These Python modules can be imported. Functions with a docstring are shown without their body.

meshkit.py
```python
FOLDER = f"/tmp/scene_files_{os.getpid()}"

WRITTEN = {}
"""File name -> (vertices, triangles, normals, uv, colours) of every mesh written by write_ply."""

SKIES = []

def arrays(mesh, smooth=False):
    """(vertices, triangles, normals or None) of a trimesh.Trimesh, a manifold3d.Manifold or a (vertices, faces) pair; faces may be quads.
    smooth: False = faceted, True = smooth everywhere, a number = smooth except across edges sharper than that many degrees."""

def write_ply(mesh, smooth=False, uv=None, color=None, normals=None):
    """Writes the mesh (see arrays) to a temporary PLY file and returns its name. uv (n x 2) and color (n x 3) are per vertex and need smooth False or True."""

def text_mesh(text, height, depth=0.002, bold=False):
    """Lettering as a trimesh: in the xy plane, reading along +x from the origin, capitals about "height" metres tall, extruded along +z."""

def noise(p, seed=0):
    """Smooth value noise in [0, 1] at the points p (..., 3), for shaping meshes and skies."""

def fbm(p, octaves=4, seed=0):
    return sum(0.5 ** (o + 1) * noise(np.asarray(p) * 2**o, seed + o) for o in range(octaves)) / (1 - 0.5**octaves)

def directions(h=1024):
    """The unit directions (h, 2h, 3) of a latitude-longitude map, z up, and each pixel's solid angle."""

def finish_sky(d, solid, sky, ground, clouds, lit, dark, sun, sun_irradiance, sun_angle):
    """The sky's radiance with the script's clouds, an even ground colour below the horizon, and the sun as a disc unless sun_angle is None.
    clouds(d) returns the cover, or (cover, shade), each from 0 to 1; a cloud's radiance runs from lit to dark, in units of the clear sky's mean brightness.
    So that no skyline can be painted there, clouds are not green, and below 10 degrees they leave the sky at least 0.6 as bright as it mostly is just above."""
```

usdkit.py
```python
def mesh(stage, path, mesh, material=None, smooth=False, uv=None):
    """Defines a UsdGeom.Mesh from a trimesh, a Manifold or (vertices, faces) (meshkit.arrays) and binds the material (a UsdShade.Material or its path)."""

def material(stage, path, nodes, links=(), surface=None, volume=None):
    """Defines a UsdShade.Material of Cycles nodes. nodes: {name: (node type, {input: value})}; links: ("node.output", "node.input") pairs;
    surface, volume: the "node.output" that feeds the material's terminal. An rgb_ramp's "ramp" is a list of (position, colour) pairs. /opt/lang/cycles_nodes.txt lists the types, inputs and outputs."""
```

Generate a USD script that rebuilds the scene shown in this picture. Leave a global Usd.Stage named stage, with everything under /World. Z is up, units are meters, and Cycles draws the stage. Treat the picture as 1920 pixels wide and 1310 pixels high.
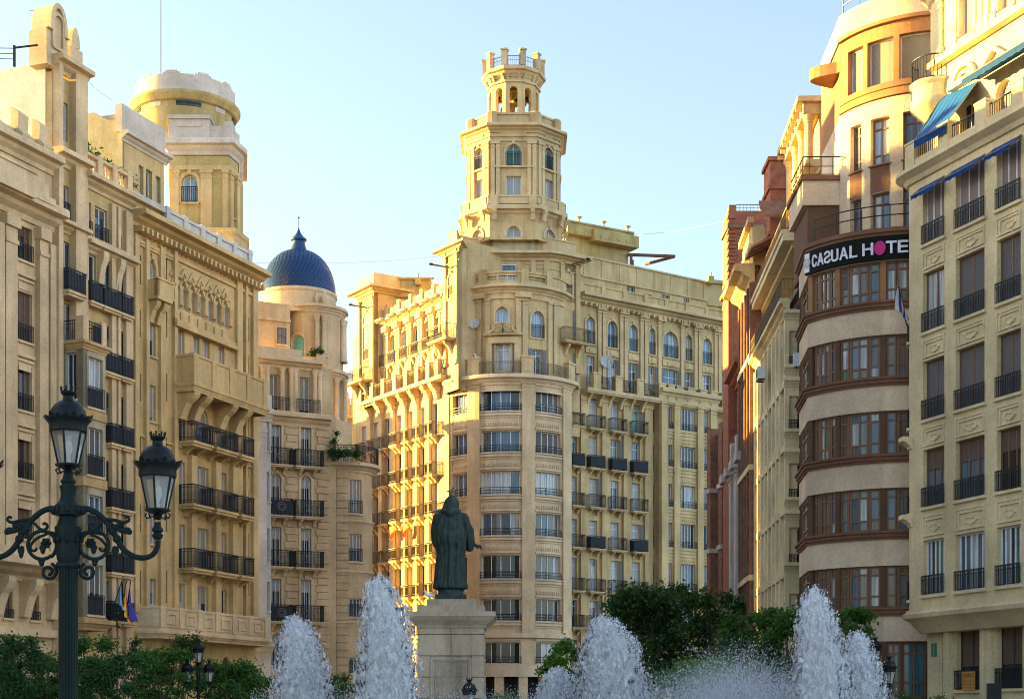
import math, random
import numpy as np, trimesh, usdkit, meshkit, manifold3d
from shapely.geometry import Polygon, box as sbox, LineString, Point
from shapely.ops import unary_union
from shapely import affinity
from pxr import Usd, UsdGeom, UsdLux, UsdShade, Gf, Sdf, Vt

stage = Usd.Stage.CreateInMemory()
UsdGeom.SetStageUpAxis(stage, UsdGeom.Tokens.z)
UsdGeom.SetStageMetersPerUnit(stage, 1.0)
UsdGeom.Xform.Define(stage, '/World')
stage.SetDefaultPrim(stage.GetPrimAtPath('/World'))
rng = random.Random(7)
nrng = np.random.default_rng(7)

# ------------------------------------------------------------------ camera, sky, sun, exposure
F, EYE, HOR, CX = 2900.0, 1.7, 1340.0, 960.0         # focal length and horizon in pixels of a 1920 x 1310 picture
cam = UsdGeom.Camera.Define(stage, '/World/camera')
cam.CreateHorizontalApertureAttr(36.0)
cam.CreateVerticalApertureAttr(36.0 * 698 / 1024)
cam.CreateFocalLengthAttr(36.0 * F / 1920)
cam.CreateVerticalApertureOffsetAttr((HOR - 655) / 1920 * 36.0)
cam.CreateClippingRangeAttr(Gf.Vec2f(0.1, 5000))
cam.CreateExposureAttr(3.12)
cx_ = UsdGeom.Xformable(cam)
cx_.AddTranslateOp().Set(Gf.Vec3d(0, 0, EYE))
cx_.AddRotateXOp().Set(90.0)
SUN_AZ, SUN_EL = math.radians(-71.5), math.radians(6.9)   # azimuth from +Y towards +X
sdir = np.array([math.sin(SUN_AZ) * math.cos(SUN_EL), math.cos(SUN_AZ) * math.cos(SUN_EL), math.sin(SUN_EL)])
sun = UsdLux.DistantLight.Define(stage, '/World/sun')
sun.CreateIntensityAttr(1.2); sun.CreateAngleAttr(0.5); sun.CreateNormalizeAttr(True)
sun.CreateColorAttr(Gf.Vec3f(1.0, 0.74, 0.17))
zax = Gf.Vec3d(*sdir)                                  # the light shines along its -z axis
rot = Gf.Rotation(Gf.Vec3d(0, 0, 1), zax)
UsdGeom.Xformable(sun).AddOrientOp(UsdGeom.XformOp.PrecisionDouble).Set(Gf.Quatd(rot.GetQuat()))
sky = UsdLux.DomeLight.Define(stage, '/World/sky')
skym = usdkit.material(stage, '/World/Looks/sky_air', {
    's': ('sky_texture', {'sky_type': 'single_scattering', 'sun_disc': False, 'sun_elevation': SUN_EL, 'sun_rotation': SUN_AZ, 'altitude': 20.0, 'air_density': 1.0, 'aerosol_density': 1.3, 'ozone_density': 2.3}),
    'h': ('hsv', {'saturation': 0.74}), 'b': ('background_shader', {'strength': 0.072})}, [('s.color', 'h.color'), ('h.color', 'b.color')], surface='b.background')
UsdShade.MaterialBindingAPI.Apply(sky.GetPrim()).Bind(skym)
sky.GetPrim().SetCustomDataByKey('kind', 'structure')

# ------------------------------------------------------------------ names, things, parts
used = {}
def numbered(parent, name):
    k = used.get((parent, name), 0); used[(parent, name)] = k + 1
    return f'{parent}/{name}' if k == 0 else f'{parent}/{name}_{k:03d}'
def keys(prim, **kw):
    for k, v in kw.items():
        if v: prim.SetCustomDataByKey(k, v)
SEEN = set()
def put_mesh(path, mb, mat, base=(0, 0, 0), smooth=False):
    v, f = mb.arrays()
    if smooth is not False:
        v, f, n = meshkit.arrays((v, f), smooth)
    m = UsdGeom.Mesh.Define(stage, path)
    m.CreatePointsAttr(Vt.Vec3fArray.FromNumpy((v - np.asarray(base)).astype(np.float32)))
    m.CreateFaceVertexCountsAttr(Vt.IntArray.FromNumpy(np.full(len(f), 3, np.int32)))
    m.CreateFaceVertexIndicesAttr(Vt.IntArray.FromNumpy(np.ascontiguousarray(f, np.int32).ravel()))
    m.CreateSubdivisionSchemeAttr('none')
    if smooth is not False:
        m.CreateNormalsAttr(Vt.Vec3fArray.FromNumpy(n.astype(np.float32))); m.SetNormalsInterpolation('vertex')
    UsdShade.MaterialBindingAPI.Apply(m.GetPrim()).Bind(M[mat])
    return m.GetPrim()
SPLIT = {'cornice', 'pilaster', 'console', 'corbel', 'pilaster_capital', 'pier', 'oriel_moulding', 'loggia_columns', 'shoulder', 'ledge', 'parapet', 'stone_balcony', 'body', 'pedestal', 'spandrel', 'terrace', 'gable', 'crenellation', 'joint_mouldings', 'balustrade', 'brick_pier', 'band', 'stone_post', 'loggia_parapet', 'modillions', 'cornice_band', 'pergola', 'stepped_gables', 'pedestal_storey', 'end_pavilion', 'roof_pavilion', 'panel', 'moulding', 'street_side', 'reveal', 'relief'}
class Thing:
    def __init__(s, name, label, cat, loc=(0, 0, 0), group=None, rotz=0):
        s.path = numbered('/World', name); s.base = np.array(loc, float)
        x = UsdGeom.Xform.Define(stage, s.path); x.AddTranslateOp().Set(Gf.Vec3d(*map(float, loc)))
        if rotz: x.AddRotateZOp().Set(rotz)
        s.prim = x.GetPrim(); keys(s.prim, label=label, category=cat, group=group)
    def part(s, name, mb, mat, parent=None, smooth=False, label=None, kind=None):
        if mb.n == 0: return parent or s.path
        if name in SPLIT:
            for g in mb.clusters():
                p = numbered(parent or s.path, name); put_mesh(p, g, mat, s.base, smooth)
            return p
        p = numbered(parent or s.path, name)
        keys(put_mesh(p, mb, mat, s.base, smooth), label=label, kind=kind)
        return p
def copy_of(t, name, label, cat, loc, group=None, rotz=0):
    r = Thing(name, label, cat, loc, group, rotz)
    r.prim.GetReferences().AddInternalReference(t.path)
    keys(r.prim, label=label, category=cat, group=group)
    r.prim.SetInstanceable(True)
    return r
def single(name, mb, mat, label=None, cat=None, group=None, kind=None, smooth=False, base=(0, 0, 0)):
    p = put_mesh(numbered('/World', name), mb, mat, base, smooth)
    if any(base): UsdGeom.Xformable(p).AddTranslateOp().Set(Gf.Vec3d(*map(float, base)))
    keys(p, label=label, category=cat, group=group, kind=kind)
    return p

# ------------------------------------------------------------------ geometry helpers
def PX(px, Y): return (px - CX) / F * Y
def PZ(py, Y): return EYE + (HOR - py) / F * Y
class Plane:                                          # facade plane; left to right as seen, outward normal on the right of travel
    step = None
    def __init__(s, o, d):
        s.o = np.array(o, float); s.d = np.array(d, float) / np.hypot(*d); s.n = np.array([s.d[1], -s.d[0]])
    def xy(s, u, w=0.0):
        u = np.asarray(u, float)[..., None]; w = np.asarray(w, float)[..., None]
        return s.o + u * s.d + w * s.n
    def off(s, w): return Plane(s.o + s.n * w, s.d)
    def u(s, px):
        k = (px - CX) / F
        return (k * s.o[1] - s.o[0]) / (s.d[0] - k * s.d[1])
    def Y(s, px): return s.o[1] + s.u(px) * s.d[1]
    def z(s, px, py): return PZ(py, s.Y(px))
    def path(s, u0, u1, w=0.0): return s.xy(np.array([u0, u1]), w)
    def seg(s, u0, u1): return np.array([u0, u1])
class Arc:                                            # convex round facade, angle grows to the right
    def __init__(s, c, r, a0=-90.0, step=0.45):
        s.c = np.array(c, float); s.r = r; s.a0 = math.radians(a0); s.step = step
    def xy(s, u, w=0.0):
        a = s.a0 + np.asarray(u, float) / s.r; R = s.r + np.asarray(w, float)
        return s.c + np.stack([R * np.cos(a), R * np.sin(a)], -1)
    def off(s, w):
        return Arc(s.c, s.r + w, math.degrees(s.a0), s.step)
    def u(s, px):
        k = (px - CX) / F; a, b, c = k * k + 1, -2 * (k * s.c[0] + s.c[1]), s.c @ s.c - s.r ** 2
        q = b * b - 4 * a * c; Y = (-b - math.sqrt(max(q, 0))) / (2 * a)
        d = np.array([k * Y, Y]) - s.c; t = math.atan2(d[1], d[0]) - s.a0
        t = (t + math.pi) % (2 * math.pi) - math.pi
        return t * s.r
    def Y(s, px): return float(s.xy(s.u(px))[1])
    def z(s, px, py): return PZ(py, s.Y(px))
    def seg(s, u0, u1): return np.linspace(u0, u1, max(2, int(math.ceil(abs(u1 - u0) / s.step)) + 1))
    def path(s, u0, u1, w=0.0): return s.xy(s.seg(u0, u1), w)
def tri_poly(p):
    if p.area < 1e-6: return None
    try: return trimesh.creation.triangulate_polygon(p, engine='earcut')
    except Exception: return None
def polys(g):
    if g.is_empty: return []
    return [x for x in getattr(g, 'geoms', [g]) if x.geom_type == 'Polygon' and x.area > 1e-5]
class MB:
    def __init__(s): s.v, s.f, s.n = [], [], 0
    def add(s, v, f):
        v = np.asarray(v, float).reshape(-1, 3); f = np.asarray(f, int)
        if f.size == 0: return s
        if f.shape[1] == 4: f = np.vstack([f[:, [0, 1, 2]], f[:, [0, 2, 3]]])
        s.v.append(v); s.f.append(f + s.n); s.n += len(v); return s
    def clusters(s, pad=0.03):
        k = len(s.v); lo = np.array([v.min(0) for v in s.v]) - pad; hi = np.array([v.max(0) for v in s.v]) + pad; lab = list(range(k))
        def find(i):
            while lab[i] != i: lab[i] = lab[lab[i]]; i = lab[i]
            return i
        for i in range(k):
            for j in np.nonzero(((lo[i] <= hi[i + 1:]) & (lo[i + 1:] <= hi[i])).all(1))[0] + i + 1: lab[find(int(j))] = find(i)
        offs = np.r_[0, np.cumsum([len(v) for v in s.v])]; out = {}
        for i in range(k): g = out.setdefault(find(i), MB()); g.add(s.v[i], s.f[i] - offs[i])
        return list(out.values())
    def arrays(s): return np.vstack(s.v), np.vstack(s.f)
    def tm(s, t): return s.add(t.vertices, t.faces)
    def box(s, fr, u0, u1, w0, w1, z0, z1):
        us = fr.seg(u0, u1); k = len(us); a = fr.xy(us, w0); b = fr.xy(us, w1)
        v = np.zeros((k, 4, 3)); v[:, 0, :2] = a; v[:, 1, :2] = b; v[:, 2, :2] = b; v[:, 3, :2] = a
        v[:, 0, 2] = v[:, 1, 2] = z0; v[:, 2, 2] = v[:, 3, 2] = z1
        f = [[i * 4 + j, i * 4 + (j + 1) % 4, i * 4 + 4 + (j + 1) % 4, i * 4 + 4 + j] for i in range(k - 1) for j in range(4)]
        f += [[0, 3, 2, 1], [(k - 1) * 4 + j for j in range(4)]]
        return s.add(v, f)
    def bx(s, x0, x1, y0, y1, z0, z1): return s.box(Plane((0, 0), (1, 0)), x0, x1, -y1, -y0, z0, z1)
    def prof(s, fr, u0, u1, pr):                      # closed (w, z) profile run along u
        us = fr.seg(u0, u1); pr = np.asarray(pr, float); k, m = len(us), len(pr)
        v = np.zeros((k, m, 3))
        for j, (w, z) in enumerate(pr): v[:, j, :2] = fr.xy(us, w); v[:, j, 2] = z
        f = [[i * m + j, i * m + (j + 1) % m, (i + 1) * m + (j + 1) % m, (i + 1) * m + j] for i in range(k - 1) for j in range(m)]
        s.add(v, f)
        t = tri_poly(Polygon(pr))
        if t is not None:
            tv, tf = t
            for uu in (u0, u1):
                c = np.zeros((len(tv), 3)); c[:, :2] = fr.xy(np.full(len(tv), uu), tv[:, 0]); c[:, 2] = tv[:, 1]; s.add(c, tf)
        return s
    def sweep(s, path, pr, closed=False):             # (offset outward, z) profile along a plan polyline, outside on the right
        path = np.asarray(path, float); k = len(path)
        d = np.diff(np.vstack([path, path[:1]]), axis=0); d /= np.maximum(np.linalg.norm(d, axis=1, keepdims=True), 1e-9)
        n = np.stack([d[:, 1], -d[:, 0]], 1)
        if closed: na, nb = np.roll(n, 1, 0), n
        else: nb = n.copy(); nb[-1] = n[-2]; na = np.vstack([n[:1], n[:-1]]); na[-1] = n[-2]
        mi = (na + nb) / np.maximum(1 + (na * nb).sum(1, keepdims=True), 0.3)
        pr = np.asarray(pr, float); m = len(pr)
        v = np.zeros((k, m, 3))
        for j, (w, z) in enumerate(pr): v[:, j, :2] = path + mi * w; v[:, j, 2] = z
        e = k if closed else k - 1
        f = [[i * m + j, i * m + (j + 1) % m, ((i + 1) % k) * m + (j + 1) % m, ((i + 1) % k) * m + j] for i in range(e) for j in range(m)]
        s.add(v, f)
        if not closed:
            t = tri_poly(Polygon(pr))
            if t is not None:
                for q in (0, k - 1):
                    c = np.zeros((len(t[0]), 3)); c[:, :2] = path[q] + mi[q] * t[0][:, :1]; c[:, 2] = t[0][:, 1]; s.add(c, t[1])
        return s
    def prism(s, xy, z0, z1):
        p = Polygon(xy); t = tri_poly(p); xy = np.asarray(xy, float); k = len(xy)
        if t is None: return s
        for z in (z0, z1): s.add(np.c_[t[0], np.full(len(t[0]), z)], t[1])
        v = np.vstack([np.c_[xy, np.full(k, z0)], np.c_[xy, np.full(k, z1)]])
        return s.add(v, [[i, (i + 1) % k, k + (i + 1) % k, k + i] for i in range(k)])
    def poly(s, fr, p, w0, w1=None, sides=True):      # a polygon of the facade's (u, z) plane, front at w1, sides back to w0
        w1 = w0 if w1 is None else w1
        for g in polys(p):
            if fr.step:
                a, b = g.bounds[0], g.bounds[2]; us = np.linspace(a, b, max(2, int(math.ceil((b - a) / fr.step)) + 1))
                parts = [q for i in range(len(us) - 1) for q in polys(g.intersection(sbox(us[i], g.bounds[1] - 1, us[i + 1], g.bounds[3] + 1)))]
            else: parts = [g]
            for q in parts:
                t = tri_poly(q)
                if t is None: continue
                tv, tf = t; c = np.zeros((len(tv), 3)); c[:, :2] = fr.xy(tv[:, 0], np.full(len(tv), w1)); c[:, 2] = tv[:, 1]; s.add(c, tf)
            if sides and w0 != w1: s.rim(fr, g, w0, w1)
        return s
    def rim(s, fr, g, w0, w1):
        for ring in [g.exterior, *g.interiors]:
            r = ring.segmentize(fr.step) if fr.step else ring
            c = np.asarray(r.coords)[:-1]; k = len(c); v = np.zeros((2 * k, 3))
            v[:k, :2] = fr.xy(c[:, 0], np.full(k, w0)); v[k:, :2] = fr.xy(c[:, 0], np.full(k, w1)); v[:k, 2] = v[k:, 2] = c[:, 1]
            s.add(v, [[i, (i + 1) % k, k + (i + 1) % k, k + i] for i in range(k)])
        return s
    def tube(s, pts, r, n=6, cap=True):
        pts = np.asarray(pts, float); k = len(pts); r = np.broadcast_to(np.asarray(r, float), (k,))
        d = np.gradient(pts, axis=0); d /= np.maximum(np.linalg.norm(d, axis=1, keepdims=True), 1e-9)
        up = np.array([0, 0, 1.0]) if abs(d[:, 2]).max() < 0.95 else np.array([0.31, 0.95, 0.05])
        a = np.cross(d, up); a /= np.maximum(np.linalg.norm(a, axis=1, keepdims=True), 1e-9); b = np.cross(a, d)
        t = np.arange(n) / n * 2 * math.pi
        v = pts[:, None] + r[:, None, None] * (np.cos(t)[None, :, None] * a[:, None] + np.sin(t)[None, :, None] * b[:, None])
        s.add(v, [[i * n + j, i * n + (j + 1) % n, (i + 1) * n + (j + 1) % n, (i + 1) * n + j] for i in range(k - 1) for j in range(n)])
        if cap:
            for q in (0, k - 1): s.add(v[q], [[0, j, j + 1] for j in range(1, n - 1)])
        return s
    def lathe(s, c, pr, n=24, phase=0.0):             # pr: (r, z)
        pr = np.asarray(pr, float); m = len(pr); t = np.arange(n) / n * 2 * math.pi + phase
        v = np.zeros((m, n, 3)); v[:, :, 0] = c[0] + pr[:, :1] * np.cos(t); v[:, :, 1] = c[1] + pr[:, :1] * np.sin(t); v[:, :, 2] = pr[:, 1:] + (c[2] if len(c) > 2 else 0)
        return s.add(v, [[i * n + j, i * n + (j + 1) % n, (i + 1) * n + (j + 1) % n, (i + 1) * n + j] for i in range(m - 1) for j in range(n)])
    def ell(s, c, r, sub=2):
        t = trimesh.creation.icosphere(sub); return s.add(t.vertices * np.asarray(r) + np.asarray(c), t.faces)
    def bars(s, xs, ys, z0, z1, t):                   # thin upright bars, many at once
        xs, ys = np.asarray(xs, float), np.asarray(ys, float); k = len(xs); v = np.zeros((k, 8, 3))
        for j, (dx, dy) in enumerate(((-1, -1), (1, -1), (1, 1), (-1, 1))):
            for q, z in ((j, z0), (j + 4, z1)): v[:, q, 0] = xs + dx * t; v[:, q, 1] = ys + dy * t; v[:, q, 2] = z
        f = np.array([[j, (j + 1) % 4, 4 + (j + 1) % 4, 4 + j] for j in range(4)])
        return s.add(v, (np.arange(k)[:, None, None] * 8 + f).reshape(-1, 4))
    def rail(s, path, z, h, sp=0.12, t=0.012, mid=(), top=0.022):
        path = np.asarray(path, float); L = np.r_[0, np.cumsum(np.linalg.norm(np.diff(path, axis=0), axis=1))]
        q = np.linspace(0, L[-1], max(2, int(L[-1] / sp) + 1)); xs, ys = np.interp(q, L, path[:, 0]), np.interp(q, L, path[:, 1])
        s.bars(xs, ys, z + 0.05, z + h - 0.01, t)
        for zz, tt in ((z + h, top), (z + 0.06, t), *((z + m, t) for m in mid)):
            s.sweep(path, [(-tt, zz - tt), (tt, zz - tt), (tt, zz + tt), (-tt, zz + tt)])
        return s
CORN = ((0, 0), (.12, 0), (.2, .22), (.5, .38), (.62, .55), (1, .62), (1, .9), (.92, 1), (0, 1))
def corn(mb, fr, u0, u1, z, h, p, w=0.0): return mb.sweep(fr.path(u0, u1, w), [(a * p - 0.02 * (a == 0), z + b * h) for a, b in CORN])
def corn_p(mb, path, z, h, p, closed=True): return mb.sweep(path, [(a * p - 0.02 * (a == 0), z + b * h) for a, b in CORN], closed)
def strip(mb, fr, u0, u1, z, h, p, w=0.0): return mb.sweep(fr.path(u0, u1, w), [(-.02, z), (p, z), (p, z + h), (-.02, z + h)])
def console(mb, fr, u, wd, w, zt, h):
    return mb.prof(fr, u - wd / 2, u + wd / 2, [(-.02, zt), (w, zt), (w, zt - .16 * h), (.86 * w, zt - .3 * h), (.6 * w, zt - .45 * h), (.42 * w, zt - .72 * h), (.3 * w, zt - h), (-.02, zt - h)])
def opening(u0, u1, z0, z1, arch=False):
    if not arch: return sbox(u0, z0, u1, z1)
    r = (u1 - u0) / 2; c = (u0 + u1) / 2; zc = max(z1 - r * (arch if arch is not True else 1), z0 + .02); ry = z1 - zc
    return Polygon([(u0, z0), (u1, z0)] + [(c + r * math.cos(t), zc + ry * math.sin(t)) for t in np.linspace(0, math.pi, 13)])
def Wd(fr, a, b, t, bt, **k):                          # an opening measured in the picture, put on its facade
    m = (a + b) / 2
    return dict(u0=fr.u(a), u1=fr.u(b), z0=fr.z(m, bt), z1=fr.z(m, t), **k)
def Wu(uc, wd, z0, z1, **k): return dict(u0=uc - wd / 2, u1=uc + wd / 2, z0=z0, z1=z1, **k)

PANES = dict(
    mix=(('glass_dark', 5), ('glass_blue', 3), ('glass_curtain', 3), ('glass_grey', 2)),
    dark=(('glass_dark', 6), ('glass_grey', 3), ('glass_brown', 2)),
    cool=(('glass_blue', 5), ('glass_curtain', 4), ('glass_dark', 2), ('glass_green', 2)),
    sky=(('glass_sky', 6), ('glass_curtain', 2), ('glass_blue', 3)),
    hotel=(('glass_brown', 4), ('glass_blue', 3), ('glass_curtain', 2), ('glass_grey', 3), ('glass_green', 1)),
    shut=(('shutter_white', 1),))
def pick(name):
    o = PANES[name]; return rng.choices([a for a, _ in o], [b for _, b in o])[0]
def wall(T, fr, outer, holes, mat, depth=0.28, name='wall', bigw=0.0, extra=None, parent=None):
    p = outer if not isinstance(outer, tuple) else sbox(outer[0], outer[2], outer[1], outer[3])
    hp = [opening(h['u0'], h['u1'], h['z0'], h['z1'], h.get('arch', False)) for h in holes]
    g = p.difference(unary_union(hp)) if hp else p
    mb = MB(); mb.poly(fr, g, bigw, sides=False)
    for q in hp: mb.rim(fr, q, bigw, bigw - depth)
    mb.rim(fr, p, bigw, bigw - 0.4) if p.geom_type == 'Polygon' else None
    if extra: extra(mb)
    return T.part(name, mb, mat, parent)
def window(T, fr, h, frame='white_paint', panes='mix', nv=2, nh=(), depth=0.28, blind=None, bp=0.0, rail=None, sur=None, sill=True, surmat=None, fw=0.06, shutters=None, w=0.0, same=False, name='window', railmat='iron', bfix=None, sp=0.11):
    h = dict(h); frame = h.get('frame', frame); panes = h.get('panes', panes); nv = h.get('nv', nv); nh = h.get('nh', nh); rail = h.get('rail', rail)
    blind = h.get('blind', blind); bp = h.get('bp', bp); sur = h.get('sur', sur); shutters = h.get('shutters', shutters); bfix = h.get('bfix', bfix)
    u0, u1, z0, z1 = h['u0'], h['u1'], h['z0'], h['z1']; P = opening(u0, u1, z0, z1, h.get('arch', False))
    inner = P.buffer(-fw, join_style=2); W, H = u1 - u0, z1 - z0
    bars = [sbox(u0 + W * i / nv - fw * .42, z0, u0 + W * i / nv + fw * .42, z1) for i in range(1, nv)] + [sbox(u0, z0 + H * t - fw * .42, u1, z0 + H * t + fw * .42) for t in nh]
    cells = inner.difference(unary_union(bars)) if bars else inner
    d = w - depth + 0.03
    mb = MB(); mb.poly(fr, P.difference(cells), d, d + 0.055)
    win = T.part(name, mb, frame)
    pm = pick(panes)
    for c in polys(cells):
        if not same: pm = pick(panes) if rng.random() < .55 else pm
        mb = MB(); mb.poly(fr, c, d + 0.012, sides=False); T.part('pane', mb, pm, win)
    if blind and rng.random() < bp:
        fr_ = bfix if bfix else rng.choice((.25, .4, .55, .8, 1.0))
        q = P.intersection(sbox(u0, z1 - H * fr_, u1, z1)).buffer(-.012)
        mb = MB(); mb.poly(fr, q, d + .02, d + .034); mb.box(fr, u0 + .02, u1 - .02, d + .02, d + .05, z1 - H * fr_ - .02, z1 - H * fr_ + .03); T.part('blind', mb, blind, win)
    if shutters:
        for sd in (-1, 1):
            mb = MB(); ue = u0 if sd < 0 else u1; sw = W * .42
            a, b = (ue - sw, ue - .03) if sd < 0 else (ue + .03, ue + sw)
            mb.box(fr, a, b, w + .02, w + .06, z0, z1)
            for q in np.arange(z0 + .1, z1 - .1, .16): mb.prof(fr, a + .06, b - .06, [(w + .06, q), (w + .085, q), (w + .06, q + .1)])
            T.part('shutter', mb, shutters, win)
    if sill or sur:
        mb = MB()
        if sill: mb.box(fr, u0 - .1, u1 + .1, w - depth + .1, w + .1, z0 - .1, z0 + .005)
        if sur:
            g = P.buffer(sur, join_style=2).difference(P.buffer(.004, join_style=2)).intersection(sbox(u0 - 2, z0, u1 + 2, z1 + 2)); mb.poly(fr, g, w - .02, w + .07)
            if sur > .12:
                um = (u0 + u1) / 2; mb.box(fr, um - .12, um + .12, w + .05, w + .14, z1 + .02, z1 + sur + .1)
        T.part('surround', mb, surmat or T.trim, win)
    if rail == 'bars3':
        mb = MB()
        for q in (.1, .3, .52): mb.sweep(fr.path(u0 - .05, u1 + .05, w + .07), [(-.02, z0 + q), (.02, z0 + q), (.02, z0 + q + .045), (-.02, z0 + q + .045)])
        us = np.linspace(u0 - .03, u1 + .03, max(3, int(W / .9) + 2)); q = fr.xy(us, w + .07); mb.bars(q[:, 0], q[:, 1], z0 - .02, z0 + .56, .022)
        T.part('railing', mb, railmat, win)
    elif rail:
        mb = MB(); mb.rail(fr.path(u0 - .02, u1 + .02, w + .06), z0, rail, sp=sp, t=.014, mid=(rail - .14,)); T.part('railing', mb, railmat, win)
    return win
def balcony(T, fr, u0, u1, z, dep=0.75, h=1.0, mat=None, railmat='iron', sp=0.11, th=0.16, w=0.0, cons=0, panel=False, ornament=False, consh=.5):
    mb = MB()
    mb.box(fr, u0, u1, w - .02, w + dep, z - th * .5, z); mb.box(fr, u0 + .06, u1 - .06, w - .02, w + dep - .08, z - th, z - th * .5 - .001)
    for i in range(cons):
        uu = u0 + (u1 - u0) * (i + .5) / cons if cons > 1 else (u0 + u1) / 2
        console(mb, fr, uu, .2, dep * .75 + w, z - th, consh)
    b = T.part('balcony', mb, mat or T.trim)
    e = .04; p = np.vstack([fr.xy(u0 + e, w), fr.path(u0 + e, u1 - e, w + dep - e), fr.xy(u1 - e, w)])
    r = MB(); r.rail(p, z, h, sp=sp, t=.013, mid=(h - .13, .2), top=.026)
    rl = T.part('railing', r, railmat, b)
    if panel:
        q = MB(); q.sweep(p, [(-.018, z + .1), (-.01, z + .1), (-.01, z + h - .08), (-.018, z + h - .08)]); T.part('screen', q, panel, b)
    if ornament:
        q = MB(); um = (u0 + u1) / 2; c = fr.xy(um, w + dep); t = np.linspace(0, 2 * math.pi, 17)
        for rr in (.26, .15): q.tube([(*(fr.xy(um + rr * math.cos(a), w + dep)), z + h * .52 + rr * math.sin(a)) for a in t], .022, 5)
        T.part('medallion', q, 'iron_light', b)
    return b
def dentils(mb, fr, u0, u1, z, s=.14, gap=.34, dep=.16, h=.2, w=0.0):
    for q in np.arange(u0 + gap / 2, u1, gap): mb.box(fr, q - s / 2, q + s / 2, w - .01, w + dep, z - h, z)
    return mb
def pilaster(mb, fr, u0, u1, z0, z1, p=.14, w=0.0, cap=True):
    mb.box(fr, u0, u1, w - .01, w + p, z0, z1)
    if cap:
        mb.box(fr, u0 - .05, u1 + .05, w - .01, w + p + .06, z1 - .22, z1 - .001); mb.box(fr, u0 - .03, u1 + .03, w - .01, w + p + .03, z1 - .5, z1 - .42)
        mb.box(fr, u0 - .05, u1 + .05, w - .01, w + p + .05, z0, z0 + .3)
    return mb
def column(mb, x, y, z0, z1, r, n=14):
    h = z1 - z0
    return mb.lathe((x, y), [(r * 1.35, z0), (r * 1.35, z0 + .12), (r * 1.12, z0 + .22), (r, z0 + .3), (r * .86, z1 - .4), (r * 1.05, z1 - .36), (r * .95, z1 - .3), (r * 1.3, z1 - .1), (r * 1.4, z1), (0, z1)], n)
# ------------------------------------------------------------------ materials
M = {}
def look(name, nodes, links, surface): M[name] = usdkit.material(stage, '/World/Looks/' + name, nodes, links, surface=surface)
def plain(name, c, rough=.6, spec=.4, metal=0.0, var=.12, scale=6.0, bump=.0, bscale=30.0):
    look(name, {'g': ('geometry', {}), 'n': ('noise_texture', {'scale': scale, 'detail': 4.0}), 'r': ('rgb_ramp', {'ramp': [(.3, [x * (1 - var) for x in c]), (.7, [min(1, x * (1 + var)) for x in c])]}),
                'b': ('noise_texture', {'scale': bscale, 'detail': 3.0}), 'u': ('bump', {'strength': bump, 'distance': .03}),
                'p': ('principled_bsdf', {'roughness': rough, 'specular_ior_level': spec, 'metallic': metal})},
         [('g.position', 'n.vector'), ('n.fac', 'r.fac'), ('r.color', 'p.base_color'), ('g.position', 'b.vector'), ('b.fac', 'u.height')] + ([('u.normal', 'p.normal')] if bump else []), 'p.BSDF')
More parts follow.
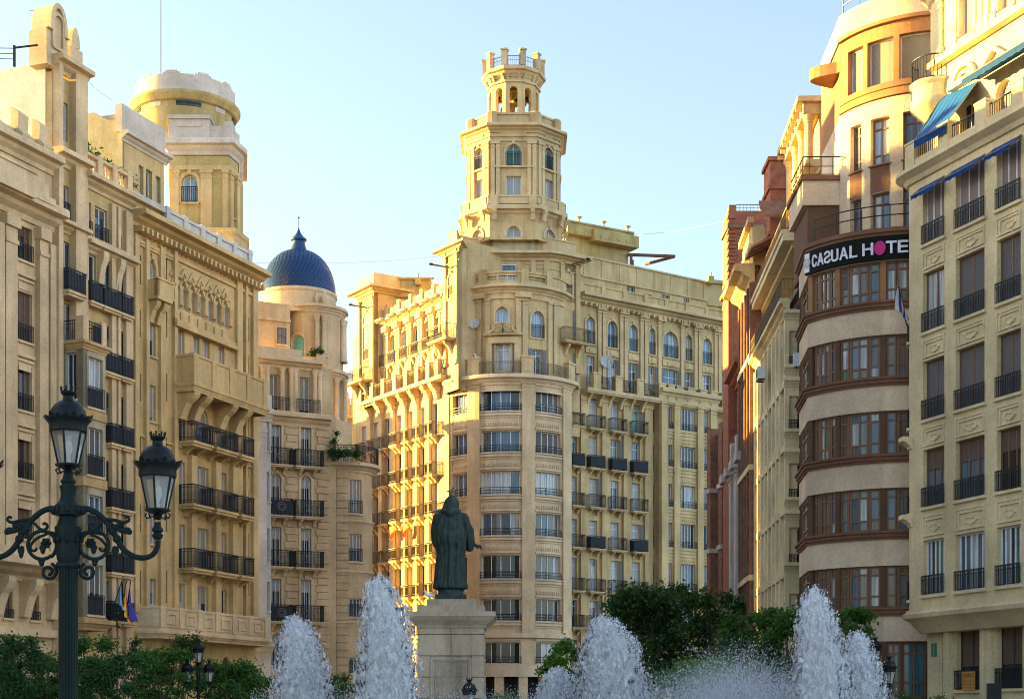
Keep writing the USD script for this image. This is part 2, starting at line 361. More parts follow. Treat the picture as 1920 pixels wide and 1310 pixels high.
def stucco(name, c, stain=.55, amount=.75, rough=.85, courses=None):
    c = np.array(c); lo = c * np.array([.62, .58, .52])
    nodes = {'g': ('geometry', {}), 'm': ('mapping', {'scale': (1, 1, .1)}),
        'n': ('noise_texture', {'scale': 1.6, 'detail': 6.0, 'roughness': .62}), 'r': ('rgb_ramp', {'ramp': [(.47, (0, 0, 0)), (.66, (amount,) * 3)]}),
        'n2': ('noise_texture', {'scale': .45, 'detail': 5.0, 'roughness': .6}), 'r2': ('rgb_ramp', {'ramp': [(.35, c * .78), (.66, np.minimum(c * 1.14, .9))]}),
        'n3': ('noise_texture', {'scale': 9.0, 'detail': 5.0, 'roughness': .7}), 'r3': ('rgb_ramp', {'ramp': [(.3, (.80,) * 3), (.7, (1.10,) * 3)]}),
        'x': ('mix', {'mix_type': 'mix', 'color2': lo}), 'y': ('mix', {'mix_type': 'multiply', 'fac': 1.0}),
        'n4': ('noise_texture', {'scale': 40.0, 'detail': 3.0}), 'u': ('bump', {'strength': .35, 'distance': .02}),
        'p': ('principled_bsdf', {'roughness': rough, 'specular_ior_level': .25})}
    links = [('g.position', 'm.vector'), ('m.vector', 'n.vector'), ('n.fac', 'r.fac'), ('g.position', 'n2.vector'), ('n2.fac', 'r2.fac'), ('r.color', 'x.fac'), ('r2.color', 'x.color1'),
             ('g.position', 'n3.vector'), ('n3.fac', 'r3.fac'), ('x.color', 'y.color1'), ('r3.color', 'y.color2'), ('y.color', 'p.base_color'), ('g.position', 'n4.vector'), ('n4.fac', 'u.height'), ('u.normal', 'p.normal')]
    look(name, nodes, links, 'p.BSDF')
def glass(name, c, rough=.04, spec=.6):
    look(name, {'g': ('geometry', {}), 'n': ('noise_texture', {'scale': .8, 'detail': 1.0}), 'u': ('bump', {'strength': .12, 'distance': .05}), 'w': ('noise_texture', {'scale': 1.1, 'detail': 2.0}),
                'mp': ('mapping', {'scale': (9, 9, .4)}), 'r': ('rgb_ramp', {'ramp': [(.35, [x * .55 for x in c]), (.65, [x * 1.3 for x in c])]}),
                'p': ('principled_bsdf', {'roughness': rough, 'specular_ior_level': spec, 'ior': 1.5})},
         [('g.position', 'n.vector'), ('n.fac', 'u.height'), ('u.normal', 'p.normal'), ('g.position', 'mp.vector'), ('mp.vector', 'w.vector'), ('w.fac', 'r.fac'), ('r.color', 'p.base_color')], 'p.BSDF')
def slats(name, c, pitch=16.0, rough=.6):
    look(name, {'g': ('geometry', {}), 'w': ('wave_texture', {'wave_type': 'bands', 'bands_direction': 'z', 'scale': pitch}), 'r': ('rgb_ramp', {'ramp': [(.2, [x * .72 for x in c]), (.5, c)]}), 'u': ('bump', {'strength': .6, 'distance': .03}),
                'p': ('principled_bsdf', {'roughness': rough, 'specular_ior_level': .3})},
         [('g.position', 'w.vector'), ('w.fac', 'r.fac'), ('w.fac', 'u.height'), ('u.normal', 'p.normal'), ('r.color', 'p.base_color')], 'p.BSDF')
stucco('cream', (.60, .425, .215))
stucco('cream_trim', (.63, .455, .25), amount=.45)
stucco('pinkish', (.65, .47, .28), amount=.4)
stucco('pink_trim', (.67, .50, .33), amount=.4)
stucco('left_cream', (.67, .485, .29), amount=.55)
stucco('left_trim', (.68, .50, .30), amount=.4)
stucco('ochre', (.52, .385, .165))
stucco('ochre_pale', (.63, .435, .205), amount=.5)
stucco('slab_ochre', (.52, .34, .16), amount=.4)
stucco('white_wall', (.60, .59, .58), amount=.3)
stucco('white_stone', (.58, .55, .52), amount=.4)
stucco('rose_white', (.62, .52, .44), amount=.3)
stucco('sandstone', (.60, .43, .25), amount=.5)
stucco('sand_trim', (.66, .49, .31), amount=.4)
stucco('hotel_cream', (.66, .50, .35), amount=.15)
stucco('hotel_orange', (.34, .165, .075), amount=.2)
stucco('hotel_brown', (.13, .068, .038), amount=.2)
stucco('terracotta', (.20, .095, .06), amount=.2)
stucco('right_cream', (.67, .53, .31), amount=.25)
stucco('right_trim', (.69, .56, .34), amount=.25)
stucco('grey_stone', (.50, .45, .41), amount=.4)
stucco('old_wall', (.49, .41, .27), amount=.8)
stucco('greenish', (.56, .41, .19), amount=.6)
stucco('oriel_grey', (.42, .36, .25), amount=.5)
stucco('dark_stone', (.17, .15, .13), amount=.3)
stucco('travertine', (.38, .29, .21), amount=.75)
stucco('travertine_rough', (.30, .235, .175), amount=.9)
plain('white_paint', (.66, .66, .68), .45); plain('brown_wood', (.18, .085, .045), .5); plain('grey_wood', (.30, .28, .28), .6); plain('black_metal', (.02, .02, .022), .5)
plain('iron', (.014, .015, .018), .55, .3); plain('iron_light', (.16, .16, .17), .5); plain('iron_brown', (.13, .085, .05), .7)
plain('screen_dark', (.025, .032, .045), .7); plain('screen_brown', (.06, .05, .045), .7)
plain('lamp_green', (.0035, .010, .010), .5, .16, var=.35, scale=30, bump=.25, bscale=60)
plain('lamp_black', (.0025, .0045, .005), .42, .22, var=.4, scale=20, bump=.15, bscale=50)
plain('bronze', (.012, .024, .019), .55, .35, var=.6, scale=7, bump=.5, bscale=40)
plain('pigeon_grey', (.09, .09, .10), .8, var=.5, scale=25); plain('pigeon_white', (.6, .6, .6), .8)
plain('awning_blue', (.004, .065, .27), .7, .2); plain('flag_red', (.62, .03, .02), .8); plain('flag_yellow', (.80, .50, .03), .8); plain('flag_blue', (.03, .04, .34), .8); plain('flag_sky', (.16, .34, .55), .8); plain('flag_dark', (.012, .022, .02), .8); plain('flag_white', (.62, .62, .66), .8)
plain('sign_black', (.008, .009, .008), .65, .1); plain('sign_white', (.68, .66, .76), .5); plain('sign_magenta', (.55, .008, .20), .5); plain('paper_white', (.75, .74, .76), .7); plain('paper_red', (.5, .05, .05), .7); plain('board_orange', (.45, .20, .04), .7)
plain('plastic_white', (.6, .6, .6), .5); plain('ac_dark', (.05, .05, .05), .6); plain('dish_grey', (.45, .44, .42), .6); plain('roof_grey', (.22, .20, .18), .9)
plain('bark', (.09, .065, .045), .9, var=.4, bump=.6); plain('fern', (.06, .11, .025), .7); plain('brick_red', (.27, .085, .045), .85, var=.25, scale=3, bump=.4, bscale=14)
plain('brick_dark', (.19, .09, .055), .85, var=.25, scale=3, bump=.4, bscale=14); plain('pink_board', (.35, .16, .13), .8); plain('turquoise', (.13, .45, .42), .6)
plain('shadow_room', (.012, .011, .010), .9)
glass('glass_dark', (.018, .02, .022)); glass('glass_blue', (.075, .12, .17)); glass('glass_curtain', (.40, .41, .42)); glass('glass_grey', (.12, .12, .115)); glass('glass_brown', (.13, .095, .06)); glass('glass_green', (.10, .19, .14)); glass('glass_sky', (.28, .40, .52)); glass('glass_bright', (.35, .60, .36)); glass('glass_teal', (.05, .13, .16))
slats('shutter_white', (.56, .55, .56)); slats('shutter_grey', (.27, .25, .26)); slats('blind_brown', (.16, .11, .085), 14); slats('blind_grey', (.17, .155, .15), 12); slats('blind_pink', (.34, .25, .22), 12); slats('blind_beige', (.40, .35, .29), 12)
look('lamp_glass', {'f': ('fresnel', {'IOR': 1.45}), 't': ('transparent_bsdf', {'color': (.80, .80, .78)}), 'g': ('glossy_bsdf', {'roughness': .12, 'color': (.8, .8, .8)}), 'd': ('diffuse_bsdf', {'color': (.45, .43, .40)}),
     'm': ('mix_closure', {}), 'm2': ('mix_closure', {'fac': .28})}, [('f.fac', 'm.fac'), ('t.BSDF', 'm.closure1'), ('g.BSDF', 'm.closure2'), ('m.closure', 'm2.closure1'), ('d.BSDF', 'm2.closure2')], 'm2.closure')
def leaves(name, c, c2):
    look(name, {'g': ('geometry', {}), 'r': ('rgb_ramp', {'ramp': [(0, c), (1, c2)]}), 'p': ('principled_bsdf', {'roughness': .5, 'specular_ior_level': .35}), 't': ('translucent_bsdf', {}), 'm': ('mix_closure', {'fac': .3})},
         [('g.random_per_island', 'r.fac'), ('r.color', 'p.base_color'), ('r.color', 't.color'), ('p.BSDF', 'm.closure1'), ('t.BSDF', 'm.closure2')], 'm.closure')
leaves('leaf_dark', (.035, .10, .025), (.10, .20, .05)); leaves('leaf_mid', (.06, .145, .022), (.14, .26, .05)); leaves('leaf_bright', (.09, .20, .02), (.22, .34, .06)); leaves('leaf_olive', (.05, .075, .015), (.13, .14, .04))
look('foam', {'g': ('geometry', {}), 'n': ('noise_texture', {'scale': 7.0, 'detail': 6.0, 'roughness': .7}), 'u': ('bump', {'strength': .8, 'distance': .06}), 'r': ('rgb_ramp', {'ramp': [(.30, (.40, .42, .52)), (.60, (.84, .84, .92))]}),
     'p': ('principled_bsdf', {'roughness': .25, 'specular_ior_level': .5, 'transmission_weight': .0}), 't': ('translucent_bsdf', {'color': (.72, .73, .84)}), 'm': ('mix_closure', {'fac': .45})},
     [('g.position', 'n.vector'), ('n.fac', 'u.height'), ('n.fac', 'r.fac'), ('r.color', 'p.base_color'), ('u.normal', 'p.normal'), ('p.BSDF', 'm.closure1'), ('t.BSDF', 'm.closure2')], 'm.closure')
for nm, lo, hi in (('foam_core', .28, .37), ('foam_veil', .49, .56), ('foam_lace', .55, .61)):
    look(nm, {'g': ('geometry', {}), 'mp': ('mapping', {'scale': (1, 1, .45)}), 'h': ('noise_texture', {'scale': 11.0, 'detail': 6.0, 'roughness': .65}), 'hr': ('rgb_ramp', {'ramp': [(lo, (0, 0, 0)), (hi, (1, 1, 1))]}), 'n': ('noise_texture', {'scale': 26.0, 'detail': 4.0, 'roughness': .7}), 'u': ('bump', {'strength': .7, 'distance': .03}),
        'r': ('rgb_ramp', {'ramp': [(.28, (.68, .67, .70)), (.5, (.97, .96, .97))]}), 'p': ('principled_bsdf', {'roughness': .3, 'specular_ior_level': .5}), 't': ('translucent_bsdf', {'color': (.95, .94, .96)}), 'm': ('mix_closure', {'fac': .28}), 'c': ('transparent_bsdf', {}), 'f': ('mix_closure', {})},
        [('g.position', 'mp.vector'), ('mp.vector', 'h.vector'), ('h.fac', 'hr.fac'), ('g.position', 'n.vector'), ('n.fac', 'u.height'), ('n.fac', 'r.fac'), ('r.color', 'p.base_color'), ('u.normal', 'p.normal'), ('p.BSDF', 'm.closure1'), ('t.BSDF', 'm.closure2'), ('hr.color', 'f.fac'), ('c.BSDF', 'f.closure1'), ('m.closure', 'f.closure2')], 'f.closure')
look('droplet', {'p': ('principled_bsdf', {'base_color': (.85, .86, .93), 'roughness': .1}), 't': ('translucent_bsdf', {'color': (.9, .9, .95)}), 'm': ('mix_closure', {'fac': .5})}, [('p.BSDF', 'm.closure1'), ('t.BSDF', 'm.closure2')], 'm.closure')
look('dome_tile', {'g': ('geometry', {}), 'r': ('rgb_ramp', {'ramp': [(0, (.010, .032, .10)), (1, (.028, .070, .18))]}), 'p': ('principled_bsdf', {'roughness': .28, 'specular_ior_level': .6})},
     [('g.random_per_island', 'r.fac'), ('r.color', 'p.base_color')], 'p.BSDF')
plain('dome_base', (.012, .045, .13), .4)
plain('asphalt', (.05, .05, .052), .9, var=.3, scale=2, bump=.4, bscale=60); plain('paving', (.46, .42, .36), .85, var=.2, scale=1.5, bump=.3, bscale=40); plain('kerb_stone', (.32, .30, .27), .85); plain('road_paint', (.75, .74, .70), .8)
look('water', {'g': ('geometry', {}), 'n': ('noise_texture', {'scale': 5.0, 'detail': 3.0}), 'u': ('bump', {'strength': .5, 'distance': .05}), 'p': ('principled_bsdf', {'base_color': (.05, .08, .09), 'roughness': .06, 'specular_ior_level': .5})},
     [('g.position', 'n.vector'), ('n.fac', 'u.height'), ('u.normal', 'p.normal')], 'p.BSDF')
plain('spectral_glass', (.1, .1, .1), .1)
# ------------------------------------------------------------------ central corner building with the tower
Cc = np.array([PX(955, 119) , 124.5]); YB = 119.0
C = Thing('corner_tower_building', 'cream corner apartment building with curved bay front and tall octagonal tower behind the statue', 'building', (Cc[0], Cc[1], 0))
C.trim = 'cream_trim'
def ztab(Y): return lambda py: PZ(py, Y)
zb = ztab(119.3)
bay = Arc(Cc, 5.5)
uL, uR = -5.5 * math.radians(57), 5.5 * math.radians(60)
rows = [(731, 771), (807, 848), (883, 927), (961, 1004), (1039.5, 1085), (1122, 1164), (1203, 1244)]
zl = zb(704)                                          # terrace level
holes = []
for k, (t, b) in enumerate(rows):
    for a, e, nv in ((846.5, 876, 3), (902, 976, 4), (1005, 1051, 4)):
        holes.append(dict(u0=bay.u(a), u1=bay.u(e), z0=zb(b), z1=zb(t), nv=nv))
wall(C, bay, (uL, uR, zb(1268), zl - .3), holes, 'pinkish', .34)
for h in holes: window(C, bay, h, panes='mix', depth=.34, rail='bars3', sill=True, surmat='pink_trim', fw=.075, bp=.15, blind='blind_grey')
mb = MB()
for a, e in ((828, 845), (878, 900), (978.5, 1002), (1053.5, 1068)):
    u0, u1 = max(uL, bay.u(a) if a > 830 else uL), min(uR, bay.u(e) if e < 1066 else uR)
    pilaster(mb, bay, u0, u1, zb(1195), zl - .45, .16)
C.part('pilaster', mb, 'pinkish')
for a, e in ((846.5, 876), (902, 976), (1005, 1051)):
    u0, u1 = bay.u(a), bay.u(e)
    for k in range(6):
        zt, zbm = zb(rows[k][1]), zb(rows[k + 1][0]); hgt = zt - zbm
        mb = MB(); strip(mb, bay, u0 - .1, u1 + .1, zt - .34, .16, .1); strip(mb, bay, u0 - .05, u1 + .05, zt - .50, .06, .06); strip(mb, bay, u0 - .05, u1 + .05, zbm + .12, .1, .09)
        sp = C.part('spandrel', mb, 'pink_trim')
        mb = MB()
        for q in np.arange(u0 + .12, u1 - .05, .2): mb.box(bay, q - .07, q + .07, -.01, .05, zbm + .36, zbm + .62); mb.box(bay, q - .03, q + .03, .04, .07, zbm + .4, zbm + .58)
        C.part('frieze', mb, 'pink_trim', sp)
mb = MB(); corn(mb, bay, uL - .3, uR + .3, zl - .75, .75, .62); strip(mb, bay, uL, uR, zl - 1.25, .12, .12); strip(mb, bay, uL, uR, zb(1195), .35, .22); strip(mb, bay, uL, uR, zb(1268), .9, .12)
mb.poly(Plane((0, 0), (1, 0)), Polygon(), 0)
top = np.vstack([bay.path(uL - .3, uR + .3, .55), [Cc + (6.5, 6)], [Cc + (-6, 6)]]); mb.prism(top, zl - .2, zl - .004)
C.part('cornice', mb, 'pink_trim', smooth=40)
# recessed ground floor under the bay
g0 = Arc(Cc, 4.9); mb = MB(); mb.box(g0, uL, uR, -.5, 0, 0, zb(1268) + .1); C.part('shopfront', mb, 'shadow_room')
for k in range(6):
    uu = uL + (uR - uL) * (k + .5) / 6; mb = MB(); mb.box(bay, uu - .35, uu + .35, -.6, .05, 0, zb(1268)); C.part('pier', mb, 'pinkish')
# wings
tL = np.array([-.56, .83]); tR = np.array([.82, .57])
eL = np.array([PX(843, 121.5), 121.5]); eR = np.array([PX(1086, 124.3), 124.3])
Cl = Plane(eL + tL * 17.2, -tL); Cr = Plane(eR, tR)
UL0, UL1 = Cl.u(672), Cl.u(843); UR0, UR1 = Cr.u(1062), Cr.u(1366) + 14
zr = lambda py, px=1118: Cr.z(px, py)
zw = lambda py, px=748: Cl.z(px, py)
ztopR, zcR = zr(545, 1100), zr(566, 1100)
zterR = zr(733, 1118)
ztopL = zw(566, 748); zterL = zw(738, 748)
# --- right wing below terrace: columns with balconies
rh, rb = [], []
dr = [(745, 806), (820, 880), (897, 953), (976, 1030), (1048, 1110), (1126, 1178), (1200, 1255)]
for px, pr in ((1111, 0), (1151.5, 0), (1191.5, 0)):
    uc = Cr.u(px)
    for k, (t, b) in enumerate(dr):
        z0, z1 = zr(b), zr(t); rh.append(Wu(uc, .95, z0, z1, shutters='shutter_grey' if (k + int(px)) % 3 == 0 else None)); rb.append((uc, z0, k))
for px in (1226,):
    for k, (t, b) in enumerate(dr): rh.append(Wu(Cr.u(px), .62, zr(b - 10), zr(t), nv=1))
for k, (t, b) in enumerate(dr): rh.append(Wu(Cr.u(1076), .6, zr(b), zr(t), nv=1)); rb.append((Cr.u(1078), zr(b), k))
uB0, uB1 = Cr.u(1234), Cr.u(1343)
wall(C, Cr, (UR0, UR1, 0, zterR), rh, 'cream', .3)
for h in rh: window(C, Cr, h, panes='cool', blind='shutter_white', bp=.55, bfix=1.0, nh=(.78,), depth=.3, surmat='cream_trim', sill=False)
for i, (uc, z, k) in enumerate(rb):
    balcony(C, Cr, uc - .8, uc + .8 if uc > Cr.u(1090) else uc + .5, z, .8, 1.0, panel='screen_dark' if k == 1 or (k == 3 and i % 2) else None, cons=2, consh=.4)
mb = MB()
for px in (1094, 1134, 1174, 1214):
    u = Cr.u(px); mb.box(Cr, u - .42, u + .42, -.01, .22, 4, zterR - .9); mb.box(Cr, u - .48, u + .48, -.01, .3, zterR - .9, zterR - .5)
C.part('pilaster', mb, 'cream')
for px in (1111, 1151, 1191):
    mb = MB(); u = Cr.u(px)
    for s in (-.6, .6): console(mb, Cr, u + s, .24, .8, zterR - .25, 1.0)
    C.part('console', mb, 'cream_trim')
# projecting block of the right wing
Cb = Cr.off(.75); zbk = Cr.z(1285, 752) ; bh = []
kk = [(766, 808), (837, 878), (910, 953), (982, 1028), (1057, 1106), (1132, 1178), (1204, 1250)]
for a, e, nv in ((1252.5, 1260.5, 1), (1275, 1304, 5), (1319, 1328, 1)):
    um0, um1 = Cb.u(a), Cb.u(e)
    for t, b in kk: bh.append(dict(u0=um0, u1=um1, z0=Cb.z(1287, b), z1=Cb.z(1287, t), nv=nv))
wall(C, Cb, (Cb.u(1237), Cb.u(1345), 0, zbk), bh, 'cream', .3)
for h in bh: window(C, Cb, h, panes='cool', depth=.3, rail='bars3', surmat='cream_trim')
mb = MB()
for a, e in ((1238, 1250.5), (1262, 1273), (1306, 1317), (1330, 1341)): pilaster(mb, Cb, Cb.u(a), Cb.u(e), 4, zbk - .5, .2)
C.part('pilaster', mb, 'cream')
for a, e in ((1252, 1261), (1275, 1304), (1319, 1328.5)):
    for k in range(6):
        zt, zz = Cb.z(1287, kk[k][1]), Cb.z(1287, kk[k + 1][0]); mb = MB(); u0, u1 = Cb.u(a), Cb.u(e)
        for q in (.2, .45, .75): strip(mb, Cb, u0 - .05, u1 + .05, zt - q, .1, .07)
        for q in np.arange(u0 + .1, u1, .22): mb.box(Cb, q - .07, q + .07, -.01, .05, zz + .2, zz + .38)
        C.part('spandrel', mb, 'cream_trim')
mb = MB(); corn(mb, Cb, Cb.u(1236), Cb.u(1346), zbk - .3, .9, .5); mb.box(Cb, Cb.u(1236), Cb.u(1346), -.9, .0, zbk + .3, zbk + .6); mb.box(Cb, Cb.u(1237), Cb.u(1237) + .25, -.8, -.02, 4, zbk); mb.box(Cb, Cb.u(1345) - .25, Cb.u(1345), -.8, -.02, 4, zbk)
C.part('cornice', mb, 'cream_trim')
# terrace of the right wing with pedestals and railings
mb = MB(); mb.box(Cr, Cr.u(1089), UR1, -.1, .95, zterR - .28, zterR); corn(mb, Cr, Cr.u(1089), UR1, zterR - .65, .38, .9); C.part('terrace', mb, 'cream_trim')
pts = [1107, 1148, 1188, 1229, 1246, 1262, 1283, 1306, 1326, 1347, 1368]
for i, px in enumerate(pts):
    u = Cr.u(px); mb = MB(); mb.box(Cr, u - .36, u + .36, .42, .92, zterR - .002, zterR + 1.15); mb.box(Cr, u - .42, u + .42, .38, .97, zterR + 1.15, zterR + 1.27); mb.box(Cr, u - .24, u + .24, .91, .94, zterR + .2, zterR + .95); C.part('pedestal', mb, 'cream_trim')
    if i: 
        r = MB(); r.rail(Cr.path(Cr.u(pts[i - 1]) + .36, u - .36, .8), zterR, 1.0, mid=(.86,)); C.part('railing', r, 'iron')
# upper storeys of the right wing: shuttered doors, arched windows, double pilasters
arcs = [(1099, 1115), (1139, 1157), (1179, 1195), (1217, 1228), (1243, 1271), (1285, 1297), (1317, 1334), (1355, 1366)]
up = []; za0, za1, zd1 = zr(645, 1107), zr(595, 1107), zr(667, 1107)
for a, e in arcs:
    a_, e_ = Cr.u(a), Cr.u(e); w = e_ - a_; nv = 4 if w > 1.6 else 2
    up.append(dict(u0=a_, u1=e_, z0=za0, z1=za1, arch=True, nv=nv, rail=1.0, sur=.16)); up.append(dict(u0=a_ + .03, u1=e_ - .03, z0=zterR + .02, z1=zd1, nv=2, nh=(.75,), shutters='shutter_grey' if rng.random() < .6 else None))
k = UR1 - 13
while k < UR1 - 1: up.append(Wu(k + .6, 1.1, za0, za1, arch=True, rail=1.0, sur=.16)); k += 2.4
wall(C, Cr, (UR0, UR1, zterR, zcR + .5), up, 'cream', .3)
for h in up: window(C, Cr, h, panes='sky' if h.get('arch') else 'cool', depth=.3, surmat='cream_trim', sill=bool(h.get('arch')))
mb = MB()
for i in range(len(arcs) - 1):
    m = (Cr.u(arcs[i][1]) + Cr.u(arcs[i + 1][0])) / 2; g = Cr.u(arcs[i + 1][0]) - Cr.u(arcs[i][1])
    for s in ((-.24, .24) if g > 1.0 else (0,)): pilaster(mb, Cr, m + s - .17, m + s + .17, zterR + .3, zcR - .5, .16)
C.part('pilaster', mb, 'cream_trim')
for a, e in arcs:
    mb = MB(); m = (Cr.u(a) + Cr.u(e)) / 2; w = (Cr.u(e) - Cr.u(a)) / 2
    mb.box(Cr, m - w - .1, m + w + .1, -.01, .12, za0 - .75, za0 - .3); mb.box(Cr, m - w * .5, m + w * .5, .1, .16, za0 - .68, za0 - .36); C.part('panel', mb, 'cream_trim')
mb = MB(); dentils(mb, Cr, Cr.u(1088), UR1, zcR - .08, .16, .55, .42, .26); C.part('modillions', mb, 'cream_trim')
mb = MB(); corn(mb, Cr, Cr.u(1086), UR1, zcR - .1, .75, .75)
for i in range(len(arcs)): 
    m = Cr.u(arcs[i][1]) + .6; strip(mb, Cr, m - .45, m + .45, zcR - .5, .38, .35)
C.part('cornice', mb, 'cream_trim')
mb = MB(); mb.box(Cr, Cr.u(1086), UR1, -.35, -.05, zcR + .5, ztopR + .5); mb.box(Cr, Cr.u(1086), UR1, -.4, .02, ztopR + .5, ztopR + .62)
u = Cr.u(1090)
while u < UR1: mb.box(Cr, u - .2, u + .2, -.4, .05, zcR + .5, ztopR + .68); u += 2.25
C.part('parapet', mb, 'cream')
# set-back top storey of the right wing
Cs = Cr.off(-3.2); zs0, zs1 = zcR + .3, Cs.z(1180, 497); sh = [Wd(Cs, a, e, t, b, nv=2) for a, e, t, b in ((1140, 1150, 540, 560), (1176, 1191, 537, 551), (1212, 1222, 552, 570), (1242, 1256, 553, 568), (1282, 1292, 560, 575))]
wall(C, Cs, (Cs.u(1068), Cs.u(1327), zs0, zs1), sh, 'cream', .25)
for h in sh: window(C, Cs, h, panes='dark', depth=.25, sill=False)
mb = MB(); zz = Cs.z(1180, 536); strip(mb, Cs, Cs.u(1090), Cs.u(1327), zz, .12, .12)
u = Cs.u(1095)
while u < Cs.u(1325): mb.box(Cs, u - .04, u + .04, -.01, .04, zz, zs1); u += 1.9
strip(mb, Cs, Cs.u(1068), Cs.u(1327), zs1 - .12, .14, .1); C.part('joint_mouldings', mb, 'cream_trim')
Cs2 = Plane(Cs.xy(Cs.u(1327)), -Cs.n); w2 = MB(); q0 = Cs.xy(Cs.u(1327)); 
mb = MB(); e2 = Plane(q0, Cs.n * np.array([1, 1]) * .25 + Cs.d); mb.box(e2, 0, 8, -6, 0, zs0, zs1 + .1); strip(mb, e2, 0, 8, zs1 - .1, .3, .2); strip(mb, e2, 0, 8, zs1 - 2.1, .2, .15); C.part('roof_wing', mb, 'cream')
# --- left wing (sunlit street side)
lc = [683, 705.5, 726.5, 748.5, 771, 792.5, 816]
lz = [(742, 836), (840, 908), (910, 979), (982, 1052), (1055, 1127), (1130, 1200)]
lz = [(zw(b - 58, 748), zw(b, 748)) for b in (836, 908, 979, 1052, 1124, 1196, 1266)]
lh = []
for px in lc:
    for z1, z0 in lz: lh.append(Wu(Cl.u(px), .95, z0, z1, nv=2))
wall(C, Cl, (UL0 - 1, UL1 + .4, 0, zterL), lh, 'cream', .3)
for h in lh: window(C, Cl, h, panes='mix', depth=.3, blind='shutter_white', bp=.4, bfix=1.0, surmat='cream_trim', sill=False)
for px in lc:
    for z1, z0 in lz: balcony(C, Cl, Cl.u(px) - .6, Cl.u(px) + .6, z0, .7, 1.0, cons=2, consh=.45, railmat='iron_brown' if px > 700 else 'iron')
mb = MB()
for i in range(len(lc) - 1):
    m = Cl.u((lc[i] + lc[i + 1]) / 2 + .5); mb.box(Cl, m - .3, m + .3, -.01, .24, 0, zterL - 1.2); mb.box(Cl, m - .36, m + .36, -.01, .3, zterL - 1.2, zterL - .9)
C.part('pilaster', mb, 'cream_trim')
for px in [*lc[1:], 832]:
    mb = MB(); u = Cl.u(px - 10)
    console(mb, Cl, u, .5, .85, zterL - .25, 1.25); mb.box(Cl, u - .32, u + .32, -.01, .6, zterL - .8, zterL - .62); C.part('console', mb, 'cream_trim')
mb = MB(); mb.box(Cl, Cl.u(690), UL1 + .3, -.1, 1.0, zterL - .3, zterL); C.part('terrace', mb, 'cream_trim')
lp = [693, 715, 736, 757.5, 779, 800, 821, 838]
for i, px in enumerate(lp):
    u = Cl.u(px); mb = MB(); mb.box(Cl, u - .25, u + .25, .6, .98, zterL - .002, zterL + 1.2); mb.box(Cl, u - .3, u + .3, .55, 1.02, zterL + 1.2, zterL + 1.3); C.part('pedestal', mb, 'cream_trim')
    if i: r = MB(); r.rail(Cl.path(Cl.u(lp[i - 1]) + .25, u - .25, .85), zterL, 1.0, mid=(.85,)); C.part('railing', r, 'iron_brown')
lar = [716, 737, 759, 780, 801.5, 823]; lu = []; zl0, zl1 = zw(678, 748), zw(624, 748)
for px in lar: u = Cl.u(px); lu.append(Wu(u, 1.15, zl0, zl1, arch=True, sur=.16)); lu.append(Wu(u, .95, zterL + .02, zl0 - 1.25))
zcl = zw(603, 748)
wall(C, Cl, (UL0 - 1, UL1 + .4, zterL, zcl + .4), lu, 'cream', .3)
for h in lu: window(C, Cl, h, panes='sky' if h.get('arch') else 'cool', depth=.3, surmat='cream_trim', sill=False)
for px in lar: u = Cl.u(px); balcony(C, Cl, u - .7, u + .7, zl0, .35, .95, cons=2, consh=.5, railmat='iron_brown')
mb = MB(); cap = MB()
for px in (705.5, 726.5, 748, 769.5, 790.5, 812, 830):
    u = Cl.u(px)
    for s in (-.22, .22): pilaster(mb, Cl, u + s - .15, u + s + .15, zterL + .3, zcl - .55, .2)
    strip(cap, Cl, u - .45, u + .45, zcl - .55, .5, .45); corn(cap, Cl, u - .5, u + .5, zcl - .05, .6, .95)
C.part('pilaster', mb, 'cream_trim'); C.part('pilaster_capital', cap, 'cream_trim')
mb = MB(); corn(mb, Cl, Cl.u(700), UL1, zcl - .1, .6, .7); C.part('cornice', mb, 'cream_trim')
mb = MB(); mb.box(Cl, Cl.u(700), UL1, -.35, -.05, zcl + .4, zcl + 1.55)
for px in (703, 725, 747, 769, 790, 812, 833): u = Cl.u(px); mb.box(Cl, u - .22, u + .22, -.42, .06, zcl + .4, zcl + 1.85)
C.part('parapet', mb, 'cream')
# end pavilion of the left wing
Ce = Cl.off(.8); ue0, ue1 = Ce.u(671), Ce.u(701); zpe = Ce.z(684, 556); ph = [Wu(Ce.u(687), 1.0, Ce.z(687, 675), Ce.z(687, 588), arch=True, sur=.15), Wu(Ce.u(687), .9, Ce.z(687, 735), Ce.z(687, 690))]
wall(C, Ce, (ue0, ue1, zterL - .5, zpe), ph, 'cream', .3)
for h in ph: window(C, Ce, h, panes='sky', depth=.3, rail=.9 if h.get('arch') else None, railmat='iron_brown')
balcony(C, Ce, ue0 - .6, ue1 - .2, Ce.z(687, 716), 1.1, 1.0, cons=2, consh=1.0, railmat='iron_brown')
mb = MB(); pth = np.vstack([Ce.xy(ue0, -6), Ce.path(ue0, ue1), Ce.xy(ue1, -6)]); corn_p(mb, pth, zpe, .55, .8, False); mb.prism(pth, zterL - .5, zpe + .3)
mb.sweep(pth, [(-.3, zpe + .55), (.02, zpe + .55), (.02, zpe + 1.7), (-.3, zpe + 1.7)]); pilaster(mb, Ce, ue0, ue0 + .5, zterL, zpe - .3, .15); pilaster(mb, Ce, ue1 - .5, ue1, zterL, zpe - .3, .15); C.part('end_pavilion', mb, 'cream_trim')
mb = MB(); b0, b1 = Cl.xy(Cl.u(700), -1.6), Cl.xy(Cl.u(815), -4.5); rp = Plane((PX(702, 131.5), 131.5), (1, -.05)); zt = PZ(523, 131.5)
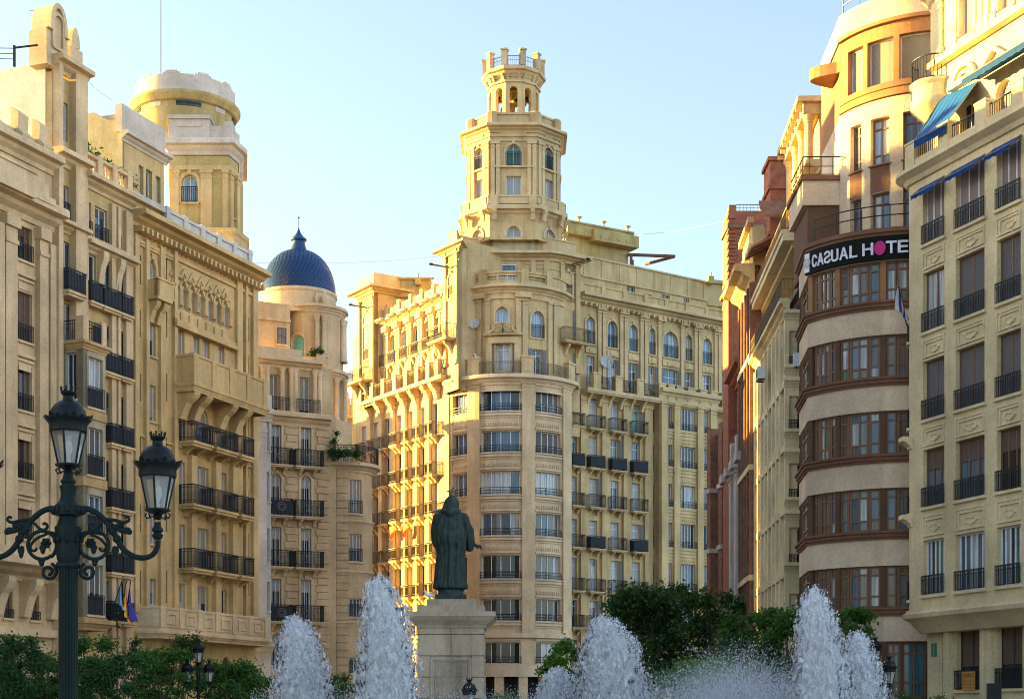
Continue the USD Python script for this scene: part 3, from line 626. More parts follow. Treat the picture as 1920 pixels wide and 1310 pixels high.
mb.box(rp, 0, PX(808, 131) - PX(702, 131), -5, 0, zcl, zt); strip(mb, rp, -.1, 5.2, PZ(559, 131.5), .35, .3); strip(mb, rp, -.05, 5.1, zt - .1, .16, .12); strip(mb, rp, .2, 5.1, PZ(575, 131.5), .1, .06); mb.box(rp, 2, 4.6, -.01, .06, PZ(600, 131.5), PZ(580, 131.5)); C.part('roof_block', mb, 'ochre')
# --- recessed round storeys above the bay
dr2 = Arc(Cc, 4.75); zu = ztab(120.0); zk = zu(548); uh = [
    dict(u0=dr2.u(930), u1=dr2.u(957), z0=zu(697), z1=zu(645), frame='white_paint', nh=(.78,), sur=.16, shutters='shutter_grey'),
    dict(u0=dr2.u(929), u1=dr2.u(954), z0=zu(605), z1=zu(577), arch=True, sur=.14),
    dict(u0=dr2.u(996), u1=dr2.u(1016), z0=zu(700), z1=zu(653), nh=(.75,), shutters='shutter_grey'), dict(u0=dr2.u(996), u1=dr2.u(1020), z0=zu(632), z1=zu(582), arch=True, rail=1.0, sur=.14),
    dict(u0=dr2.u(877), u1=dr2.u(893), z0=zu(700), z1=zu(655)), dict(u0=dr2.u(876), u1=dr2.u(892), z0=zu(632), z1=zu(583), arch=True, rail=1.0, sur=.14)]
aL, aR = -4.75 * math.radians(75), 4.75 * math.radians(72)
wall(C, dr2, (aL, aR, zl, zk), uh, 'cream', .3)
for h in uh: window(C, dr2, h, panes='sky' if h.get('arch') else 'cool', depth=.3, surmat='cream_trim')
mb = MB()
for px in (866, 899, 915, 972, 984, 1030, 1040): u = dr2.u(px); pilaster(mb, dr2, u - .2, u + .2, zl + .2, zk - .5, .14)
C.part('pilaster', mb, 'cream_trim')
# scrolled pediment over the middle door
mb = MB(); um = dr2.u(943.5); zp = zu(634); corn(mb, dr2, um - 1.45, um + 1.45, zp, .22, .5); mb.box(dr2, um - 1.15, um + 1.15, -.01, .3, zu(645) - .02, zp)
for s in (-1, 1):
    mb.box(dr2, um + s * 1.05 - .2, um + s * 1.05 + .2, -.01, .28, zl, zu(645))
    for rr in (.33, .2, .08): mb.tube([(*dr2.xy(um + s * .42 + rr * math.cos(t), .3), zp + .72 + rr * math.sin(t)) for t in np.linspace(0, 6.4, 16)], .07, 5)
    mb.tube([(*dr2.xy(um + s * (.6 + .8 * t), .32), zp + .25 + .45 * (1 - t) ** 2) for t in np.linspace(0, 1, 8)], .09, 5)
    g = Polygon([(um + s * .05, zp + .2), (um + s * 1.4, zp + .2), (um + s * .9, zp + .35), (um + s * .5, zp + .6), (um + s * .05, zp + .8)]); mb.poly(dr2, g, -.01, .2)
C.part('pediment', mb, 'cream_trim')
tb = Arc(Cc, 5.85)
for i, px in enumerate((832, 886, 990, 1061)):
    u = tb.u(px) if 840 < px < 1055 else (uL * 1.02 if px < 900 else uR * 1.02); mb = MB(); mb.box(tb, u - .48, u + .48, -.5, 0, zl, zl + 1.3); mb.box(tb, u - .54, u + .54, -.55, .06, zl + 1.3, zl + 1.45); mb.box(tb, u - .34, u + .34, -.01, .03, zl + .25, zl + 1.1); C.part('pedestal', mb, 'cream_trim')
    if i: r = MB(); r.rail(tb.path(pu + .48, u - .48, -.2), zl, 1.0, mid=(.85,)); C.part('railing', r, 'iron_brown')
    pu = u
mb = MB(); corn(mb, dr2, aL, aR, zk - .1, .62, .6); strip(mb, dr2, aL, aR, zk - .55, .2, .1)
for px in (898, 980): u = dr2.u(px); mb.box(dr2, u - .6, u + .6, -.01, .4, zk - .5, zk - .1)
C.part('cornice', mb, 'cream_trim', smooth=40)
mb = MB(); pr = Arc(Cc, 4.9); z1, z2 = zk + .5, zu(513); hp = [sbox(pr.u(a), z1 + .35, pr.u(e), z2 - .25) for a, e in ((876, 896), (914, 931), (935, 950), (953, 970), (990, 1023))]
mb.poly(pr, sbox(aL * 1.02, z1, aR * 1.02, z2).difference(unary_union(hp)), -.25, 0); strip(mb, pr, aL, aR, z2 - .05, .15, .08)
for px in (906, 984, 1030): u = pr.u(px); mb.box(pr, u - .3, u + .3, -.3, .1, z1, z2 + .3)
C.part('parapet', mb, 'cream', smooth=30)
for a, e in ((876, 896), (914, 931), (935, 950), (953, 970), (990, 1023)):
    r = MB(); r.rail(pr.path(pr.u(a), pr.u(e), -.15), z1 + .25, z2 - z1 - .45, sp=.13); C.part('railing', r, 'iron_brown')
# shoulders on both sides of the round storeys
Rs, Ls = Cr.off(.7), Cl.off(.5); zs = zr(480, 1066); r0, r1 = Rs.u(1049), Rs.u(1087); l0, l1 = Ls.u(832), Ls.u(859)
hs = [Wd(Rs, 1057, 1072, 510, 558, arch=True, rail=1.0, sur=.15), Wd(Rs, 1058, 1074, 581, 643, nh=(.75,), shutters='shutter_grey'), Wd(Rs, 1058, 1074, 661, 720, nh=(.75,), shutters='shutter_grey')]
wall(C, Rs, (r0, r1, zl - 4, zs), hs, 'cream', .3)
for h in hs: window(C, Rs, h, panes='sky', depth=.3, surmat='cream_trim')
balcony(C, Rs, Rs.u(1046), Rs.u(1094), Rs.z(1066, 644), 1.0, 1.05, cons=2, consh=.9, railmat='iron_brown')
hs = [Wd(Ls, 841, 850, 515, 560, arch=True, rail=1.0, sur=.15), Wd(Ls, 841, 850, 580, 632, nh=(.75,)), Wd(Ls, 838, 848, 661, 715, nh=(.75,))]
wall(C, Ls, (l0, l1, zl - 1, zs), hs, 'cream', .3)
for h in hs: window(C, Ls, h, panes='sky', depth=.3, surmat='cream_trim')
balcony(C, Ls, Ls.u(821), Ls.u(858), Ls.z(845, 638), 1.1, 1.05, cons=2, consh=.9, railmat='iron_brown')
mb = MB()
for fr, a, b in ((Rs, r0, r1), (Ls, l0, l1)):
    for u in (a + .25, b - .25): pilaster(mb, fr, u - .2, u + .2, zl + 1, zs - .6, .14)
    mb.prism(np.vstack([fr.path(a, b, -.02), fr.xy(b, -5), fr.xy(a, -5)]), zl - 1, zs)
C.part('shoulder', mb, 'cream')
ff = Plane((PX(866, 121.9), 121.9), (1, 0)); bw = PX(1030, 121.9) - PX(866, 121.9)
path = np.array([Ls.xy(l0, -8), Ls.xy(l0), Ls.xy(l1), ff.xy(0.0), ff.xy(bw), Rs.xy(r0), Rs.xy(r1), Rs.xy(r1, -8)])
zf = PZ(487, 121.9); mb = MB(); mb.prism(path, zk, zf); C.part('upper_block', mb, 'cream')
for a, e in ((872, 912), (985, 1024)):
    mb = MB(); o = sbox(ff.u(a), PZ(535, 121.9), ff.u(e), PZ(500, 121.9)); mb.poly(ff, o.difference(o.buffer(-.1)), -.01, .06); C.part('panel', mb, 'cream_trim')
    mb = MB(); mb.box(ff, ff.u(a), ff.u(e), -.01, .05, PZ(497, 121.9), PZ(491, 121.9)); C.part('panel', mb, 'cream_trim')
hm = dict(u0=ff.u(938), u1=ff.u(968), z0=PZ(530, 121.9), z1=PZ(497, 121.9), nh=(.65,), nv=1)
mb = MB(); mb.box(ff, hm['u0'] - .3, hm['u1'] + .3, -.02, .06, hm['z0'] - 1.0, hm['z1'] + .3); C.part('window_panel', mb, 'cream_trim'); window(C, ff, hm, panes='sky', depth=-.05, sur=.14)
mb = MB(); corn_p(mb, path, zf, .55, .75, False); mb.sweep(path, [(-.02, zf - .75), (.07, zf - .75), (.07, zf - .68), (-.02, zf - .68)]); mb.sweep(path, [(-.02, zf - .1), (.14, zf - .1), (.14, zf), (-.02, zf)])
for px in (880, 915, 1000, 1025):
    u = ff.u(px); mb.box(ff, u - .2, u + .2, -.01, .12, zk, zf - .1)
C.part('cornice', mb, 'cream_trim')
zq = PZ(447, 121.9); mb = MB(); mb.prism(path * .985 + Cc * .015, zf + .4, zf + .5); mb.sweep(path, [(-.5, zf + .5), (-.2, zf + .5), (-.2, zq), (-.5, zq)], False); mb.sweep(path, [(-.55, zq), (-.14, zq), (-.14, zq + .12), (-.55, zq + .12)], False)
for px in (870, 905, 965, 1026): u = ff.u(px); mb.box(ff, u - .35, u + .35, -.6, -.1, zf + .5, zq + .2)
C.part('parapet', mb, 'cream_trim')
# --- octagonal tower
T0 = np.array([PX(963, 123.4), 125.0]); zt = ztab(121.5)
def octo(h, f): return T0 + np.array([(-f, -h), (f, -h), (h, -f), (h, f), (f, h), (-f, h), (-h, f), (-h, -f)])
def octwall(T, h, f, z0, z1, fh, mat, depth, **kw):
    p = octo(h, f)
    for i in (0, 1, 7, 2, 6):
        a, b = p[i], p[(i + 1) % 8]; fr = Plane(a, b - a); L = float(np.hypot(*(b - a))); hs = [Wu(L / 2 + o, w, q0, q1, **k) for o, w, q0, q1, k in fh]
        wall(T, fr, (0, L, z0, z1), hs, mat, depth, parent=None)
        for x in hs: window(T, fr, x, depth=depth, **kw)
        yield i, fr, L
for i, fr, L in octwall(C, 3.8, 1.9, zq - .3, zt(408), [(0, 1.15, zt(447), zt(427), dict(arch=True, sur=.2))], 'cream', .25, panes='shut', sill=False): pass
zA, zB = zt(375), zt(258)
wins = [(0, 1.2, zt(312), zt(272), dict(arch=True, rail=1.05, sur=.18)), (0, 1.15, zt(371), zt(331), dict(panes='shut'))]
for i, fr, L in octwall(C, 3.62, 1.85, zA - 2, zB, wins, 'cream', .28, panes='cool'):
    mb = MB()
    for u in (.22, .62, L - .62, L - .22): pilaster(mb, fr, u - .15, u + .15, zA, zB - .35, .13)
    strip(mb, fr, .3, L - .3, zt(316), .14, .2); strip(mb, fr, 0, L, zB - .35, .1, .1); mb.box(fr, .8, L - .8, -.01, .06, zB + .05, zB + .5); C.part('pilaster', mb, 'cream_trim')
p8, p8b, p8c = octo(3.62, 1.85), octo(4.05, 2.05), octo(3.75, 1.9)
mb = MB(); corn_p(mb, octo(3.7, 1.85), zt(410), .9, .6); mb.prism(octo(4.1, 2.0), zt(388), zt(386)); mb.sweep(octo(4.1, 2.0), [(-.3, zt(388)), (0, zt(388)), (0, zA + .05), (-.3, zA + .05)], True); mb.sweep(octo(4.1, 2.0), [(-.35, zA + .05), (.06, zA + .05), (.06, zA + .18), (-.35, zA + .18)], True)
for i in range(8):
    a, b = octo(4.1, 2.0)[i], octo(4.1, 2.0)[(i + 1) % 8]; fr = Plane(a, b - a); L = float(np.hypot(*(b - a)))
    for u in (.5, L - .5): mb.box(fr, u - .3, u + .3, -.3, .07, zt(388), zA + .22); console(mb, fr, u, .35, .35, zt(398), .8, )
C.part('balustrade', mb, 'cream_trim')
mb = MB(); zC = zt(250); mb.prism(p8, zB, zC); corn_p(mb, p8, zC, .6, .65); mb.sweep(p8, [(-.02, zB), (.1, zB), (.1, zB + .14), (-.02, zB + .14)], True); C.part('cornice', mb, 'cream_trim')
mb = MB(); zD = zt(212); mb.prism(octo(3.45, 1.75), zC + .5, zD); mb.sweep(octo(3.45, 1.75), [(-.2, zD - .12), (.08, zD - .12), (.08, zD + .04), (-.2, zD + .04)], True)
for q in octo(3.3, 1.7): mb.lathe((*q, 0), [(.5, zC + .5), (.5, zD), (.42, zD + .1), (0, zD + .16)], 8)
C.part('parapet', mb, 'cream')
# open belvedere: ten arches round a stair
zD_ = zD; zt = ztab(122.7); zE, zF = zt(152), zt(98); rB = 1.98; n = 10; bp = [T0 + rB / math.cos(math.pi / n) * np.array([math.cos(t), math.sin(t)]) for t in (np.arange(n) + .5) * 2 * math.pi / n - math.pi / 2]
for i in range(n):
    a, b = bp[i], bp[(i + 1) % n]; fr = Plane(a, b - a); L = float(np.hypot(*(b - a)))
    wall(C, fr, (0, L, zD, zE + .1), [Wu(L / 2, .62, zD + .1, zE - .25, arch=True)], 'cream', .34, name='arcade')
mb = MB(); mb.sweep(np.array(bp) * .93 + T0 * .07, [(-.03, zD), (.0, zD), (0, zE), (-.03, zE)], True)
ring = np.array(bp); mb = MB(); mb.prism(ring, zE + .1, zt(140)); corn_p(mb, ring, zt(141), .75, .5); mb.sweep(ring, [(-.02, zE + .05), (.12, zE + .05), (.12, zE + .2), (-.02, zE + .2)], True); mb.prism(ring * 1.0, zt(132), zt(128)); mb.sweep(ring, [(-.1, zt(128)), (.3, zt(128)), (.3, zt(121)), (-.1, zt(121))], True)
for i in range(n): 
    fr = Plane(ring[i], ring[(i + 1) % n] - ring[i]); L = float(np.hypot(*(ring[(i + 1) % n] - ring[i])))
    for u in (.18, L - .18): console(mb, fr, u, .16, .3, zt(135), .5)
C.part('cornice', mb, 'cream_trim')
mb = MB(); zz = np.linspace(zD, zE, 60); aa = np.linspace(0, 6 * math.pi, 60)
for a, z in zip(aa, zz): mb.box(Plane(T0 + .1 * np.array([math.cos(a), math.sin(a)]), (math.cos(a), math.sin(a))), 0, .95, -.16, .16, z, z + .06)
mb.lathe((*T0, 0), [(.12, zD), (.12, zE)], 8); C.part('spiral_stair', mb, 'ochre')
for i in range(n):
    q = T0 + (ring[i] - T0) * 1.1; mb = MB(); d = (ring[i] - T0) / np.hypot(*(ring[i] - T0)); fr = Plane(q, (-d[1], d[0])); mb.box(fr, -.22, .22, -.22, .22, zt(122), zF + .15); mb.box(fr, -.28, .28, -.28, .28, zF + .15, zF + .28); C.part('merlon', mb, 'cream_trim')
r = MB(); rr = np.vstack([ring, ring[:1]]) * 1.0; r.rail(T0 + (rr - T0) * 1.08, zt(122), .8, sp=.16, mid=(.5,)); C.part('railing', r, 'iron_light')
# roof pieces behind the tower
pw = Plane((PX(1061, 131), 131), (.86, .5)); mb = MB(); zc0, z1 = PZ(478, 131), PZ(417, 131)
mb.box(pw, 0, 6.4, -4, 0, 34, PZ(440, 131)); mb.box(pw, -.15, 6.6, -4.2, .55, PZ(440, 131), z1); mb.box(pw, 2.3, 6.9, -1, .9, PZ(447, 131), PZ(433, 131) + .35)
for k in range(4): mb.box(pw, 2.9 + k * .9, 3.1 + k * .9, .89, .95, PZ(441, 131), PZ(437, 131) + .06)
strip(mb, pw, -.2, 6.6, z1 - .1, .14, .65); C.part('roof_pavilion', mb, 'ochre')
for k in range(3): q = pw.xy(1.05 + k * 2.5, .4); mb = MB(); mb.lathe((*q, z1 + .04), [(.16, 0), (.1, .12), (.06, .25), (.26, .42), (.3, .46), (0, .44)], 10); C.part('urn', mb, 'cream_trim')
mb = MB(); q = Plane((PX(1181, 134), 134), (1, .12)); zz = PZ(480, 134)
for u, w in ((.0, 0), (.0, -2.5), (.35, -1.2)): mb.box(q, u, u + .22, w - .12, w + .12, 36, zz)
mb.box(q, -.2, 4.0, -.12, .12, zz, zz + .22)
mb.sweep([q.xy(3.9, -.1), q.xy(1.9, -2.6)], [(-.1, zz), (.1, zz), (.1, zz + .2), (-.1, zz + .2)]); C.part('pergola', mb, 'terracotta')
# solid body behind the facades
bd = np.array([Cl.xy(UL0 - 1, -.6), Cl.xy(UL1 - .6, -.6), *bay.path(uL + .2, uR - .4, -.7), Cr.xy(UR0 + 1.2, -.6), Cr.xy(UR1, -.6), Cr.xy(UR1, -9), Cc + (2, 10), Cl.xy(UL0 - 1, -9)])
mb = MB(); mb.prism(bd, 0, zl - .4); C.part('body', mb, 'old_wall')
mb = MB(); mb.prism(np.vstack([dr2.path(aL, aR, -.5), [Cc + (4, 6)], [Cc + (-4, 6)]]), zl - .5, zk + .4); mb.prism(np.array([Cl.xy(UL0, -.4), Cl.xy(UL1, -.4), Cl.xy(UL1, -6), Cl.xy(UL0, -6)]), zterL - 1, zcl + .3); mb.prism(np.array([Cr.xy(Cr.u(1080), -.4), Cr.xy(UR1, -.4), Cr.xy(UR1, -8), Cr.xy(Cr.u(1080), -8)]), zterR - 1, zcR + .4)
mb.prism(np.array([Cs.xy(Cs.u(1068), -.3), Cs.xy(Cs.u(1327) + 6, -.3), Cs.xy(Cs.u(1327) + 6, -5), Cs.xy(Cs.u(1068), -5)]), zs0, zs1 - .1); mb.prism(octo(3.2, 1.6), zq - 1, zB); C.part('body', mb, 'old_wall')
# ------------------------------------------------------------------ left row of buildings (one street line)
Lf = Plane((-17.73, 82), (.40, 1)); lu_ = Lf.u; lz_ = Lf.z
def body(T, fr, u0, u1, z0, z1, dep=9, mat='old_wall', w=-.55):
    mb = MB(); mb.box(fr, u0, u1, -dep, w, z0, z1); return T.part('body', mb, mat)
# --- first building at the left edge
A = Thing('end_apartment_building', 'cream apartment building at the left picture edge with flat pilasters and brown blinds', 'building', (*Lf.xy(lu_(50)), 0)); A.trim = 'left_trim'
a0, a1 = lu_(-260), lu_(100); zp = lz_(45, 292)
rowsA = [(425, 489), (548, 640), (684, 770), (815, 898), (944, 1010)]; hA = []
colsA = [(31, 60), (-48, -16), (-125, -95), (-200, -172)]
for a, e in colsA:
    for k, (t, b) in enumerate(rowsA): hA.append(dict(u0=lu_(a), u1=lu_(e), z0=lz_(45, b), z1=lz_(45, t), blind='blind_brown' if k != 2 else None, bp=.85, rail=.75, nv=3))
    m = (a + e) / 2
    for o in (-30, 20): hA.append(dict(u0=lu_(m + o - 8), u1=lu_(m + o + 8), z0=lz_(35, 1160), z1=lz_(35, 1090), rail=.4))
    hA.append(dict(u0=lu_(m - 40) , u1=lu_(m - 31), z0=lz_(10, 362), z1=lz_(10, 292), blind='blind_beige', bp=1)); hA.append(dict(u0=lu_(m + 3), u1=lu_(m + 14), z0=lz_(53, 352), z1=lz_(53, 320), arch=True))
hA = [h for h in hA if h['u1'] < a1 - .2]
wall(A, Lf, (a0, a1, 0, zp), hA, 'left_cream', .24)
for h in hA: window(A, Lf, h, frame='brown_wood', panes='dark', depth=.24, surmat='left_trim')
mb = MB(); cp = MB()
for a, e in ((2, 24), (66, 82), (86, 97), (-80, -58), (-10, 0), (-160, -138)):
    mb.box(Lf, lu_(a), lu_(e), -.01, .28, lz_(45, 1040), lz_(45, 440)); 
    if e - a > 14: cp.box(Lf, lu_(a) - .08, lu_(e) + .08, -.01, .42, lz_(45, 440), lz_(45, 418)); cp.box(Lf, lu_(a) - .03, lu_(e) + .03, -.01, .34, lz_(45, 470), lz_(45, 462))
A.part('pilaster', mb, 'left_cream'); A.part('pilaster_capital', cp, 'left_trim')
for k in range(4):
    for a, e in colsA:
        m0, m1 = lu_(a) - .1, lu_(e) + .1; zz = lz_(45, rowsA[k][1]); mb = MB()
        strip(mb, Lf, m0, m1, zz - .75, .16, .14); strip(mb, Lf, m0, m1, zz - .95, .12, .08); mb.box(Lf, m0 + .2, m1 - .2, -.01, .05, zz - 1.35, zz - 1.05); A.part('spandrel', mb, 'left_trim')
mb = MB(); corn(mb, Lf, a0, a1, lz_(45, 304), .8, .7); mb.box(Lf, a0, lu_(86), -.3, 0, lz_(45, 285), lz_(45, 250))
for px in (36, 76, -20, -70): u = lu_(px); mb.prof(Lf, u - .35, u + .35, [(-.2, lz_(45, 270)), (.42, lz_(45, 270)), (.5, lz_(45, 262)), (.2, lz_(45, 250)), (.25, lz_(45, 222)), (-.2, lz_(45, 208))])
A.part('cornice', mb, 'left_trim')
mb = MB(); corn(mb, Lf, a0, a1, lz_(45, 414), 1.0, .95); strip(mb, Lf, a0, lu_(72), lz_(45, 380), .3, 1.0); A.part('ledge', mb, 'left_trim')
mb = MB(); mb.box(Lf, a0, lu_(28), .3, 1.15, lz_(15, 372), lz_(15, 325)); mb.box(Lf, lu_(28), lu_(62), .5, .9, lz_(45, 384), lz_(45, 345)); mb.box(Lf, a0, lu_(30), .25, 1.22, lz_(15, 327), lz_(15, 321)); A.part('stone_balcony', mb, 'left_trim')
mb = MB(); corn(mb, Lf, a0, a1, lz_(45, 1090), 1.0, 1.5); strip(mb, Lf, a0, a1, lz_(45, 1050), .5, .6)
for px in (-10, 42, 92, -60): console(mb, Lf, lu_(px), .5, 1.0, lz_(45, 1087), 1.7)
strip(mb, Lf, a0, a1, lz_(45, 1192), .35, .3); A.part('ledge', mb, 'left_trim')
for k in range(5):
    mb = MB(); u = a0 + 1.6 + k * 2.5; mb.box(Lf, u - .8, u + .8, -.3, .02, .2, 3.2); A.part('shop_window', mb, 'glass_dark')
body(A, Lf, a0, a1, 0, zp, 9)
mb = MB(); mb.box(Lf, lu_(45), lu_(58), -3, -2.2, zp, lz_(50, 235)); A.part('roof_hut', mb, 'left_cream')
# --- second building: slim pavilion with a curved gable, oriel below
B = Thing('gabled_apartment_building', 'narrow apartment building with curved roof gable and grey corner oriel behind the street lamp', 'building', (*Lf.xy(lu_(170)), 0)); B.trim = 'left_trim'
b0, b1, bm = lu_(97), lu_(247), lu_(155)
zA2, zB2 = lz_(125, 150), lz_(200, 352)
rA = [(190, 262, 106, 127), (346, 416, 106.5, 129), (452, 548, 107, 134), (568, 652, 107, 136)]
hB = []
for t, b, a, e in rA: hB.append(Wd(Lf, a, e, t, b, nv=3, frame='white_paint', blind='blind_brown' if t < 500 else 'blind_pink', bp=1, bfix=.7 if t < 200 else .55, rail=.95 if t < 500 and t > 200 else None))
gB = [[(161, 171), (178, 201), (214, 226)]]
for zt, zb_ in ((391, 457), ): 
    for a, e in gB[0]: hB.append(dict(u0=lu_(a), u1=lu_(e), z0=lz_(190, zb_), z1=lz_(190, zt), nv=2 if e - a > 15 else 1, rail=.8, blind='blind_brown', bp=.6))
for (t, b) in ((490, 580), (610, 700)):
    for a, e in ((161, 180), (186, 216), (221, 238)): 
        if t < 600 or a > 180: hB.append(dict(u0=lu_(a), u1=lu_(e), z0=lz_(200, b), z1=lz_(200, t), nv=2, blind='blind_grey', bp=.8))
for (t, b) in ((742, 836), (868, 955), (993, 1075), (1090, 1165)):
    for a, e in ((199, 217), (222, 239)): hB.append(dict(u0=lu_(a), u1=lu_(e), z0=lz_(220, b), z1=lz_(220, t), nv=2, blind='blind_grey', bp=.5))
wall(B, Lf, (bm, b1, 0, zB2), [h for h in hB if h['u0'] > bm], 'greenish', .22)
wall(B, Lf, (b0, bm, 0, zA2), [h for h in hB if h['u0'] < bm], 'greenish', .22)
for h in hB: window(B, Lf, h, panes='mix', depth=.22, surmat='left_trim', sill=False)
for h in hB:
    if h['z1'] < lz_(200, 480) and h['u0'] > lu_(150): balcony(B, Lf, h['u0'] - .1, h['u1'] + .1, h['z0'], .42, .95, panel='screen_dark', th=.22)
balcony(B, Lf, lu_(105), lu_(140), lz_(122, 551), .75, 1.0, panel='screen_dark', th=.25); 
mb = MB(); zz = lz_(125, 1180)
for a, e in ((98, 106), (130, 152)): mb.box(Lf, lu_(a), lu_(e), -.01, .4, 0, lz_(125, 128))
for a, e in ((152, 160), (204, 212), (231, 244), (216, 221)): mb.box(Lf, lu_(a), lu_(e), -.01, .2, 0, lz_(200, 380))
B.part('pilaster', mb, 'left_cream')
mb = MB()
for y in (128, 300): corn(mb, Lf, b0 - .1, bm, lz_(125, y + 18), .65, .75); 
corn(mb, Lf, b0, bm, lz_(125, 440), .5, .6); corn(mb, Lf, bm - .2, b1, lz_(200, 372), .65, .7); corn(mb, Lf, bm, b1, lz_(200, 488), .5, .55); strip(mb, Lf, bm, b1, lz_(200, 475), .4, .25)
for px in (186, 218): console(mb, Lf, lu_(px), .4, .45, lz_(200, 480), 1.6)
B.part('cornice', mb, 'left_trim')
mb = MB(); zq = lz_(200, 352); mb.box(Lf, bm, b1, -.35, -.1, zq, zq + .15); mb.box(Lf, bm, b1, -.4, -.02, zq + 1.15, zq + 1.3)
for q in np.linspace(bm, b1 - .3, 4): mb.box(Lf, q, q + .4, -.42, 0, zq, zq + 1.4)
for q in np.arange(bm + .5, b1 - .3, .24): 
    c = Lf.xy(q, -.22); mb.lathe((*c, 0), [(.05, zq + .15), (.09, zq + .4), (.05, zq + .65), (.09, zq + .9), (.05, zq + 1.15)], 6)
B.part('balustrade', mb, 'left_trim')
mb = MB(); g0, g1 = lu_(84), lu_(123); gm = (g0 + g1) / 2; zg0, zg1, zg2 = lz_(100, 128), lz_(100, 62), lz_(100, 8)
r = (g1 - g0) / 2 * .78; zc = lz_(100, 30); gp = Polygon([(g0, zg0), (g1, zg0), (g1, zg1), (gm + r, zg1)] + [(gm + r * math.cos(t), zg1 + (zg2 - zg1) * (math.sin(t) ** .7)) for t in np.linspace(0.05, math.pi - .05, 16)] + [(gm - r, zg1), (g0, zg1)])
mb.poly(Lf, gp, -.9, .1); hole = opening(gm - .3, gm + .3, zg0 + 1.0, zg2 - .55, True); mb.poly(Lf, hole.buffer(.14).difference(hole), .08, .22); mb.poly(Lf, gp.buffer(.03).difference(gp.buffer(-.2)).intersection(sbox(g0 - 1, zg1, g1 + 1, zg2 + 1)), .05, .24)
u0, u1 = lu_(129), lu_(152); zz0, zz1 = lz_(140, 150), lz_(140, 92); mb.box(Lf, u0, u1, -.8, .1, zz0, zz1); gp = Polygon([(u0 + .12, zz1)] + [((u0 + u1) / 2 + .32 * math.cos(t), zz1 + 1.0 * math.sin(t) ** .8) for t in np.linspace(math.pi - .05, .05, 10)]); mb.poly(Lf, gp, -.6, .05)
B.part('gable', mb, 'left_trim')
# oriel on the corner
Ob = Lf.off(1.3); zo0, zo1 = lz_(150, 1172), lz_(150, 668); o0, o1 = Ob.u(156), Ob.u(198)
Os = Plane(Lf.xy(o0 - .0), Lf.n); Os = Plane(Ob.xy(o0) - Lf.n * 1.5, Lf.n)   # side face towards the square
of = [dict(u0=o0 + .3, u1=o1 - .22, z0=lz_(180, b), z1=lz_(180, t), nv=3, blind='blind_grey', bp=.6) for k, (t, b) in enumerate(((690, 782), (818, 905), (940, 1012), (1066, 1158)))]
os_ = [dict(u0=.5, u1=1.1, z0=h['z0'] + .3, z1=h['z1'] + .12, nv=2, blind='screen_dark' if k == 0 else None, bp=1, bfix=.6) for k, h in enumerate(of)]
wall(B, Ob, (o0, o1, zo0, zo1), of, 'oriel_grey', .25); wall(B, Os, (0, 1.5, zo0, zo1), os_, 'oriel_grey', .25)
for h in of: window(B, Ob, h, panes='mix', depth=.25, surmat='left_trim')
for h in os_: window(B, Os, h, panes='mix', depth=.25, surmat='left_trim')
for h in of: r = MB(); r.rail(Ob.path(h['u0'], h['u1'], .1), h['z0'], .95, mid=(.8,)); B.part('railing', r, 'iron')
for h in of: mb = MB(); mb.box(Ob, h['u0'] + .02, h['u1'] - .02, .02, .04, h['z0'] + .05, h['z0'] + .9); B.part('screen', mb, 'screen_dark')
mb = MB(); pth = np.array([Lf.xy(o0), Ob.xy(o0), Ob.xy(o1), Lf.xy(o1)]); mb.prism(np.array([Lf.xy(o0 + .3, -.3), Ob.xy(o0 + .3, -.3), Ob.xy(o1 - .1, -.3), Lf.xy(o1 - .1, -.3)]), zo0, zo1); B.part('body', mb, 'old_wall')
mb = MB(); corn_p(mb, pth, zo1 - .05, .4, .25, False); mb.prism(pth, zo1, zo1 + .3); corn_p(mb, pth, zo0 - .3, .5, .35, False); mb.prism(pth, zo0 - .02, zo0)
for h in of: mb.sweep(pth, [(-.02, h['z0'] - .55), (.06, h['z0'] - .55), (.06, h['z0'] - .12), (-.02, h['z0'] - .12)])
B.part('oriel_moulding', mb, 'slab_ochre')
r = MB(); r.rail(np.array([Lf.xy(o0 + .1), Ob.xy(o0 + .1, -.05), Ob.xy(o1, -.05), Lf.xy(o1)]), zo1 + .35, 1.0, mid=(.85,)); B.part('railing', r, 'iron')
q = MB(); q.box(Ob, o0 + (o1 - o0) * .5, o1, -.1, -.07, zo1 + .4, zo1 + 1.25); B.part('screen', q, 'screen_dark')
mb = MB(); mb.box(Ob, o0 - .05, o0 + .35, -.4, .04, zo1 + .3, zo1 + 1.5); mb.box(Ob, o1 - .3, o1 + .04, -.4, .04, zo1 + .3, zo1 + 1.5); B.part('pedestal', mb, 'left_trim')
for h in hB:
    if h['u0'] > lu_(182) and lz_(200, 480) > h['z1']: r = MB(); q = MB(); q.box(Lf, h['u0'], h['u1'], .22, .235, h['z0'] + .1, h['z0'] + .9); 
body(B, Lf, b0, bm, 0, zA2, 9); body(B, Lf, bm, b1, 0, zB2, 9)
# white party wall of the roof storey, seen above the first building
mb = MB(); mb.box(Lf, b0 - .02, lu_(110), -8.5, -.35, zp - 1, lz_(88, 108)); B.part('party_wall', mb, 'white_wall')
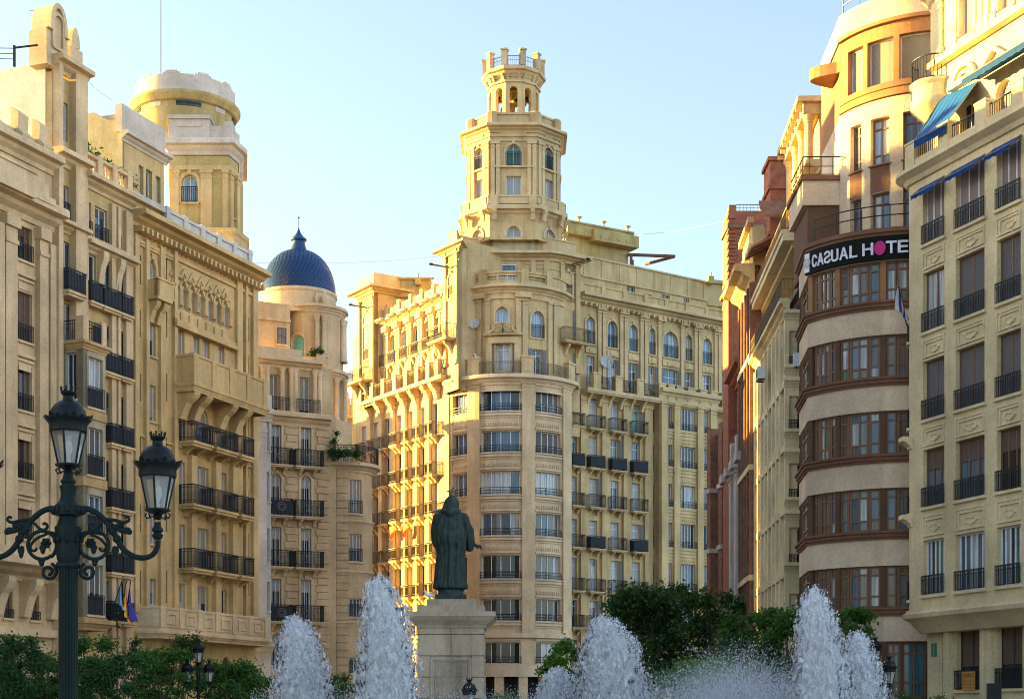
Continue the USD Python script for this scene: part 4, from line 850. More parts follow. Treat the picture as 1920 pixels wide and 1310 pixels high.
# stained wall of the neighbour's roof, terrace planting
mb = MB(); g = Polygon([(0, 0), (6.5, 0), (6.5, lz_(160, 190) - zq + .2), (4.2, lz_(160, 190) - zq + .5), (1.2, lz_(160, 190) - zq - .2), (0, lz_(225, 225) - zq)])
stw = Plane(Lf.xy(b1 - .15, 0), -Lf.n); pw_ = Plane(Lf.xy(b1 - .1, -6.6), Lf.n); g = Polygon([(0, zq - 1), (6.1, zq - 1), (6.1, lz_(240, 222)), (5.2, lz_(240, 214)), (4.4, lz_(240, 196)), (0, lz_(240, 188))]); mb.poly(pw_, g, -.35, 0); B.part('party_wall', mb, 'old_wall')
# --- third building: loggia, long balconies, round tower
D = Thing('loggia_apartment_building', 'ochre stone apartment building with seven-arched loggia, black iron balconies and a round tower above', 'building', (*Lf.xy(lu_(360)), 0)); D.trim = 'ochre_pale'
d0, d1 = lu_(247), lu_(480); zc3 = lz_(330, 462); hD = []
for cx, ty, by in ((327, 517, 566), (343, 526, 575), (359, 536, 585), (376, 544, 594), (391, 552, 602), (406, 560, 611), (421, 568, 622)): pass
za0, za1 = lz_(376, 594), lz_(376, 545)
arcD = [dict(u0=lu_(c - 5.2), u1=lu_(c + 5.2), z0=za0, z1=za1, arch=1.5, sur=.13) for c in (327.5, 343.5, 359.5, 375.5, 391, 406, 421)]
midD = [dict(u0=lu_(a), u1=lu_(e), z0=lz_(376, 706), z1=lz_(376, 632), nv=2) for a, e in ((330, 346), (362, 374), (381, 393), (409, 421))]
balD = [dict(u0=lu_(a), u1=lu_(e), z0=lz_(378, b), z1=lz_(378, t), arch=ar, nv=nv) for (t, b, ar) in ((766, 842, True), (875, 958, False), (990, 1076, False), (1098, 1162, False)) for a, e, nv in ((336, 347, 1), (368, 391, 2), (413, 425, 1))]
lefD = [Wd(Lf, 279, 292, t, b, nv=1) for t, b in ((605, 668), (722, 790), (838, 905), (958, 1020), (1084, 1134))] + [Wd(Lf, 277, 291, 488, 528, arch=1.7, sur=.22)]
slit = [Wd(Lf, x, x + 4.5, y, y + h, nv=1) for x in (260, 309) for y, h in ((478, 55), (580, 52), (700, 52), (820, 52), (945, 52), (1070, 60))] + [Wd(Lf, x, x + 5, y, y + 45, nv=1) for x in (452, 462) for y in (595, 665, 780, 850, 920, 1000, 1070)]
grD = [dict(u0=lu_(c - 9), u1=lu_(c + 9), z0=3.4, z1=lz_(400, 1228), arch=1.4, nv=2) for c in (300, 345, 375, 425)]
wall(D, Lf, (d0, d1, 0, zc3), arcD + midD + balD + lefD + slit + grD, 'ochre_pale', .24)
for h in arcD: window(D, Lf, h, frame='white_paint', panes='shut', depth=.24, nv=1, surmat='ochre_pale', sill=False)
for h in midD + balD + lefD: window(D, Lf, h, panes='mix', blind='blind_beige', bp=.9, bfix=.86 if rng.random() < .6 else .5, depth=.24, surmat='ochre_pale')
for h in slit + grD: window(D, Lf, h, panes='dark', depth=.24, sill=False, frame='brown_wood')
for k, (py) in enumerate((836, 951, 1068)):
    for a, e in ((333, 374), (377, 421), (425, 452)): balcony(D, Lf, lu_(a) + .1, lu_(e) - .02, lz_(378, py + 3), .95, 1.02, th=.26, cons=2, consh=.35, sp=.085)
mb = MB()
for c in (320, 335.5, 351.5, 367.5, 383.2, 398.5, 413.5, 429):
    x, y = Lf.xy(lu_(c), .1); column(mb, x, y, za0 + .1, lz_(376, 560), .1, 10); mb.box(Lf, lu_(c) - .2, lu_(c) + .2, -.01, .2, lz_(376, 560), lz_(376, 555))
D.part('loggia_columns', mb, 'ochre_pale')
mb = MB()
for c in (327.5, 343.5, 359.5, 375.5, 391, 406, 421): u = lu_(c); mb.box(Lf, u - .3, u + .3, -.01, .07, za0 - .75, za0 - .2); mb.poly(Lf, Polygon([(u - .55, za1 + .1), (u + .55, za1 + .1), (u, za1 + .75)]).difference(Polygon([(u - .3, za1 + .15), (u + .3, za1 + .15), (u, za1 + .5)])), -.01, .08)
strip(mb, Lf, lu_(322), lu_(438), lz_(376, 633), .22, .35); strip(mb, Lf, lu_(322), lu_(438), lz_(376, 625), .2, .2); D.part('loggia_parapet', mb, 'ochre_pale')
mb = MB()
for a, e in ((248, 256), (322, 328), (440, 450), (296, 305), (269, 275), (456, 460), (470, 479)): mb.box(Lf, lu_(a), lu_(e), -.01, .2, lz_(376, 1160), lz_(376, 480) if a > 310 else lz_(376, 500))
for a, e in ((351, 362), (397, 407), (429, 440)): mb.box(Lf, lu_(a), lu_(e), -.01, .3, lz_(376, 1160), lz_(376, 860))
D.part('pilaster', mb, 'ochre_pale')
mb = MB(); u0, u1 = lu_(325), lu_(464); z0, z1 = lz_(378, 738), lz_(378, 690)
e = [Lf.xy(u0), Lf.xy(u0, 1.25), Lf.xy(u1, 1.25), Lf.xy(u1)]; mb.prism(np.array(e), z0 - .3, z0); corn_p(mb, np.array(e), z0 - .45, .45, .15, False); mb.sweep(np.array(e), [(-.22, z0), (0, z0), (0, z1), (-.22, z1)]); mb.sweep(np.array(e), [(-.26, z1), (.05, z1), (.05, z1 + .12), (-.26, z1 + .12)])
for q in np.linspace(u0 + .2, u1 - .2, 5): mb.box(Lf, q - .22, q + .22, 1.05, 1.31, z0, z1 + .16)
D.part('stone_balcony', mb, 'ochre_pale')
mb = MB()
for px in (333, 357, 406, 434): console(mb, Lf, lu_(px), .55, 1.25, z0 - .32, 1.5)
D.part('corbel', mb, 'ochre_pale')
mb = MB(); q0, q1 = lu_(271), lu_(300); zz = lz_(285, 562); mb.box(Lf, q0, q1, 0, .8, zz - .15, zz); mb.box(Lf, q0, q1, .6, .8, zz, zz + .85); mb.box(Lf, q0, q0 + .2, .0, .8, zz, zz + .85); mb.box(Lf, q0 - .05, q1 + .05, .55, .86, zz + .85, zz + .95); console(mb, Lf, q0 + .35, .35, .65, zz - .15, 1.1); console(mb, Lf, q1 - .35, .35, .65, zz - .15, 1.1); D.part('stone_balcony', mb, 'ochre_pale')
mb = MB(); zz0, zz1 = lz_(368, 1192), lz_(368, 1152); p = np.array([Lf.xy(lu_(258)), Lf.xy(lu_(266), 1.1), Lf.xy(lu_(470), 1.1), Lf.xy(lu_(480))]); mb.prism(p, zz0, zz0 + .25); mb.sweep(p, [(-.25, zz0 + .2), (0, zz0 + .2), (0, zz1), (-.25, zz1)]); corn_p(mb, p, zz0 - .35, .4, .25, False); mb.sweep(p, [(-.3, zz1), (.05, zz1), (.05, zz1 + .12), (-.3, zz1 + .12)])
for q in np.linspace(lu_(270), lu_(468), 7): mb.box(Lf, q - .2, q + .2, 1.0, 1.16, zz0 + .2, zz1 + .16)
D.part('stone_balcony', mb, 'left_trim')
for q in np.linspace(lu_(270), lu_(468), 7)[:-1]:
    w_ = (lu_(468) - lu_(270)) / 6; mb = MB(); o = sbox(q + .4, zz0 + .4, q + w_ - .4, zz1 - .15); mb.poly(Lf, o.difference(o.buffer(-.12)), 1.05, 1.15); D.part('panel', mb, 'left_trim')
mb = MB(); dentils(mb, Lf, d0, d1, zc3 - .02, .16, .42, .55, .3); D.part('modillions', mb, 'ochre_pale')
mb = MB(); corn(mb, Lf, d0 - .1, d1 + .2, zc3, .75, .95); strip(mb, Lf, d0, d1, zc3 - .75, .16, .12); strip(mb, Lf, d0, lu_(322), lz_(280, 470), .12, .1); strip(mb, Lf, d0, d1, lz_(376, 850), .0 + .1, .1)
D.part('cornice', mb, 'ochre_pale')
mb = MB(); mb.box(Lf, lu_(318), d1 - .1, -.5, -.2, zc3 + .7, zc3 + 1.7); mb.box(Lf, lu_(318), d1 - .1, -.55, -.12, zc3 + 1.7, zc3 + 1.85)
for q in np.linspace(lu_(320), d1 - .4, 6): mb.box(Lf, q - .2, q + .2, -.56, -.1, zc3 + .7, zc3 + 1.95)
D.part('parapet', mb, 'white_stone')
body(D, Lf, d0, d1, 0, zc3 + .7, 9, w=-.6)
# attic storey
At = Lf.off(-.45); ha = [Wd(At, a, e, t, b, nv=2) for a, e, t, b in ((260, 269, 311, 367), (274, 285, 319, 378), (292, 301, 331, 387))]; zat = At.z(285, 296)
wall(D, At, (d0, lu_(321), zc3, zat), ha, 'ochre_pale', .3)
for h in ha: window(D, At, h, panes='cool', depth=.3)
mb = MB(); q0, q1 = d0, lu_(321); mb.box(At, q0, q1 + .6, -7, -.45, zc3, zat + 1.5); corn(mb, At, q0 - .3, q1 + .25, zat, .5, .45); mb.box(At, q0 - .2, q1 + .1, -.4, 0, zat + .5, zat + 1.9); strip(mb, At, q0, q1, At.z(285, 392), .3, .3); D.part('attic', mb, 'rose_white')
sp_ = Plane(At.xy(q0 - .01), -At.n)
# round tower: square lower body, drum, crenellated top
TX = np.array([PX(347, 92.5), 92.5]); zt9 = ztab(89.5); R9 = 3.15
wd = 2.55; uc9 = np.array([math.cos(math.atan2(1, .40)), math.sin(math.atan2(1, .40))])
tc = np.array([PX(392, 92), 92.0])
sq = np.array([[PX(318, 89.6), 89.6], [PX(428, 89.6), 89.6], [PX(446, 91), 91.0], [PX(446, 95), 95.0], [PX(318, 95), 95.0]])
f0 = Plane(sq[0], sq[1] - sq[0]); L0 = float(np.hypot(*(sq[1] - sq[0]))); f1 = Plane(sq[1], sq[2] - sq[1]); L1 = float(np.hypot(*(sq[2] - sq[1])))
hw = [Wd(f0, 341, 370, 328, 380, arch=True, nv=2, sur=.2)]; zr9 = zt9(290)
wall(D, f0, (0, L0, zc3, zr9), hw, 'ochre', .3); wall(D, f1, (0, L1, zc3, zr9), [Wu(L1 / 2, .5, zt9(400), zt9(350), arch=True)], 'ochre', .3)
window(D, f0, hw[0], panes='sky', depth=.3, rail=.9, surmat='ochre_pale'); window(D, f1, Wu(L1 / 2, .5, zt9(400), zt9(350), arch=True), panes='dark', depth=.3)
mb = MB(); mb.box(f0, 0, L0, -5, -.5, zc3, zr9); D.part('body', mb, 'ochre')
mb = MB()
for a, e in ((377, 398), (418, 428), (326, 336)): pilaster(mb, f0, f0.u(a), f0.u(e), zt9(450), zt9(318), .16)
for u in (.25, L1 - .25): pilaster(mb, f1, u - .2, u + .2, zt9(450), zt9(318), .16)
mb.sweep(sq[:4], [(-.02, zt9(318)), (.1, zt9(318)), (.1, zt9(310)), (-.02, zt9(310))])
q = np.vstack([sq[:3] + (0, 0), sq[3:4]]); mb.sweep(q, [(-.02, zt9(480)), (.55, zt9(480)), (.55, zt9(443)), (.65, zt9(440)), (.65, zt9(432)), (-.02, zt9(432))]); D.part('pilaster', mb, 'ochre_pale')
mb = MB(); corn_p(mb, sq, zt9(290), .85, .55); mb.prism(sq, zt9(291), zt9(262)); mb.sweep(sq, [(-.6, zt9(262)), (.1, zt9(262)), (.1, zt9(236)), (-.6, zt9(236))], True)
a, b = f0.u(316), f0.u(396); mb.box(f0, f0.u(318), f0.u(394), -1, .16, zt9(262), zt9(224)); mb.box(f0, a, b, -1.05, .26, zt9(224), zt9(217)); mb.box(f0, f0.u(333), f0.u(378), .15, .2, zt9(238), zt9(229)); mb.box(f0, f0.u(420), L0 + .25, -.9, .14, zt9(262), zt9(228)); D.part('pedestal_storey', mb, 'rose_white')
mb = MB(); n = 48
mb.lathe((*TX, 0), [(R9 - .3, zt9(262)), (R9 - .28, zt9(200)), (R9 - .28, zt9(186)), (R9 - .1, zt9(184)), (R9 + .02, zt9(178)), (R9 + .12, zt9(174)), (R9 + .12, zt9(169)), (R9 - .12, zt9(166))], n); D.part('drum', mb, 'ochre', smooth=30)
mb = MB(); Rr = R9 - .2; mb.lathe((*TX, 0), [(Rr + .1, zt9(167)), (Rr, zt9(160)), (Rr - .02, zt9(136)), (Rr - .3, zt9(136)), (Rr - .3, zt9(160)), (0, zt9(160))], n); D.part('drum_parapet', mb, 'rose_white', smooth=30)
dr = Arc(TX, Rr - .02, -90); mb = MB()
for k in range(10):
    u = (k - 3.1) * 2 * math.pi * Rr / 10; mb.box(dr, u - .34, u + .34, -.3, .01, zt9(136.2), zt9(130)); mb.box(dr, u - .5, u + .5, -.3, .0, zt9(136.3), zt9(133))
D.part('crenellation', mb, 'rose_white')
dr = Arc(TX, R9 - .28, -90)
for k in range(-4, 5):
    u = dr.u(354) + k * 2.05; mb = MB(); hh = (.72, .4)[k % 2]; mb.box(dr, u - hh, u + hh, -.2, .03, zt9(195), zt9(183)); mb2 = D.part('vent', mb, ('glass_dark', 'rose_white')[k % 2])
    if k % 2 == 0: mb = MB(); mb.sweep(dr.path(u - hh, u + hh, .04), [(-.01, zt9(190)), (.02, zt9(190)), (.02, zt9(189)), (-.01, zt9(189))]); D.part('grille', mb, 'iron', mb2)
mb = MB(); mb.tube([(PX(301.5, 91), 91, zt9(128)), (PX(301.5, 91), 91, PZ(-40, 91))], [.05, .03], 6); mb.tube([(PX(301.5, 91), 91, zt9(128)), (PX(299, 91), 91.4, zt9(140))], .05, 5); single('roof_mast', mb, 'dish_grey', 'tall thin grey radio mast standing on the crenellated round tower', 'mast')
# --- fourth building: corner house with a blue tiled dome
G = Thing('domed_corner_building', 'sandstone corner building with blue tiled dome, louvred shutters and round corner bay', 'building', (-12, 98, 0)); G.trim = 'sand_trim'
gd = np.array([.89, .45]) / np.hypot(.89, .45); g0 = np.array([PX(550, 96), 96.0]); Gf_ = Plane(g0, gd); gz = lambda py, px=560: Gf_.z(px, py); gu = Gf_.u
gL, gR = gu(473), gu(622); rG = [(798, 878), (891, 972), (990, 1067), (1086, 1168)]; hG = []
for k, (t, b) in enumerate(rG):
    for a, e in ((509, 527), (564, 583)): hG.append(dict(u0=gu(a), u1=gu(e), z0=gz(b), z1=gz(t), arch=(k == 1), nv=2, panes='shut', sur=.14))
for a, e in ((509, 527), (564, 583)): hG.append(dict(u0=gu(a), u1=gu(e), z0=gz(1255), z1=gz(1188), arch=True, nv=2, panes='shut', sur=.14))
sm = [dict(u0=gu(619), u1=gu(629), z0=gz(t + 33), z1=gz(t), nv=1) for t in (945, 1040, 1122, 1226)]
zG1 = gz(800, 560)
wall(G, Gf_, (gL, gR + .3, 0, gz(772)), hG, 'sandstone', .3)
for h in hG: window(G, Gf_, h, panes='shut', depth=.3, surmat='sand_trim', sill=False)
# slatted dark gaps of the half open shutters
for h in hG:
    mb = MB(); w_ = h['u1'] - h['u0']; hh = h['z1'] - h['z0']
    for q in (.14, .36, .58, .8): mb.box(Gf_, h['u0'] + w_ * q - .035, h['u0'] + w_ * q + .035, -.262, -.215, h['z0'] + .05, h['z0'] + hh * .72)
    G.part('shutter_gap', mb, 'shadow_room')
for k in range(4):
    for a, e in ((507, 550), (556, 608)): balcony(G, Gf_, gu(a) - .3, gu(e) - .25, gz(rG[k][1] - 2), .8, 1.0, cons=2, consh=.4, ornament=True, sp=.09, panel='screen_dark' if (k * 2 + a) % 4 == 1 else None)
# rustication: every course of stone its own block between the windows and at the corner
for a, e in ((534, 559), (592, 617)):
    z = 5.0; k = 0
    while z < gz(785):
        mb = MB(); o = .12 if k % 2 else 0; mb.box(Gf_, gu(a) + o, gu(e) - o, -.01, .09, z, z + .40); G.part('stone_course', mb, 'sandstone'); z += .44; k += 1
mb = MB(); corn(mb, Gf_, gL, gR - .2, gz(800), .8, .65); G.part('cornice', mb, 'sand_trim')
# round corner bay
gc = np.array([PX(648, 99.2), 99.2]); cb = Arc(gc, 1.7, -60, .3); Rb0, Rb1 = -1.7 * math.radians(75), 1.7 * math.radians(85); zby = gz(882, 650)
hc = []
for t, b in ((898, 962), (1000, 1052), (1121, 1156), (1232, 1262)):
    hc.append(dict(u0=cb.u(655), u1=cb.u(678), z0=gz(b, 650), z1=gz(t, 650), nv=3, blind='blind_beige', bp=1 if t < 1100 else 0, bfix=.6)); hc.append(dict(u0=cb.u(621), u1=cb.u(630), z0=gz(b, 650), z1=gz(b - 30, 650), nv=1))
wall(G, cb, (Rb0, Rb1, 0, zby), hc, 'sandstone', .25)
for h in hc: window(G, cb, h, panes='cool', depth=.25, surmat='sand_trim', rail=.8 if h['nv'] == 3 else None)
for a, e in ((632, 653),):
    z = 3.0
    while z < zby - .3: mb = MB(); mb.box(cb, cb.u(a), cb.u(e), -.01, .08, z, z + .42); G.part('stone_course', mb, 'sandstone'); z += .47
mb = MB(); mb.prism(cb.path(Rb0, Rb1, -.35), 0, zby); mb.prism(np.array([Gf_.xy(gL, -.5), Gf_.xy(gR, -.5), gc + (0.4, 0), gc + (-5, 8.5), gc + (-11, 4), Gf_.xy(gL, -6)]), 0, gz(775)); G.part('body', mb, 'sandstone')
mb = MB(); corn(mb, cb, Rb0, Rb1, zby - .1, .6, .55); mb.prism(cb.path(Rb0, Rb1, .45), zby + .3, zby + .5)
for y in (975, 1070, 1165): corn(mb, cb, Rb0, Rb1, gz(y + 8, 650), .3, .15)
G.part('cornice', mb, 'sand_trim', smooth=40)
r = MB(); r.rail(cb.path(Rb0, Rb1, .4), zby + .5, 1.05, sp=.09, mid=(.9,)); G.part('railing', r, 'iron')
# storey of columns, set back a little; attic and dome drum
Gq = Gf_.off(-.35); hq = [dict(u0=Gq.u(a), u1=Gq.u(e), z0=Gq.z(560, 782), z1=Gq.z(560, 706), nv=2, blind='blind_beige', bp=1, bfix=.8) for a, e in ((506, 524), (562, 582))]
zq1 = gz(682)
wall(G, Gq, (Gq.u(473), Gq.u(625), gz(800), zq1), hq, 'sandstone', .3)
for h in hq: window(G, Gq, h, panes='mix', depth=.3, surmat='sand_trim', sill=False)
for h in hq: r = MB(); r.rail(Gf_.path(h['u0'] - .4, h['u1'] + .45, .25), gz(778), .95, sp=.09, mid=(.8,)); G.part('railing', r, 'iron')
for px in (491, 499, 527, 544, 552, 588, 597):
    x, y = Gq.xy(Gq.u(px), .22); mb = MB(); column(mb, x, y, gz(775), zq1 - .3, .17); G.part('column', mb, 'sand_trim', smooth=40)
dc = np.array([PX(584, 99.6), 99.6]); c2 = Arc(dc, 2.12, -90, .3); r2 = Arc(np.array([PX(612, 99.5), 99.5]), 1.2, -60, .3)
# upper round corner under the dome
k2 = Arc(np.array([PX(590, 99.8), 99.8]), 1.95, -90, .3); K0, K1 = k2.u(545) - .3, 1.95 * math.radians(100); zk0, zk1, zk2 = gz(800), gz(682), gz(566)
hk = [dict(u0=k2.u(549), u1=k2.u(571), z0=gz(655), z1=gz(610), arch=True, frame='sand_trim', panes='turq')]
PANES['turq'] = (('turquoise', 1),)
cc = Arc(np.array([PX(588, 100.2), 100.2]), 1.9, -90, .3); cu0, cu1 = -1.9 * math.radians(95), 1.9 * math.radians(105)
hk = [dict(u0=cc.u(547), u1=cc.u(571), z0=gz(656), z1=gz(609), arch=True, sur=.1)]
wall(G, cc, (cu0, cu1, zk0, zk2), hk, 'sandstone', .2)
window(G, cc, hk[0], frame='sand_trim', panes='turq', nv=1, depth=.2)
mb = MB(); mb.prism(cc.path(cu0, cu1, -.3), zk0, zk2 + .1); G.part('body', mb, 'sandstone')
for px in (594, 606, 634, 640): x, y = cc.xy(cc.u(px) if px < 630 else cu1 * (.72 if px < 637 else .8), .12); mb = MB(); column(mb, x, y, gz(655), zk2 - .25, .17); G.part('column', mb, 'sand_trim', smooth=40)
for px in (600, 612, 626, 636): x, y = cc.xy(cc.u(px) if px < 630 else cu1 * .7, .28); mb = MB(); column(mb, x, y, gz(775), zk1 - .3, .16); G.part('column', mb, 'sand_trim', smooth=40)
mb = MB()
for z, h, p in ((zk2 - .05, .5, .34), (zk1 - .3, .55, .36), (gz(800), .7, .45)): corn(mb, cc, cu0, cu1, z, h, p)
corn(mb, Gq, Gq.u(473), Gq.u(600), zk1 - .3, .6, .6); mb.box(Gq, Gq.u(478), Gq.u(566), -.3, .1, zk1 + .3, gz(654)); mb.box(cc, cu0, cc.u(597), -.2, .35, zk1 + .25, gz(656)); mb.box(cc, cc.u(592), cc.u(606), -.2, .5, zk1 + .25, gz(650)); G.part('cornice', mb, 'sand_trim')
Gt = Gf_.off(-2.2); mb = MB(); mb.box(Gt, Gt.u(470), Gt.u(544), -5, 0, zk1, gz(555)); strip(mb, Gt, Gt.u(470), Gt.u(544), gz(590), .2, .15); G.part('attic', mb, 'sandstone')
hk = Wd(Gt, 519, 536, 615, 646, nv=2, nh=(.5,), frame='brown_wood', panes='dark'); window(G, Gt, hk, depth=-.06, sur=.1)
# dome
dq = np.array([PX(560, 100.6), 100.6]); RD = 2.36; zd0, zd1 = PZ(546, 99.5), PZ(470, 100.6)
mb = MB(); mb.lathe((*dq, 0), [(RD + .05, zk2), (RD + .05, zd0 - .25), (RD + .14, zd0 - .18), (RD + .14, zd0), (RD - .1, zd0 + .02)], 40); G.part('dome_drum', mb, 'sand_trim', smooth=30)
hD_ = zd1 - zd0; prf = [(RD * math.cos(t) ** .86, zd0 + hD_ * (math.sin(t) ** .96)) for t in np.linspace(0, math.radians(80), 27)]
mb = MB(); mb.lathe((*dq, 0), [(r * .985, z) for r, z in prf], 40); dome = G.part('dome', mb, 'dome_base', smooth=True)
mb = MB(); nt = 56
for i in range(26):
    (ra, za), (rb, zb2) = prf[i], prf[i + 1]; m = max(14, int(nt * ra / RD)); t = (np.arange(m) + .5 * (i % 2)) * 2 * math.pi / m; hw = math.pi / m * .94
    def pt(r, a, z): return np.stack([dq[0] + r * np.cos(a), dq[1] + r * np.sin(a), np.full_like(a, z)], 1)
    v = np.stack([pt(ra + .045, t - hw, za - .005), pt(ra + .05, t, za - .05), pt(ra + .045, t + hw, za - .005), pt(rb + .012, t + hw, zb2), pt(rb + .012, t - hw, zb2)], 1)
    ii = np.arange(m)[:, None] * 5; mb.add(v.reshape(-1, 3), np.concatenate([ii + [0, 1, 2], ii + [0, 2, 3], ii + [0, 3, 4]]))
G.part('dome_tiles', mb, 'dome_tile', dome, kind='stuff')
mb = MB(); mb.lathe((*dq, 0), [(.66, zd1 - .12), (.52, zd1 + .06), (.42, zd1 + .4), (.40, zd1 + .58), (.53, zd1 + .66), (.53, zd1 + .73), (.3, zd1 + .92), (.14, zd1 + 1.16), (.06, zd1 + 1.36), (.03, zd1 + 1.5), (.03, zd1 + 2.1), (0, zd1 + 2.1)], 20); mb.ell((*dq, zd1 + 2.14), .07, 1); G.part('lantern_finial', mb, 'dome_base', smooth=30)
for px in (594, 608): x, y = PX(px, 98.6), 98.6; mb = MB(); mb.lathe((x, y, zk2 + .4), [(.14, 0), (.1, .15), (.2, .35), (.22, .55), (.1, .75), (.05, .9), (0, .92)], 10); G.part('urn', mb, 'sand_trim', smooth=40)
# pale pilaster house between the loggia building and the domed building
H0 = Thing('pale_pilaster_building', 'slim pale grey-white building strip with one giant pilaster beside the loggia building', 'building', (-15.5, 91, 0)); H0.trim = 'white_stone'
hp_ = Plane((PX(471, 90.6), 90.6), (.93, .37)); ha = [Wd(hp_, 474, 480, t, t + 62, nv=1) for t in (785, 880, 985, 1085)] + [Wd(hp_, 500, 505, t, t + 55, nv=1) for t in (790, 885, 990, 1090)]
wall(H0, hp_, (0, hp_.u(508), 0, hp_.z(490, 742)), ha, 'white_stone', .25)
for h in ha: window(H0, hp_, h, panes='cool', depth=.25)
mb = MB(); pilaster(mb, hp_, hp_.u(482), hp_.u(498), hp_.z(490, 1200), hp_.z(490, 805), .3); corn(mb, hp_, 0, hp_.u(510), hp_.z(490, 790), .7, .5); mb.box(hp_, 0, hp_.u(509), -.4, .1, hp_.z(490, 775), hp_.z(490, 740)); corn(mb, hp_, 0, hp_.u(511), hp_.z(490, 1222), .5, .6); H0.part('pilaster', mb, 'white_stone')
mb = MB(); mb.box(hp_, 0, hp_.u(508), -4, -.4, 0, hp_.z(490, 745)); H0.part('body', mb, 'white_stone')
# street side of the domed building and sunlit house far down that street
W0 = np.array([PX(668, 104), 104.0]); sl = Plane(W0, np.array([-.56, .83]))
mb = MB(); mb.box(sl, 4.2, 30.4, -9, -.2, 0, gz(566) - .4); corn(mb, sl, 5, 30.4, gz(590), .8, .8)
for k in range(7): mb.box(sl, 5.5 + k * 3.3, 6 + k * 3.3, -.2, .1, 0, gz(600))
G.part('street_side', mb, 'sandstone')
K = Thing('sunlit_far_building', 'sunlit yellow building with stepped gable tops far down the left side street', 'building', (-14, 136, 0)); K.trim = 'cream_trim'
kf = Plane((PX(640, 138), 138), (1, .1)); hk = [Wd(kf, x, x + 9, y, y + 42, nv=2) for x in (650, 666) for y in (845, 915, 985)]
wall(K, kf, (-1, kf.u(700), 0, kf.z(660, 790)), hk, 'cream', .3)
for h in hk: window(K, kf, h, depth=.3)
mb = MB(); mb.box(kf, -1, kf.u(700), -8, -.4, 0, kf.z(660, 792)); corn(mb, kf, -1, kf.u(700), kf.z(660, 795), .7, .6)
for px in (648, 666): 
    u = kf.u(px); zz = kf.z(660, 782)
    for q, (w, h) in enumerate(((1.0, 1.1), (.8, 1.7), (.55, 2.2), (.3, 2.6))): mb.box(kf, u - w / 2, u + w / 2, -1.2 + q * .1, .05 + q * .01, zz, zz + h)
balcony(K, kf, kf.u(645), kf.u(672), kf.z(660, 860), .8); K.part('stepped_gables', mb, 'cream_trim')

N1 = Thing('street_corner_house', 'sandstone house further along the side street behind the domed building', 'building', (*sl.xy(43), 0)); N1.trim = 'sand_trim'
hn_ = [dict(u0=40.5 + k * 3.5, u1=41.8 + k * 3.5, z0=2 + r * 3.4, z1=4.3 + r * 3.4) for k in range(8) for r in range(8)]
wall(N1, sl, (38.8, 70, 0, 29.3), hn_, 'sandstone', .3)
for h in hn_: window(N1, sl, h, panes='dark', depth=.3, nv=2)
mb = MB(); mb.prism(np.array([sl.xy(39.4, -.45), sl.xy(50.6, -9), sl.xy(70, -9), sl.xy(70, -.45)]), 0, 29.3); corn(mb, sl, 38.8, 70, 29, .8, .8); N1.part('body', mb, 'sandstone')
N2 = Thing('near_left_house', 'cream apartment house beyond the left picture edge continuing the left row', 'building', (*Lf.xy(a0 - 12), 0)); N2.trim = 'left_trim'
n0, n1 = a0 - 52, a0 - .05; hn_ = [dict(u0=n0 + 1.5 + k * 3.3, u1=n0 + 2.9 + k * 3.3, z0=1.5 + r * 3.5, z1=3.8 + r * 3.5, rail=.8) for k in range(15) for r in range(8)]
wall(N2, Lf, (n0, n1, 0, zp), hn_, 'left_cream', .24)
for h in hn_: window(N2, Lf, h, frame='brown_wood', panes='dark', depth=.24, blind='blind_brown', bp=.5)
mb = MB(); mb.box(Lf, n0, n1, -9, -.5, 0, zp); corn(mb, Lf, n0, n1, zp, .8, .7); N2.part('body', mb, 'left_cream')
# ------------------------------------------------------------------ right row
# --- round hotel
H = Thing('round_corner_hotel', 'round-cornered hotel with brown ribbon windows, cream bands and an orange top storey', 'building', (19.5, 67.5, 0)); H.trim = 'terracotta'
PANES['teal'] = (('glass_teal', 1),)
hc0 = np.array([16.35, 66.3]); hb = Arc(hc0, 4.6, 207.5, .3); hz = lambda py, px=1700: hb.z(px, py)
h0, h1 = 0.0, 4.6 * math.radians(125); hfl = 3.4; hf = Plane(hb.xy(0) + (.27, hfl), (-.27, -hfl)); hfl = float(np.hypot(.27, hfl))
bands = [(573, 625), (716, 768), (861, 913), (1005, 1059), (1149, 1201)]
wz = [(486, 573), (625, 716), (768, 861), (913, 1005), (1059, 1149)]
bp_ = np.vstack([hf.xy(np.array([0, hfl * .999])), hb.path(h0 + .01, h1)])
for k, (t, b) in enumerate(bands):
    mb = MB(); mb.sweep(bp_, [(-.5, hz(b)), (0, hz(b)), (0, hz(t)), (-.5, hz(t))]); H.part('band', mb, 'hotel_cream', smooth=40)
    mb = MB(); z = hz(t); mb.sweep(bp_, [(-.3, z - .1), (.07, z - .1), (.07, z - .02), (.13, z), (.13, z + .12), (.2, z + .15), (.2, z + .24), (-.3, z + .24)]); H.part('sill_moulding', mb, 'terracotta', smooth=40)
